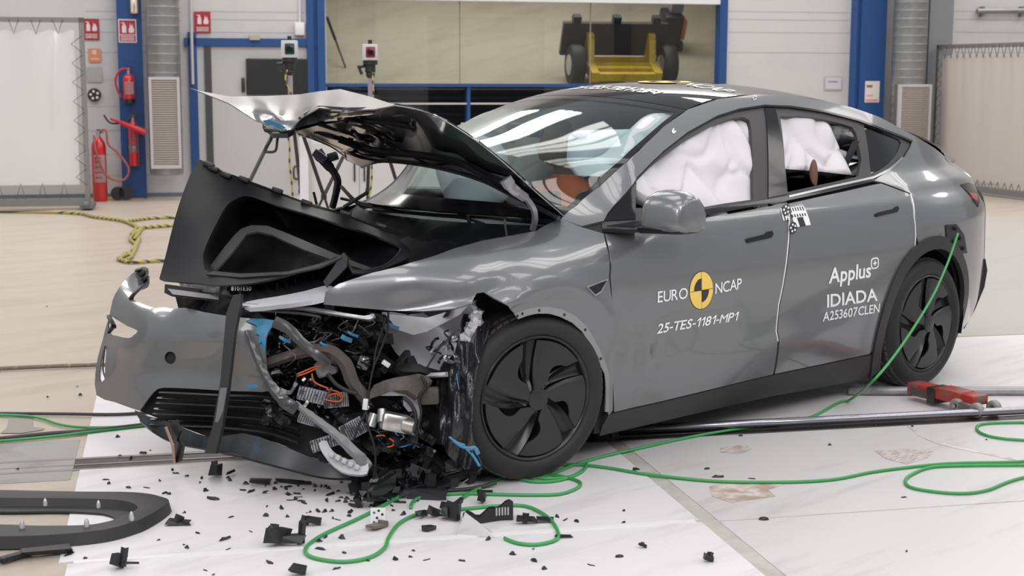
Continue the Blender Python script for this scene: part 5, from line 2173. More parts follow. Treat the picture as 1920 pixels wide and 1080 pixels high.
# intake
grl = sheet('lower_grille', [(262, 770), (283, 738), (306, 724), (364, 726), (424, 730), (505, 730), (560, 760), (640, 800), (690, 850), (676, 884), (600, 862), (520, 830), (456, 812), (398, 822), (339, 800), (300, 786)],
            [(262, 770, 6.52), (306, 726, 6.46), (424, 740, 6.28), (505, 740, 6.2), (690, 850, 6.15), (456, 812, 6.2), (339, 800, 6.35)], M_inner, car, .006, 10, crump=(.01, .05, 0))
for k in range(7):
    y = 736 + k * 10
    strip('grille_slat', [(300 - k * 3, y, 6.36), (364, y + 3, 6.24), (424, y + 6, 6.15), (500, y + 9 + k, 6.08), (560, y + 22 + k * 2, 6.05)], 4.5, M_black if k % 2 else M_clad, grl, .02)
lip = sheet('front_valance', rnd([(252, 769), (275, 780), (309, 788), (339, 801), (398, 821), (456, 812), (521, 832), (603, 866), (672, 890), (668, 900), (603, 897), (521, 876), (440, 851), (416, 848), (330, 831), (288, 810), (264, 790)], 2, (0, 8)),
            [(252, 769, 6.47), (309, 788, 6.30), (398, 821, 6.06), (456, 812, 6.02), (521, 850, 5.98), (603, 880, 5.97), (670, 895, 5.98), (330, 831, 6.22), (288, 805, 6.34)], M_lip, car, .008, 9, crump=(.008, .03, 0))
strip('valance_edge', [(264, 790, 6.38), (288, 810, 6.30), (330, 831, 6.18), (416, 849, 6.0), (521, 876, 5.95), (603, 896, 5.95), (668, 899, 5.96)], 4, M_dark, lip, .02)
vst = sheet('torn_trim_strip', [(437, 553), (452, 551), (450, 571), (440, 622), (427, 733), (416, 801), (404, 850), (383, 850), (398, 801), (413, 716), (424, 588)], [(440, 560, 6.02), (430, 640, 5.98), (420, 740, 5.95), (394, 850, 5.93)], M_clad, car, .02, 7)
sheet('trim_face', [(413, 727), (426, 727), (415, 790), (403, 792)], [(415, 730, 5.94), (409, 790, 5.925)], mat('shiny_grey_plastic', (.16, .16, .17), .2, coat=.5), vst, .004, 6)

# ---- upper crossmember and slam panel
sheet('slam_panel', [(309, 533), (442, 550), (446, 560), (446, 569), (322, 556), (308, 549)], [(309, 540, 6.36), (446, 560, 6.12)], M_dark, car, .05, 8)
sheet('slam_panel_face', [(314, 541), (440, 558), (444, 566), (324, 552)], [(314, 545, 6.34), (446, 562, 6.10)], mat('light_grey_bar', (.36, .36, .38), .35), car, .01, 8)
sheet('crossmember', rnd([(461, 566), (518, 556), (570, 546), (612, 535), (626, 542), (604, 559), (560, 567), (518, 572), (466, 577)], 2), [(461, 570, 6.08), (540, 560, 6.02), (620, 540, 6.0)], M_silv, car, .02, 7)
strip('lamp_bracket', [(452, 572, 6.07), (520, 576, 6.03), (580, 580, 6.0), (640, 590, 5.98), (690, 597, 5.98), (700, 590, 5.99)], [9, 8, 10, 9, 12, 8], M_alu, car, .02)
strip('lamp_bracket', [(470, 580, 6.09), (560, 587, 6.05), (600, 594, 6.03)], 6, M_cg, car, .02)
bay = sheet('bay_inner_liner', [(335, 530), (365, 532), (408, 536), (472, 532), (535, 518), (600, 497), (640, 500), (612, 540), (540, 556), (461, 566), (446, 556), (340, 540)], [(335, 530, 6.5), (472, 540, 6.25), (612, 520, 6.15)], mat('ribbed_black_box', (.014, .014, .017), .5), car, .01, 8, crump=(.006, .12, 1))
for k in range(6):
    strip('rib', [(520 + k * 17, 530 - k * 4, 6.14), (522 + k * 17, 546 - k * 4, 6.13)], 2.5, M_lin, bay, .012)
bmt = text_bm('8101E30', 1.0)
xs = [v.co.x for v in bmt.verts]
for v in bmt.verts:
    v.co = U(433 + v.co.x / max(xs) * 38, 545 - v.co.y * 11 + .4 * math.sin(v.co.x * 9), 6.16)
obj('chalk_mark', bmt, mat('chalk', (.6, .6, .62), .8), bay, 0)

# ---- dark cavity of the crushed corner
rr = random.Random(5)
cav = sheet('crushed_liner', [(500, 600), (560, 585), (640, 590), (720, 590), (800, 600), (880, 600), (905, 640), (880, 760), (850, 850), (780, 900), (690, 890), (640, 830), (560, 790), (505, 740), (500, 680)],
            [(500, 600, 6.55), (700, 600, 6.6), (880, 620, 6.35), (505, 740, 6.45), (690, 880, 6.4), (850, 850, 6.35), (700, 720, 6.6)], M_inner, car, .01, 9, crump=(.03, .09, 1))
inn_ = sheet('inner_wing_panel', rnd([(716, 586), (760, 590), (820, 582), (882, 569), (893, 585), (904, 602), (901, 634), (875, 650), (848, 664), (836, 690), (820, 704), (790, 703), (766, 684), (741, 660), (724, 626)], 2),
             [(716, 586, 6.2), (882, 569, 6.02), (904, 602, 6.0), (790, 703, 6.15), (740, 650, 6.25), (830, 640, 6.12)], M_silv, car, .004, 5, crump=(.010, .045, 0))
sheet('bent_flange', [(722, 588), (800, 596), (868, 575), (880, 570), (862, 590), (800, 622), (775, 628), (745, 618)], [(722, 588, 6.1), (868, 575, 5.98), (775, 628, 6.05)], M_silv, inn_, .005, 6, crump=(.006, .05, 0))
strip('weld_flange', [(884, 566, 5.97), (893, 585, 5.97), (890, 610, 5.96), (880, 630, 5.98), (862, 640, 6.0)], [10, 22, 26, 24, 14], M_silv, inn_, .03, twist=.5)
for k in range(16):
    px, py = rr.uniform(800, 872), rr.uniform(618, 668)
    strip('torn_foil', [(px, py, 6.03), (px + rr.uniform(-14, 14), py + rr.uniform(4, 16), 6.0), (px + rr.uniform(-24, 24), py + rr.uniform(10, 30), 6.04)], rr.choice((3, 5, 8)), rr.choice((M_dark, M_dark, M_alu, M_galv)), inn_, .004, twist=.8)
linr = sheet('wheel_arch_liner', rnd([(872, 588), (905, 600), (918, 602), (908, 640), (893, 690), (886, 740), (884, 800), (893, 850), (905, 880), (880, 884), (850, 864), (828, 830), (824, 760), (836, 720), (845, 690), (858, 640)], 2),
             [(872, 588, 6.02), (918, 602, 5.98), (893, 690, 5.85), (886, 780, 5.82), (905, 880, 5.86), (828, 830, 5.98), (836, 720, 6.05)], mat('crumpled_black_sheet', (.018, .018, .022), .22, coat=.5), car, .006, 5,
             fold=lambda a, b: .020 * math.sin(a * .20 + math.sin(b * .022) * 2.2) + .006 * math.sin(a * .35 + b * .06))
for pts, w2 in (([(842, 819), (856, 829), (872, 835)], 4), ([(850, 826), (868, 838), (884, 840)], 6), ([(876, 842), (890, 840), (897, 852)], 8), ([(884, 850), (892, 862), (899, 874)], 5), ([(866, 834), (880, 848), (890, 858)], 3),
                ([(856, 700), (858, 716), (861, 730)], 2)):
    strip('blue_smear', [(x_, y_, 5.80) for x_, y_ in pts], w2, M_bluep, linr, .004, 4)
# bumper beam foam and felt pieces
strip('absorber', [(500, 682, 6.05), (562, 662, 6.0), (612, 656, 5.97), (646, 680, 5.96), (662, 718, 5.96), (690, 752, 5.98)], [20, 22, 24, 26, 24, 16], M_felt, car, .05)
sheet('felt_pad', rnd([(692, 748), (701, 722), (741, 708), (778, 705), (803, 719), (795, 732), (783, 745), (764, 732), (725, 735)], 2), [(692, 748, 5.95), (741, 708, 5.93), (803, 719, 5.92), (764, 732, 5.92)], M_felt, car, .03, 6, crump=(.008, .08, 0))
sheet('white_bracket', [(697, 742), (725, 735), (764, 730), (776, 736), (774, 742), (730, 742)], [(697, 742, 5.96), (776, 738, 5.94)], mat('pale_plastic', (.6, .58, .62), .4), car, .012, 6)
sheet('white_bracket', [(756, 740), (784, 744), (790, 760), (786, 800), (781, 770), (766, 772), (756, 760)], [(756, 740, 6.02), (786, 800, 6.0)], M_galv, car, .01, 6)
sheet('chrome_bracket', rnd([(508, 702), (535, 700), (556, 700), (552, 716), (544, 732), (530, 728), (512, 718)], 2), [(508, 702, 6.0), (556, 700, 5.97), (530, 728, 5.98)], M_alu, car, .02, 5, crump=(.012, .14, 1))
# translucent torn strips
strip('torn_lamp_strip', [(514, 603, 5.97), (540, 616, 5.94), (562, 638, 5.92), (590, 662, 5.91), (616, 684, 5.93)], [22, 20, 18, 18, 14], M_strip, car, .012)
strip('torn_lamp_strip', [(462, 620, 5.96), (474, 650, 5.93), (490, 690, 5.9), (509, 724, 5.88), (532, 752, 5.87), (556, 768, 5.88)], [10, 14, 16, 20, 24, 20], M_strip, car, .012, twist=.25)
strip('torn_lamp_strip', [(552, 756, 5.9), (582, 778, 5.88), (611, 800, 5.87), (640, 824, 5.86), (676, 860, 5.86), (690, 880, 5.87)], [12, 14, 16, 20, 24, 22], mat('grey_plastic_bracket', (.17, .17, .175), .35), car, .012, twist=.3)
arcb = sheet('curved_bracket', rnd([(597, 832), (612, 826), (618, 838), (632, 852), (656, 862), (676, 858), (690, 868), (688, 888), (668, 890), (640, 884), (614, 862)], 2), [(597, 832, 5.9), (640, 870, 5.86), (688, 880, 5.85)], mat('white_grey_plastic', (.48, .48, .49), .4), car, .02, 6)
for k in range(5):
    gbox('bracket_tooth', 622 + k * 12, 852 + k * 6, 5.85, .02, .02, .03, mat('white_grey_plastic', (.48, .48, .49), .4), arcb, -.5, .004)
# drive unit pieces
cst = gbox('motor_casting', 741, 792, 5.98, .125, .075, .09, M_cast, car, -.22, .016, .3)
bm = B()
lathe(bm, U(768, 799, 5.96), Vector(_rt) * .9 - Vector(_up) * .2 - Vector(_fw) * .4, [(0, -.02), (.034, -.02), (.034, .03), (.024, .034), (0, .034)], 20)
obj('casting_cap', bm, M_cast, cst)
bm = B()
cyl(bm, U(716, 768, 5.97), U(716, 792, 5.95), .018, 12)
cyl(bm, U(702, 776, 5.98), U(694, 800, 5.97), .022, 12)
obj('pipe_stub', bm, M_alu, cst)
for k in range(30):
    gbox('metal_fragment', rr.uniform(560, 800), rr.uniform(690, 850), rr.uniform(5.95, 6.1), rr.uniform(.008, .032), rr.uniform(.006, .02), .015, rr.choice((M_alu, M_cast, M_galv, M_dark, M_strip)), car, rr.uniform(-1, 1), .003, rr.uniform(-.6, .6))
# radiator fins
for px, py, w_, h_, r_ in ((588, 742, .13, .055, -.25), (630, 750, .10, .06, .1), (662, 805, .10, .07, .5), (610, 830, .12, .05, .3), (582, 788, .10, .04, -.3)):
    rad = gbox('radiator', px, py, 6.0, w_, h_, .03, mat('pale_radiator', (.42, .42, .46), .5, dirt=(.05, .05, .06), dscale=25, dlo=.5, dhi=.6), car, r_, .004, .2)
    a, b = Vector(_rt) * math.cos(r_) + Vector(_up) * math.sin(r_), Vector(_up) * math.cos(r_) - Vector(_rt) * math.sin(r_)
    c = U(px, py, 5.975)
    bm = B()
    for k in range(11):
        u_ = -.5 + (k + .5) / 11
        tube(bm, [c + a * u_ * w_ - b * h_ * .45, c + a * (u_ + .03) * w_ + b * h_ * .45], .0022, 4)
    obj('fins', bm, M_dark, rad, 0)
gbox('headlamp_core', 612, 690, 6.1, .09, .07, .07, mat('clear_grey_plastic', (.30, .30, .32), .15, coat=1), car, .3, .015)
gbox('headlamp_core', 682, 680, 6.15, .05, .06, .05, mat('clear_grey_plastic', (.30, .30, .32), .15, coat=1), car, -.3, .012)
gbox('connector_plug', 724, 682, 5.98, .035, .02, .02, M_white_p, car, -.6, .003)
gbox('connector_plug', 685, 758, 5.92, .02, .045, .02, M_white_p, car, -.1, .003)
gbox('spring_block', 806, 742, 6.0, .075, .07, .07, M_felt, car, .05, .01)
strip('subframe_arm', [(770, 660, 6.25), (750, 690, 6.1), (790, 695, 6.05), (830, 706, 6.05)], [22, 24, 18, 14], M_dark, car, .04)
strip('subframe_arm', [(480, 790, 6.3), (560, 800, 6.2), (640, 790, 6.15), (690, 782, 6.1)], [18, 22, 24, 20], M_lin, car, .04)
strip('subframe_arm', [(660, 620, 6.3), (700, 660, 6.25), (740, 690, 6.2), (770, 680, 6.15)], [26, 22, 20, 20], M_lin, car, .04)
strip('bent_rail', [(796, 704, 6.06), (820, 703, 6.0), (836, 702, 5.98)], [9, 9, 9], mat('pale_plastic', (.6, .58, .62), .4), car, .02)
# wiring
for pts in ([(552, 704), (575, 694), (590, 688), (604, 686)], [(556, 706), (578, 698), (594, 690)], [(585, 700), (588, 714), (600, 722), (616, 728)], [(612, 730), (632, 734), (642, 742), (638, 752), (622, 752), (610, 749)], [(640, 744), (630, 738), (615, 742)],
            [(730, 822), (738, 828), (736, 836), (726, 838)], [(705, 818), (716, 816), (722, 818)]):
    wire('orange_cable', [(a, b, 5.97) for a, b in pts], .0035, M_orange, car)
for pts, r_ in (([(728, 585), (726, 620), (712, 660), (700, 690), (692, 730), (686, 770), (672, 800), (662, 828)], .0045), ([(686, 770), (690, 800), (700, 830), (704, 860), (700, 900)], .005), ([(700, 690), (706, 650), (720, 610), (722, 596)], .004),
                ([(790, 705), (798, 725), (786, 745), (790, 775), (784, 800), (790, 815)], .006), ([(614, 700), (630, 720), (650, 732), (670, 738)], .009), ([(756, 745), (772, 760), (780, 785), (776, 812)], .008),
                ([(850, 625), (836, 640), (822, 655), (800, 690)], .004)):
    wire('wiring', [(a, b, 5.93) for a, b in pts], r_, M_wirek if r_ < .008 else M_lin, car)
for k in range(34):
    x, y = rr.uniform(540, 690), rr.uniform(590, 690)
    pts = [(x, y, rr.uniform(6.0, 6.2))]
    for _ in range(4):
        x += rr.uniform(-26, 30)
        y += rr.uniform(-14, 18)
        pts.append((x, y, rr.uniform(5.98, 6.2)))
    wire('wiring', pts, rr.choice((.002, .003, .004)), rr.choice((M_wirek, M_wirek, M_cg, M_lin)), car, 4, 5)
for k in range(14):
    x, y = rr.uniform(690, 750), rr.uniform(800, 840)
    pts = [(x, y, rr.uniform(5.95, 6.1))]
    for _ in range(3):
        x += rr.uniform(-16, 22)
        y += rr.uniform(-8, 20)
        pts.append((x, y, rr.uniform(5.95, 6.1)))
    wire('wiring', pts, .003, rr.choice((M_wirek, M_cg, M_bluep, M_lin)), car, 4, 5)
# broken plastic all through the crushed corner
for k in range(85):
    reg = k % 3
    if reg == 0:
        x, y, d_ = rr.uniform(510, 705), rr.uniform(590, 700), rr.uniform(6.08, 6.35)
    elif reg == 1:
        x, y, d_ = rr.uniform(500, 690), rr.uniform(720, 830), rr.uniform(6.02, 6.25)
    else:
        x, y, d_ = rr.uniform(690, 870), rr.uniform(745, 880), rr.uniform(6.0, 6.3)
    pts = [(x, y, d_)]
    a = rr.uniform(0, 6.28)
    for _ in range(3):
        a += rr.uniform(-.7, .7)
        x += math.cos(a) * rr.uniform(10, 26)
        y += math.sin(a) * rr.uniform(6, 18)
        pts.append((x, y, d_ + rr.uniform(-.05, .05)))
    if max(p[1] for p in pts) > 885:
        continue
    strip('broken_plastic', pts, rr.choice((6, 9, 12, 16, 20)), rr.choice((M_dark, M_black, M_lin, M_clad, M_dark, M_black, M_strip)), car, rr.uniform(.004, .02), 3, twist=rr.uniform(0, 1.0))
for px, py, w_ in ((525, 632, 6), (640, 630, 9), (728, 607, 7), (652, 622, 5), (600, 642, 5)):
    strip('blue_smear', [(px, py, 5.96), (px + 8, py + 5, 5.96), (px + 20, py + 9, 5.97)], w_, M_bluep, car, .004)

# ---------------------------------------------------------------- lettering on the car
def word_bm(s, bold, gap=.085):
    """letters set one after another; the figure one is drawn with its flag"""
    out = bmesh.new()
    x = 0.0
    for ch, nxt in zip(s, s[1:] + ' '):
        if ch == ' ':
            x += .3
            continue
        if ch == '1':
            g = bmesh.new()
            w1 = .10 + bold
            g.faces.new([g.verts.new((p, q, 0)) for p, q in ((.0, .50), (.20, .70), (.20 + w1, .70), (.20 + w1, 0), (.20, 0), (.20, .54), (.05, .41))])
        elif ch == '-':
            g = bmesh.new()
            g.faces.new([g.verts.new((p, q, 0)) for p, q in ((0, .22), (.26, .22), (.26, .32 + bold), (0, .32 + bold))])
        else:
            g = text_bm(ch, 1.0, 0 if ch in 'M' else bold)
            if ch == 'M' and bold:
                g2 = g.copy()
                for v in g2.verts:
                    v.co.x += bold * 2
                m_ = bpy.data.meshes.new('glyph')
                g2.to_mesh(m_)
                g2.free()
                g.from_mesh(m_)
                bpy.data.meshes.remove(m_)
        x0 = min(v.co.x for v in g.verts)
        x1 = max(v.co.x for v in g.verts)
        for v in g.verts:
            v.co.x += x - x0
        x += x1 - x0 + gap * (.25 if 'A' in (ch, nxt) or 'T' in (ch, nxt) else .7 if 'I' not in (ch, nxt) else 1)
        me = bpy.data.meshes.new('glyph')
        g.to_mesh(me)
        g.free()
        out.from_mesh(me)
        bpy.data.meshes.remove(me)
    return out


def decal(s, p0, p1, ptop, m, parent=car, bold=0.0, off=.0022, disp=None, name='lettering'):
    bm = word_bm(s, bold)
    x1 = max(v.co.x for v in bm.verts)
    x0 = min(v.co.x for v in bm.verts)
    bmesh.ops.triangulate(bm, faces=bm.faces)
    bmesh.ops.subdivide_edges(bm, edges=[e for e in bm.edges if e.calc_length() > .25], cuts=2)
    a, b, c = (np.array(SL(*q)) for q in (p0, p1, ptop))
    capH = .70
    for v in bm.verts:
        q = a + (b - a) * (v.co.x - x0) / (x1 - x0) + (c - a) * v.co.y / capH
        v.co = Vector((q[0], -(S(q[0], q[1]) + off + (disp(q[0], q[1]) if disp else 0)), q[1]))
    return obj(name, bm, m, parent, 0)


decal('EURO', (1232.5, 567.3), (1288.5, 559.2), (1233, 546.3), M_decal, fd, .006, disp=dent)
decal('NCAP', (1340.6, 551.2), (1390, 540.6), (1340.8, 531), M_decal, fd, .006, disp=dent)
decal('25-TES-1181-MP1', (1230.6, 625.5), (1381, 601), (1234.5, 607.5), M_decal, fd, .016, disp=dent)
decal('Applus', (1553, 531), (1632, 519), (1554.5, 503), M_decal, rd, .02)
decal('IDIADA', (1550, 576), (1645, 563), (1550, 552.5), M_decal, rd, .02)
decal('A253607CLEN', (1542, 602.5), (1648, 585.2), (1543, 585.5), M_decal, rd, .012)
M_yell = mat('yellow_decal', (.90, .63, .13), .45)
M_kdec = mat('dark_decal', (.03, .03, .035), .45)


def side_poly(name, uv, ctr, eu, ev, m, parent, off, disp=None, th=.0012):
    """flat emblem piece: uv in a unit frame mapped to px by centre and half axes"""
    poly = loop([(ctr[0] + u_ * eu[0] + v_ * ev[0], ctr[1] + u_ * eu[1] + v_ * ev[1]) for u_, v_ in uv])
    return panel(name, poly, m, parent, -1, off, th, .05, disp=disp)


CC, EU, EV = (1314.6, 544.3), (22.6, -3.7), (-.5, -36)
cir = [(math.cos(k * math.pi / 20), math.sin(k * math.pi / 20)) for k in range(40)]
em = side_poly('emblem', cir, CC, EU, EV, M_kdec, fd, .0014, dent)
side_poly('emblem_disc', [(a * .965, b * .965) for a, b in cir], CC, EU, EV, M_yell, em, .0020, dent)
for q in (1, 3):
    side_poly('emblem_quarter', [(0, 0)] + [(.62 * math.cos((q + k / 8) * math.pi / 2), .62 * math.sin((q + k / 8) * math.pi / 2)) for k in range(9)], CC, EU, EV, M_kdec, em, .0026, dent)
for uv in ([(-.965, -.012), (.965, -.012), (.965, .012), (-.965, .012)], [(-.012, -.965), (.012, -.965), (.012, .965), (-.012, .965)]):
    side_poly('emblem_line', uv, CC, EU, EV, M_kdec, em, .0024, dent)
# plus badge
PC, PU, PV = (1640, 493.4), (7.4, -1.3), (0, -10.6)
sq = [(math.copysign(abs(math.cos(k * math.pi / 12)) ** .6, math.cos(k * math.pi / 12)), math.copysign(abs(math.sin(k * math.pi / 12)) ** .6, math.sin(k * math.pi / 12))) for k in range(24)]
bd = side_poly('badge', sq, PC, PU, PV, M_decal, rd, .0016)
side_poly('badge_field', [(a * .76, b * .76) for a, b in sq], PC, PU, PV, M_paint, bd, .0022)
for uv in ([(-.45, -.12), (.45, -.12), (.45, .12), (-.45, .12)], [(-.12, -.45), (.12, -.45), (.12, .45), (-.12, .45)]):
    side_poly('badge_cross', uv, PC, PU, PV, M_decal, bd, .0028)
# calibration sticker and dot targets by the door joint
for base, quad, par in (('front', None, rd),):
    TLc, TRc, BRc, BLc = (1462, 391), (1505.5, 386), (1519, 421.5), (1472, 429)

    def bl(u_, v_):
        t_ = [TLc[i] + (TRc[i] - TLc[i]) * u_ for i in (0, 1)]
        b_ = [BLc[i] + (BRc[i] - BLc[i]) * u_ for i in (0, 1)]
        return (t_[0] + (b_[0] - t_[0]) * v_, t_[1] + (b_[1] - t_[1]) * v_)
    stk = panel('scale_sticker', loop([bl(.36, 0), bl(1, 0), bl(1, 1), bl(.36, 1)]), M_decal, rd, -1, .004, .001, .03)
    for k in range(6):
        u_ = .38 + k * .105
        panel('scale_mark', loop([bl(u_, .02), bl(u_ + .05, .02), bl(u_ + .05, .5), bl(u_, .5)]), M_kdec, stk, -1, .005, .001, .03)
    panel('scale_mark', loop([bl(.56, .54), bl(.80, .54), bl(.80, 1), bl(.56, 1)]), M_kdec, stk, -1, .005, .001, .03)
    st2 = panel('scale_sticker', loop([bl(0, 0), bl(.24, 0), bl(.24, .6), bl(0, .6)]), M_decal, fd, -1, .004, .001, .03)
    for u_ in (.05, .15):
        panel('scale_mark', loop([bl(u_, .0), bl(u_ + .05, 0), bl(u_ + .05, .6), bl(u_, .6)]), M_kdec, st2, -1, .005, .001, .03)


def dots(cx, cy, rx, ry, par, base=True):
    t_ = side_poly('dot_target', [(a, b) for a, b in cir[::2]], (cx, cy), (rx, -rx * .18), (0, -ry), M_kdec, par, .007) if base else par
    for k in range(5):
        a = .5 + k * 2 * math.pi / 5
        side_poly('dot', [(x * .2 + .58 * math.cos(a), y * .2 + .58 * math.sin(a)) for x, y in cir[::4]], (cx, cy), (rx, -rx * .18), (0, -ry), M_decal, t_, .008)


dots(1472, 393, 7.5, 11, fd)
dots(1485, 427, 7.5, 11, rd)
dots(1413, 183, 5, 6.5, fd, False)
side_poly('dot_target', cir[::2], (1263, 245), (4, -1), (0, -5), M_decal, fd, .003)
side_poly('dot', [(0, 0), (1, 0), (.7, .7), (0, 1)], (1263, 245), (4, -1), (0, -5), M_bluep, fd, .004)

# lettering on the roof glass
def roof_uv(px, py):
    """(t, v) on the roof loft in line with that spot of the view"""
    best = None
    for i in range(60):
        for j in range(60):
            t_, v_ = t_head + .02 + (t_r1 - t_head) * .8 * i / 60, -.9 + 1.8 * j / 60
            p = np.array(roof_pt(t_, v_)) - CAM
            dd_ = p @ _fw
            e = (960 + FPX * (p @ _rt) / dd_ - px) ** 2 + 6 * (540 - FPX * (p @ _up) / dd_ - py) ** 2
            if best is None or e < best[0]:
                best = (e, t_, v_)
    return best[1], best[2]


rg = [o for o in COL.objects if o.name.startswith('roof_glass')][0]


def roof_text(s, t0, v0, v1, h, bold):
    bm = word_bm(s, bold)
    x1 = max(v.co.x for v in bm.verts)
    for v in bm.verts:
        t_, vv = t0 + h * v.co.y / .7, v0 + (v1 - v0) * (v.co.x / x1 - .15 * 0)
        v.co = roof_pt(t_, vv) + roof_n(t_, vv) * (.003 if roof_n(t_, vv).z > 0 else -.003)
    return obj('lettering', bm, M_decal, rg, 0)


ra = roof_uv(1070, 167)
rb = roof_uv(1225, 177)
roof_text('25-TES-1181-MP1', ra[0] - .02, ra[1], rb[1], .085, .012)
tc_ = ra[0] + .36
vm = ra[1] + (rb[1] - ra[1]) * .5
bm = B()
vv_ = [bm.verts.new(roof_pt(tc_ + .13 * math.sin(k * math.pi / 16), vm - .22 * math.cos(k * math.pi / 16)) + Vector((0, 0, .004))) for k in range(32)]
bm.faces.new(vv_)
ec = obj('emblem', bm, M_yell, rg, 0)
for q in (0, 2):
    bm = B()
    vv_ = [bm.verts.new(roof_pt(tc_ + .08 * math.sin((q + k / 6) * math.pi / 2), vm - .135 * math.cos((q + k / 6) * math.pi / 2)) + Vector((0, 0, .006))) for k in range(7)]
    vv_.append(bm.verts.new(roof_pt(tc_, vm) + Vector((0, 0, .006))))
    bm.faces.new(vv_)
    obj('emblem_quarter', bm, M_kdec, ec, 0)
roof_text('NCAP', tc_ - .08, vm - .26, vm - .72, .12, .0)
roof_text('EURO', tc_ - .08, vm + .72, vm + .26, .12, .0)
# ---------------------------------------------------------------- crash-test dummy in the front passenger seat
M_skin = mat('brown_dummy_skin', (.22, .10, .075), .5)
M_shirt = mat('orange_shirt_cloth', (.80, .15, .02), .8, bump=.2, bscale=90)
M_trou = mat('dark_trousers', (.05, .05, .06), .8)


def skin_body(name, J, E_, m, parent, root, sub=2):
    me = bpy.data.meshes.new(name)
    ks = list(J)
    me.from_pydata([J[k][0] for k in ks], [(ks.index(a), ks.index(b)) for a, b in E_], [])
    o = bpy.data.objects.new(name, me)
    COL.objects.link(o)
    md = o.modifiers.new('skin', 'SKIN')
    md.use_smooth_shade = True
    for i, k in enumerate(ks):
        r = J[k][1]
        me.skin_vertices[0].data[i].radius = r if isinstance(r, tuple) else (r, r)
        me.skin_vertices[0].data[i].use_root = (k == root)
    s_ = o.modifiers.new('smooth', 'SUBSURF')
    s_.levels = s_.render_levels = sub
    dg = bpy.context.evaluated_depsgraph_get()
    m2 = bpy.data.meshes.new_from_object(o.evaluated_get(dg))
    bpy.data.objects.remove(o)
    bpy.data.meshes.remove(me)
    m2.name = name
    for p in m2.polygons:
        p.use_smooth = True
    return link_mesh(name, m2, m, parent)


DY = .37
dm_ = thing('person', 'seated test dummy with brown face and orange shirt behind the windscreen', 'dummy', (1.45, DY, .55))
J = {'pel': ((1.45, DY, .62), .15), 'ab': ((1.47, DY, .78), .14), 'ch': ((1.47, DY, .95), (.17, .12)), 'nb': ((1.45, DY, 1.08), .07), 'nk': ((1.42, DY, 1.18), .055), 'hd': ((1.39, DY, 1.26), .06)}
E_ = [('pel', 'ab'), ('ab', 'ch'), ('ch', 'nb'), ('nb', 'nk'), ('nk', 'hd')]
for s_, n_ in ((-1, 'l'), (1, 'r')):
    J.update({n_ + 's': ((1.46, DY + s_ * .18, 1.02), .062), n_ + 'e': ((1.34, DY + s_ * .22, .78), .046), n_ + 'w': ((1.14, DY + s_ * .14, .70), .034), n_ + 'p': ((1.06, DY + s_ * .13, .70), .038),
              n_ + 'h': ((1.42, DY + s_ * .10, .60), .085), n_ + 'k': ((1.00, DY + s_ * .12, .66), .065), n_ + 'a': ((.74, DY + s_ * .12, .32), .042), n_ + 't': ((.60, DY + s_ * .12, .30), .035)})
    E_ += [('ch', n_ + 's'), (n_ + 's', n_ + 'e'), (n_ + 'e', n_ + 'w'), (n_ + 'w', n_ + 'p'), ('pel', n_ + 'h'), (n_ + 'h', n_ + 'k'), (n_ + 'k', n_ + 'a'), (n_ + 'a', n_ + 't')]
    for f_ in range(4):
        J[n_ + 'f%d' % f_] = ((.985 + .008 * abs(f_ - 1), DY + s_ * .13 + (f_ - 1.5) * .021, .675), .009)
        E_.append((n_ + 'p', n_ + 'f%d' % f_))
    J[n_ + 'th'] = ((1.04, DY + s_ * .13 - s_ * .05, .685), .010)
    E_.append((n_ + 'p', n_ + 'th'))
bod = skin_body('body', J, E_, M_skin, dm_, 'pel')
bm = B()
# head: stacked cross sections, face towards -x
HC = Vector((1.355, DY, 1.225))
secs = [(-.02, .045, .050, .02), (.0, .062, .056, .0), (.015, .085, .060, -.012), (.035, .094, .066, -.014), (.055, .096, .070, -.012), (.072, .104, .072, -.012), (.085, .112, .073, -.012), (.10, .104, .074, -.004), (.115, .098, .075, .002), (.135, .100, .076, .002), (.16, .100, .077, .004),
        (.185, .096, .074, .006), (.205, .082, .064, .008), (.222, .056, .046, .010), (.232, .02, .018, .010)]
rings = []
for z, rx, ry, ox in secs:
    ring = []
    for k in range(24):
        a = 2 * math.pi * k / 24
        x, y = math.cos(a), math.sin(a)
        px_ = ox + rx * x
        if x < -.8 and .06 < z < .10:       # nose
            px_ -= .022 * (1 - abs(y) / .6) * (1 - abs(z - .078) / .03)
        if x < -.55 and .095 < z < .125 and .15 < abs(y) < .75:   # eye sockets
            px_ += .012
        if x < -.85 and .03 < z < .05:     # mouth line
            px_ += .006
        ring.append(bm.verts.new(HC + Vector((px_, ry * y, z))))
    rings.append(ring)
for a, b in zip(rings, rings[1:]):
    for k in range(24):
        bm.faces.new((a[k], a[(k + 1) % 24], b[(k + 1) % 24], b[k]))
bm.faces.new(rings[0])
bm.faces.new(rings[-1])
for s_ in (-1, 1):
    ball(bm, HC + Vector((.012, s_ * .077, .095)), .03, .6, .25, 1, 2)
hdm = obj('head', bm, mat('dark_brown_head', (.17, .10, .08), .42), bod, 60)
for k in range(4):
    bm = B()
    ball(bm, HC + Vector((-.005 + (k % 2) * .026, -.079, .105 + (k // 2) * .024)), .007, 1, .4, 1, 1)
    obj('marker_dot', bm, M_decal, hdm, 60)
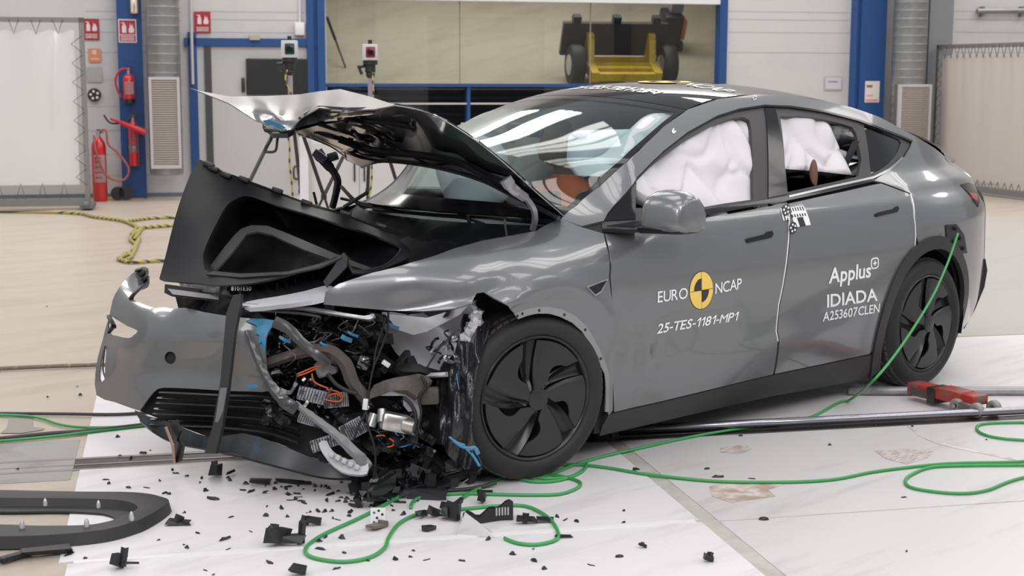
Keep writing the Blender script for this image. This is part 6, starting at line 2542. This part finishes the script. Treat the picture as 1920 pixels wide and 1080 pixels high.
# shirt
bm = B()
rings = []
for z, rx, ry, ox in ((.60, .155, .19, 1.45), (.72, .15, .185, 1.46), (.86, .155, .20, 1.465), (.96, .15, .225, 1.465), (1.05, .125, .225, 1.46), (1.105, .095, .16, 1.455), (1.14, .078, .085, 1.44), (1.158, .07, .075, 1.43)):
    rings.append([bm.verts.new((ox + rx * math.cos(2 * math.pi * k / 28) + .006 * math.sin(k * 2.1 + z * 30), DY + ry * math.sin(2 * math.pi * k / 28), z)) for k in range(28)])
for a, b in zip(rings, rings[1:]):
    for k in range(28):
        bm.faces.new((a[k], a[(k + 1) % 28], b[(k + 1) % 28], b[k]))
for s_ in (-1, 1):
    tube(bm, smooth_path([(1.46, DY + s_ * .15, 1.03), (1.45, DY + s_ * .215, .97), (1.39, DY + s_ * .235, .86), (1.35, DY + s_ * .235, .80)], 4), [.085 - .0015 * k for k in range(13)], 16)
bmesh.ops.recalc_face_normals(bm, faces=bm.faces)
obj('shirt', bm, M_shirt, bod, 60)
bm = B()
for s_ in (-1, 1):
    tube(bm, smooth_path([(1.46, DY + s_ * .09, .61), (1.2, DY + s_ * .11, .64), (1.0, DY + s_ * .12, .67), (.88, DY + s_ * .12, .52), (.77, DY + s_ * .12, .36)], 5), [.10] * 6 + [.09] * 5 + [.078] * 5 + [.06] * 5, 16)
obj('trousers', bm, M_trou, bod, 60)
# brown pad of the rear child dummy seen against the bag
p = UA(1525, 330, 'y', -.80)
bm = B()
ball(bm, p, .06, .40, .35, 1.4, 3)
obj('brown_pad', bm, mat('brown_pad', (.16, .075, .05), .6), car, 180)

# ---------------------------------------------------------------- things on the floor
M_green = mat('green_cable_jacket', (.045, .33, .085), .4)
M_cable = mat('dark_grey_cable', (.055, .05, .055), .5)
M_frag = mat('black_fragment', (.016, .016, .018), .42, bump=.2, bscale=70)


def fcable(name, pts, r, m, label, cat, n=8, wob=0.0, group=None):
    P = []
    for q in pts:
        if len(q) == 2:
            P.append(G(q[0], q[1], r + .001))
        elif q[2] == 'd':
            P.append(U(q[0], q[1], q[3]))
        else:
            P.append(G(q[0], q[1], r + q[2]))
    if pts[0][0] < 0 or pts[0][0] > 1920:       # the run goes on beyond the view
        P.insert(0, P[0] + (P[0] - P[1]).normalized() * 1.6)
    if pts[-1][0] < 0 or pts[-1][0] > 1920:
        P.append(P[-1] + (P[-1] - P[-2]).normalized() * 1.6)
    path = smooth_path(P, n)
    for p_ in path:
        p_.z = max(p_.z, r + .001)
    bm = B()
    tube(bm, path, r, 8)
    return tag(obj(name, bm, m, None, 180), label, cat, group)


fcable('green_cable', [(1796, 438, 'd', 8.02), (1788, 462, 'd', 7.95), (1774, 500, 'd', 7.8), (1750, 553, 'd', 7.6), (1716, 610, 'd', 7.4), (1676, 668, 'd', 7.2), (1636, 715, 'd', 7.05), (1590, 752, .0), (1520, 782), (1440, 797), (1360, 808),
                       (1280, 822), (1200, 840), (1130, 856), (1075, 872), (1045, 884), (1000, 896), (960, 890), (905, 884), (860, 893), (800, 908), (740, 936), (680, 968), (610, 1000), (582, 1018), (572, 1034), (590, 1046), (640, 1053), (690, 1046),
                       (720, 1028), (730, 1005), (750, 980), (790, 962), (850, 956), (940, 948), (990, 950), (1030, 972), (1047, 1000), (1040, 1013), (1005, 1021), (970, 1018), (946, 1009)],
       .0068, M_green, 'long green cable hanging from the rear quarter and coiled before the front wheel', 'cable')
fcable('green_cable', [(1985, 860), (1900, 866), (1800, 868), (1740, 872), (1640, 884), (1560, 899), (1460, 904), (1340, 902), (1220, 890), (1140, 877), (1080, 871), (1010, 873), (985, 882), (990, 892), (1030, 897), (1070, 893), (1095, 880), (1100, 870), (1090, 885), (1050, 900),
                       (1000, 903), (950, 894), (915, 908), (880, 925), (852, 944), (838, 950)], .0068, M_green, 'green cable running in from the right edge past the front wheel', 'cable')
fcable('green_cable', [(770, 952), (775, 940), (800, 930), (870, 925), (940, 927), (1000, 928), (1050, 926), (1082, 915), (1088, 905), (1070, 897), (1030, 889), (985, 888)], .0068, M_green,
       'short curl of green cable lying behind the broken slotted black part', 'cable')
fcable('green_cable', [(1985, 872), (1900, 872), (1800, 873), (1745, 876), (1712, 888), (1698, 900), (1705, 912), (1740, 920), (1800, 925), (1850, 919), (1900, 900), (1985, 880)], .0068, M_green,
       'loop of green cable on the white floor at the right edge', 'cable')
fcable('green_cable', [(1985, 793), (1910, 792), (1850, 794), (1832, 800), (1840, 812), (1880, 822), (1985, 830)], .0068, M_green, 'green cable loop near the red dolly at the right edge', 'cable')
fcable('green_cable', [(-60, 778), (0, 778), (50, 780), (80, 785), (110, 795), (150, 801), (210, 801), (270, 796), (330, 790)], .0068, M_green, 'upper green cable entering from the left edge under the bumper', 'cable')
fcable('green_cable', [(-60, 832), (0, 827), (100, 818), (200, 806), (270, 798), (330, 793)], .0068, M_green, 'lower green cable entering from the left edge beside a grey cable', 'cable')
fcable('floor_cable', [(-60, 775), (0, 775), (120, 776), (200, 777), (255, 775), (330, 768)], .008, M_cable, 'dark grey cable on the beige floor just above the green cables', 'cable')
fcable('floor_cable', [(-60, 826), (0, 822), (90, 813), (150, 809), (210, 803), (270, 796)], .010, M_cable, 'dark grey cable lying against the lower green cable at left', 'cable')
fcable('floor_cable', [(-60, 694), (0, 691), (90, 687), (180, 684), (260, 680)], .012, mat('brown_cable', (.20, .15, .12), .6, dirt=(.35, .28, .22), dscale=20), 'thick brown cable crossing the beige floor behind the bumper', 'cable')
fcable('pipe', [(1590, 733, .0), (1985, 733, .0)], .024, mat('dull_grey_pipe', (.38, .37, .38), .4, metal=.5, dirt=(.22, .21, .21), dscale=7), 'dull grey pipe on the floor behind the red dolly', 'pipe', 2)
fcable('pipe', [(1160, 806, .012), (1985, 766, .012)], .020, mat('shiny_grey_pipe', (.35, .35, .38), .22, metal=.85), 'long shiny grey pipe lying along the track under the car', 'pipe', 2)
for lab, pts in (('yellow and black rope running along the foot of the left curtain', [(-40, 396), (50, 397), (110, 398), (155, 401), (175, 406), (205, 410), (235, 415), (262, 428)]),
                 ('upper yellow and black rope strand running right behind the raised liner', [(235, 415), (270, 410), (300, 408), (345, 407), (420, 406)]),
                 ('lower yellow and black rope strand running right behind the raised liner', [(262, 427), (300, 424), (340, 422), (420, 421)]),
                 ('tangled yellow and black rope bunch on the floor left of the liner', [(236, 416), (256, 424), (246, 440), (262, 430), (250, 450), (266, 428), (244, 446), (254, 458), (248, 470), (262, 444), (250, 474), (238, 478), (222, 484), (232, 488), (248, 480), (238, 474), (226, 485), (240, 491), (262, 491), (290, 489), (330, 488)])):
    fcable('rope', pts, .016 if len(pts) > 15 else .018, M_yb, lab, 'rope', 6)

# red dolly
a0, a1 = G(1712, 748, 0), G(1838, 779, 0)
ax_ = (a1 - a0)
L_ = ax_.length
ax_.normalize()
sd_ = Vector((-ax_.y, ax_.x, 0))
t = thing('wheel_dolly', 'worn red steel dolly with small grey wheels on the floor by the rear wheel', 'dolly', (a0 + a1) / 2)
M_rdol = mat('worn_red_paint', (.40, .035, .025), .45, dirt=(.16, .13, .11), dscale=14, dlo=.5, dhi=.62)
M_wgrey = mat('grey_castor', (.30, .28, .26), .5, dirt=(.16, .14, .13), dscale=20)


def dbox(x0, x1, y0, y1, z0, z1):
    return [a0 + ax_ * x + sd_ * y + Vector((0, 0, z)) for z in (z0, z1) for x, y in ((x0, y0), (x1, y0), (x1, y1), (x0, y1))]


bm = B()
hexa(bm, dbox(0, L_ * .40, -.05, .05, .03, .095))
bevel(bm, .006)
obj('arm', bm, M_rdol, t)
bm = B()
hexa(bm, dbox(.03, L_ * .36, -.056, .0, .035, .075))
obj('wear_plate', bm, mat('worn_brown_steel', (.13, .10, .085), .5, metal=.5), t, 0)
bm = B()
hexa(bm, dbox(L_ * .33, L_ * .45, -.065, .055, .015, .10))
bevel(bm, .006)
obj('bracket', bm, mat('dark_worn_steel', (.05, .045, .045), .4, metal=.5), t)
bm = B()
hexa(bm, dbox(L_ * .44, L_ * .80, -.06, .06, .045, .105))
hexa(bm, dbox(L_ * .74, L_ * .99, -.05, .06, .05, .10))
bevel(bm, .008)
obj('body', bm, M_rdol, t)
for x in (L_ * .78, L_ * 1.06):
    for y in (-.075, .05):
        bm = B()
        lathe(bm, a0 + ax_ * x + sd_ * y + Vector((0, 0, .038)), -sd_, [(.010, .0), (.016, .004), (.030, .004), (.036, .0), (.038, -.008), (.038, -.028), (.034, -.034), (0, -.034), (0, .0)], 24)
        w_ = obj('wheel', bm, M_wgrey, t, 40)
        bm = B()
        lathe(bm, a0 + ax_ * x + sd_ * (y - .004) + Vector((0, 0, .038)), -sd_, [(0, .004), (.009, .004), (.009, 0), (0, 0)], 6)
        obj('axle_nut', bm, M_steel, w_, 0)
bm = B()
hexa(bm, dbox(L_ * .84, L_ * 1.0, -.085, -.05, .015, .065))
bevel(bm, .006)
obj('axle_block', bm, mat('worn_grey_steel', (.25, .23, .22), .4, metal=.6), t)

# wheel-arch trim lying at lower left
t = thing('arch_trim', 'black curved wheel-arch trim with white clips lying on the floor at lower left', 'trim', G(150, 980))
outer = [(-240, 934), (0, 938), (146, 941), (240, 942), (280, 945), (303, 950), (322, 958), (310, 972), (282, 990), (255, 1002), (200, 1017), (109, 1027), (0, 1031), (-240, 1036)]
inner = [(-240, 962), (0, 964), (109, 963), (180, 966), (204, 970), (216, 976), (212, 983), (200, 988), (180, 992), (168, 995), (140, 996), (80, 992), (0, 988), (-240, 988)]
bm = B()
prev = None
oo, ii = smooth_path([G(a, b) for a, b in outer], 5), smooth_path([G(a, b) for a, b in inner], 5)
for k, (p_, q_) in enumerate(zip(oo, ii)):
    dpt = (q_ - p_)
    dpt.z = 0
    L2 = dpt.length
    dn = dpt.normalized()
    ring = [bm.verts.new(v) for v in (p_ + Vector((0, 0, .002)), p_ + dn * min(.012, L2 * .2) + Vector((0, 0, .046)), p_ + dn * L2 * .35 + Vector((0, 0, .050)), p_ + dn * L2 * .58 + Vector((0, 0, .042)),
                                      p_ + dn * L2 * .66 + Vector((0, 0, .012)), q_ + Vector((0, 0, .010)), q_ + Vector((0, 0, .002)))]
    if prev:
        for a in range(7):
            bm.faces.new((prev[a], prev[(a + 1) % 7], ring[(a + 1) % 7], ring[a]))
    else:
        bm.faces.new(ring)
    prev = ring
bm.faces.new(prev)
obj('trim_body', bm, M_clad, t, 45)
M_pin = mat('silver_clip', (.6, .6, .63), .3, metal=.4)
for px, py, big in ((85, 948, 0), (185, 952, 0), (247, 984, 1), (42, 1000, 1), (163, 997, 1)):
    c = G(px, py, .05 if big == 0 else .03)
    bm = B()
    lathe(bm, c, (0, 0, 1), [(0, 0), (.007, 0), (.008, .012), (.005, .024), (0, .03)] if not big else [(0, 0), (.009, 0), (.010, .028), (.008, .04), (.004, .05), (0, .05)], 10)
    k_ = obj('clip', bm, M_pin, t)
    if big:
        bm = B()
        lathe(bm, c, (0, 0, 1), [(0, -.02), (.018, -.02), (.016, .012), (0, .012)], 8)
        obj('clip_base', bm, M_dark, k_)

# ---- broken pieces
def chunk(bm, c, sx, sy, sz, rz, seed, cuts=1):
    """jagged convex-ish fragment resting on the floor"""
    r_ = random.Random(seed)
    n_ = r_.choice((5, 6, 7))
    cs, sn = math.cos(rz), math.sin(rz)
    lo, hi = [], []
    for k in range(n_):
        a = 2 * math.pi * (k + r_.uniform(-.3, .3)) / n_
        q = r_.uniform(.45, 1)
        x, y = math.cos(a) * sx * q, math.sin(a) * sy * q
        lo.append(bm.verts.new((c.x + x * cs - y * sn, c.y + x * sn + y * cs, c.z + .001)))
        q2 = r_.uniform(.3, .95)
        hi.append(bm.verts.new((c.x + (x * cs - y * sn) * q2, c.y + (x * sn + y * cs) * q2, c.z + sz * r_.uniform(.35, 1))))
    for k in range(n_):
        bm.faces.new((lo[k], lo[(k + 1) % n_], hi[(k + 1) % n_], hi[k]))
    bm.faces.new(lo)
    bm.faces.new(hi)


def spike_piece(bm, c, parts):
    """piece built from bent plates: (dx, dy, dz, lx, ly, lz, rz, tilt)"""
    for dx, dy, dz, lx, ly, lz, rz, ti in parts:
        m4 = Matrix.Translation(c + Vector((dx, dy, dz))) @ Matrix.Rotation(rz, 4, 'Z') @ Matrix.Rotation(ti, 4, 'Y')
        r_ = bmesh.ops.create_cube(bm, size=1, matrix=m4 @ Matrix.Diagonal((lx, ly, lz, 1)))
        for v in r_['verts']:
            v.co += Vector((R.uniform(-.15, .15) * lx, R.uniform(-.15, .15) * ly, R.uniform(-.1, .1) * lz))


def ground(bm):
    z = min(v.co.z for v in bm.verts)
    for v in bm.verts:
        v.co.z -= z - .001


BIG = [
    (406, 893, 'black cone-shaped plastic chunk on the white floor under the front valance', [(0, 0, .024, .04, .04, .045, .4, .2), (.0, .016, .035, .024, .024, .04, 1, .5), (.05, -.03, .010, .05, .008, .010, .5, .0)]),
    (540, 1022, 'jagged black lamp bracket with an upright prong, left of the green cable loop', [(-.03, .02, .025, .07, .05, .05, .3, .2), (.04, -.03, .03, .018, .02, .09, .2, .1), (.005, -.01, .015, .10, .03, .025, -.7, 0), (-.04, .03, .05, .04, .03, .03, .9, .5)]),
    (222, 1066, 'black broken plastic tip at the bottom left by the lying arch trim', [(0, 0, .02, .05, .03, .04, .2, .4), (.015, -.01, .03, .02, .015, .06, .4, .3), (.03, -.03, .01, .05, .008, .008, -.8, 0)]),
    (335, 984, 'flat black triangular shard right of the arch trim end', [(0, 0, .01, .09, .03, .012, -.6, .1), (.0, .0, .02, .03, .02, .03, .3, .6)]),
    (260, 995 + 32, 'x', []),
    (590, 985, 'curled black fragment beside the left bend of the green cable', [(0, 0, .012, .06, .025, .02, -.5, .2), (-.03, .02, .018, .03, .02, .03, .2, .5)]),
    (545, 905, 'long thin black strip on the floor under the valance', [(0, 0, .008, .12, .02, .012, -1.1, 0), (.03, -.06, .008, .05, .015, .01, -.9, 0)]),
    (487, 909, 'short black twisted strip under the valance edge', [(0, 0, .01, .09, .02, .016, -.5, .1)]),
    (850, 975, 'upright black plastic foot beside the white peeled tape', [(0, 0, .03, .03, .05, .06, .3, .2), (-.02, .03, .02, .05, .03, .035, .9, .3), (.02, .0, .05, .06, .02, .02, .2, -.3)]),
    (812, 970, 'small folded black piece inside the green cable loop', [(0, 0, .015, .05, .03, .03, .2, .5), (-.04, .02, .01, .05, .02, .02, .4, .2)]),
    (835, 958, 'black rounded bit touching the green cable', [(0, 0, .014, .035, .03, .028, .2, .3)]),
    (905, 945, 'black forked fragment between two strands of green cable', [(0, 0, .012, .05, .02, .022, .8, .3), (.0, .01, .02, .02, .02, .04, .2, .3)]),
    (910, 928, 'black flat bit under the straight green strand', [(0, 0, .008, .06, .03, .014, -.6, .1)]),
    (988, 982, 'pointed black shard at the inside of the right cable loop', [(0, 0, .01, .07, .025, .02, -.7, .1), (-.01, 0, .015, .02, .015, .035, .2, .3)]),
    (1022, 978, 'square black scrap crossed by the right cable loop', [(0, 0, .008, .06, .04, .012, -.8, .0)]),
    (1057, 1008, 'flat black stick just outside the right cable loop', [(0, 0, .005, .06, .016, .009, -.7, .0)]),
    (805, 995, 'black rectangle of plastic below the folded black piece', [(0, 0, .01, .045, .03, .016, .1, .1)]),
    (1135, 824, 'dark lump of plastic on the floor behind the front wheel', [(0, 0, .02, .10, .06, .03, -.6, .0), (.02, -.02, .03, .05, .05, .03, .2, .1)]),
    (1440, 797, 'flat dark scrap beside the long shiny pipe', [(0, 0, .006, .10, .05, .010, -.6, .0)]),
    (1329, 1053, 'lone small black lump on the white floor at bottom right', [(0, 0, .01, .035, .025, .02, -.6, .3), (.005, 0, .018, .015, .015, .02, .2, .4)]),
    (1205, 1027, 'tiny pointed black fragment on bare white floor right of the cables', [(0, 0, .006, .03, .012, .01, -.6, .3), (0, 0, .01, .01, .01, .012, .2, .4)]),
    (560, 1078, 'black scrap cut by the bottom edge of the view', [(0, 0, .012, .05, .03, .024, -.3, .3)]),
    (95, 1040, 'grey-black crumpled strip tucked under the lying arch trim', [(0, 0, .012, .16, .05, .02, -.25, .05), (-.10, .03, .01, .12, .03, .016, .2, .0)]),
    (30, 1046, 'dark flat shard at the left edge under the arch trim', [(0, 0, .01, .14, .02, .014, .3, .0)]),
]
for k, (px, py, lab, parts) in enumerate(BIG):
    if not parts:
        continue
    bm = B()
    spike_piece(bm, G(px, py), parts)
    ground(bm)
    tag(obj('broken_piece', bm, M_frag, None, 30), lab, 'debris')
# slotted grille piece
t = thing('vent_piece', 'broken slotted black vent piece beside the white peeled tape', 'debris', G(920, 975))
bm = B()
c = G(915, 980, .0)
a_, b_ = Vector(_rt), Vector((_fw[0], _fw[1], 0)).normalized()
pr = []
for k in range(13):
    u_ = -.095 + .19 * k / 12
    hh = .035 + .030 * sstep(-.02, .06, u_) + .012 * math.sin(k * 1.3)
    ring = [bm.verts.new(c + a_ * u_ + b_ * (.03 * math.sin(u_ * 20)) + v) for v in (Vector((0, 0, .002)), Vector((0, 0, hh)), b_ * .05 + Vector((0, 0, hh * .9)), b_ * .06 + Vector((0, 0, .002)))]
    if pr:
        for q in range(4):
            bm.faces.new((pr[q], pr[(q + 1) % 4], ring[(q + 1) % 4], ring[q]))
    else:
        bm.faces.new(ring)
    pr = ring
bm.faces.new(pr)
obj('shell', bm, M_frag, t, 40)
for k in range(5):
    u_ = .032 + k * .011
    bm = B()
    hexa(bm, [c + a_ * (u_ + i * .003) + b_ * (.03 * math.sin(u_ * 20) + j) + Vector((0, 0, z)) for z in (.022, .052) for i, j in ((-1, -.003), (1, -.003), (1, .002), (-1, .002))])
    obj('slot_edge', bm, mat('slot_grey', (.42, .42, .43), .5), t, 0)
# white peeled tape flap and small printed card
bm = B()
p0, p1, p2, p3 = G(858, 1000, .004), G(945, 1008, .004), G(900, 1004, .004), G(872, 962, .02)
for q in (([G(856, 1003, .002), G(930, 1008, .002), G(905, 985, .03), G(872, 960, .05)]), ([G(872, 960, .05), G(905, 985, .03), G(926, 1000, .004), G(888, 985, .015)])):
    bm.faces.new([bm.verts.new(v) for v in q])
bmesh.ops.solidify(bm, geom=list(bm.faces), thickness=.0015)
tag(obj('peeled_tape', bm, M_tape, None, 0), 'peeled flap of white floor tape standing up beside the slotted black piece', 'tape')
t = thing('dot_card', 'small white card with dark dots lying below the heap of black parts', 'card', G(708, 985))
c = G(708, 987, .0)
bm = B()
hexa(bm, [c + a_ * i * .028 + b_ * (j + z * .35) + Vector((0, 0, z)) for z in (.003, .065) for i, j in ((-1, 0), (1, 0), (1, .003), (-1, .003))])
cdm = obj('card', bm, M_white_p, t, 0)
for i, z in ((-.5, .015), (.4, .018), (-.1, .03), (.6, .042), (-.5, .048), (.1, .055)):
    bm = B()
    lathe(bm, c + a_ * i * .028 + b_ * (z * .35 - .0006) + Vector((0, 0, z)), -b_, [(0, .0), (.005, 0), (.005, .001), (0, .001)], 10)
    obj('dot', bm, rr.choice((M_kdec, M_red, M_bluep)), cdm, 0)
bm = B()
spike_piece(bm, c - b_ * .03, [(0, 0, .008, .07, .04, .012, .4, .1), (.03, 0, .012, .03, .03, .02, .1, .2)])
ground(bm)
tag(obj('broken_piece', bm, mat('brown_board', (.18, .14, .11), .6), None, 30), 'brownish scrap lying against the white dotted card', 'debris')
# leaning bracket under the bumper
bk = sheet('broken_bracket', [(309, 801), (328, 788), (337, 809), (331, 826), (343, 835), (337, 866), (325, 869), (322, 835)], [(318, 795, 6.10), (332, 826, 6.10), (330, 868, 6.2)], M_dark, car, .012, 6)
sheet('bracket_edge', [(308, 801), (311, 800), (325, 835), (328, 869), (325, 869), (321, 835)], [(309, 800, 6.095), (322, 835, 6.095), (327, 868, 6.19)], mat('tan_tape_edge', (.42, .27, .19), .6), bk, .004, 5)
# heap of parts under the crushed corner: each a piece of its own
hr = random.Random(21)
for k in range(46):
    px = hr.gauss(770, 70)
    px = min(max(px, 690), 905)
    top = 858 if px > 720 else 850
    py = hr.uniform(880, 948 - max(0, (px - 740)) * .22)
    g = G(px, py)
    bm = B()
    n_ = hr.choice((1, 2, 2, 3))
    spike_piece(bm, g, [(hr.uniform(-.04, .04), hr.uniform(-.04, .04), hr.uniform(.0, .07), hr.uniform(.05, .16), hr.uniform(.01, .05), hr.uniform(.01, .06), hr.uniform(0, 3.1), hr.uniform(-.6, .6)) for _ in range(n_)])
    ground(bm)
    tag(obj('broken_piece', bm, hr.choice((M_frag, M_dark, M_clad, M_black, M_lin)), None, 30), 'broken black part in the heap on the floor under the crushed corner', 'debris', 'heap of broken parts under the car')
for px, py, pts in ((860, 880, [(830, 880), (890, 850), (905, 880), (880, 902), (850, 905)]), (790, 900, [(762, 893), (772, 868), (800, 880), (790, 910)])):
    g = G(px, py + 22)
    d_ = (g - Vector(CAM)).dot(Vector(_fw))
    pc = sheet('broken_sheet', pts, [(px, py - 20, d_ + .01), (px, py + 22, d_), (px + 40, py, d_ + .02)], mat('grey_black_sheet', (.045, .045, .05), .35), None, .004, 8, crump=(.004, .08, 0))
    tag(pc, 'bent grey-black sheet leaning in front of the front wheel' if px > 830 else 'small dark grey panel standing in the heap of broken parts', 'debris')
bm = B()
tube(bm, smooth_path([G(1110 - 180, 905, .02), G(890, 915, .01), G(830, 920, .02), G(770, 915, .02), G(725, 925, .01)], 6), .008, 6)
tag(obj('bent_rod', bm, M_dark), 'bent black rod along the floor in front of the tyre', 'debris')
bm = B()
tube(bm, [G(848, 915, .01), G(852, 900, .03), G(868, 905, .03), G(878, 898, .04)], .0015, 5)
tag(obj('steel_wire', bm, M_steel), 'thin zigzag silver wire on the black sheet before the tyre', 'wire')
# scattered shards
protos = []
for k in range(10):
    bm = B()
    chunk(bm, Vector((0, 0, 0)), (.030, .014, .022, .04, .018, .026, .012, .035, .02, .016)[k], (.008, .010, .014, .006, .012, .008, .009, .012, .006, .01)[k], (.008, .012, .010, .006, .014, .007, .008, .012, .006, .01)[k], 0, k)
    protos.append(obj('plastic_shard', bm, M_frag, None, 0))
spots = [(199, 900), (204, 907), (240, 915), (275, 915), (300, 902), (330, 888), (350, 893), (310, 925), (375, 905), (385, 921), (378, 897), (345, 962), (400, 937), (500, 968), (538, 970), (508, 992), (470, 997), (370, 1000), (345, 1022), (298, 1013), (420, 1012), (350, 1028),
         (428, 1030), (160, 1047), (130, 1040), (385, 1070), (400, 1078), (505, 1056), (600, 1030), (645, 1037), (575, 962), (583, 975), (624, 972), (570, 944), (456, 920), (460, 908), (495, 925), (540, 927), (565, 940), (640, 905), (652, 925), (668, 920), (610, 912), (590, 920),
         (633, 975), (655, 968), (598, 1016), (610, 1008), (640, 1010), (510, 1015), (742, 1050), (775, 1033), (866, 1052), (630, 1067), (1000, 1030), (960, 1040), (915, 1012), (1045, 970), (1060, 975), (1080, 978), (1170, 958), (1170, 980), (1210, 1027), (1160, 1045), (1430, 975),
         (1388, 818), (1555, 835), (1410, 898), (1345, 895), (1325, 880), (1195, 880), (1190, 882), (1640, 797), (1710, 800), (1850, 825), (1700, 1034), (1695, 933), (1150, 750 + 130), (90, 745), (88, 575), (145, 725), (150, 742), (33, 880), (220, 820), (225, 855), (270, 850), (282, 845), (245, 858),
         (770, 1045), (800, 1050), (1000, 1052), (1108, 1060), (1020, 1068), (690, 1052)]
sr = random.Random(31)
for k in range(75):
    px = sr.gauss(600, 110)
    if 300 < px < 860:
        lo = 862 + (px - 300) * .10
        spots.append((px, lo + 15 + abs(sr.gauss(0, 30))))
for k, (px, py) in enumerate(spots):
    o = protos[k] if k < len(protos) else protos[sr.randrange(len(protos))].copy()
    if k >= len(protos):
        COL.objects.link(o)
    g = G(px, py)
    o.location = (g.x, g.y, .0005)
    o.rotation_euler = (0, 0, sr.uniform(0, 6.28))
    f_ = sr.uniform(.6, 1.25)
    o.scale = (f_, f_, f_)
    tag(o, 'small black plastic shard scattered on the floor round the crushed front', 'debris', 'small shards on the floor')
# worn patches and a flat grey patch
for pts, m_, nm in (([(1330, 912), (1360, 905), (1450, 907), (1490, 902), (1440, 918), (1455, 930), (1370, 942), (1335, 930)], M_scuff, 'floor_stain'),
                    ([(1640, 845), (1700, 842), (1750, 845), (1740, 858), (1700, 870), (1660, 860)], mat('dark_scuff', (.33, .25, .22), .6, dirt=(.66, .61, .6), dscale=16, dlo=.42, dhi=.58, aniso=((1, 9, 1), .5)), 'floor_stain'),
                    ([(1350, 838), (1400, 833), (1410, 842), (1390, 850), (1350, 848)], mat('dark_scuff', (.33, .25, .22), .6), 'floor_stain')):
    bm = B()
    bm.faces.new([bm.verts.new(G(a, b, .0012)) for a, b in pts])
    bmesh.ops.recalc_face_normals(bm, faces=bm.faces)
    o = struct(obj('trim_13', bm, m_, None, 0))
pth = smooth_path([G(1705, 800, .001), (G(1740, 825, .001)), G(1800, 840, .001), G(1850, 850, .001), G(1905, 862, .001)], 6)
bm = B()
pv = None
for k, p_ in enumerate(pth):
    w2 = Vector(NX) * (.035 + .008 * math.sin(k * 1.9))
    q = [bm.verts.new(p_ - w2), bm.verts.new(p_ + w2)]
    if pv:
        bm.faces.new((pv[0], pv[1], q[1], q[0]))
    pv = q
struct(obj('trim_14', bm, mat('tyre_streak', (.48, .43, .41), .6, dirt=(.68, .65, .64), dscale=10, dlo=.45, dhi=.6), None, 0))
bm = B()
bm.faces.new([bm.verts.new(G(a, b, -.0008)) for a, b in ((18, 782), (62, 781), (62, 800), (85, 803), (80, 806), (40, 812), (0, 812), (12, 803))])
struct(obj('trim_15', bm, mat('grey_floor_patch', (.27, .24, .215), .6), None, 0))  # one flat grey patch near the left edge of the floor
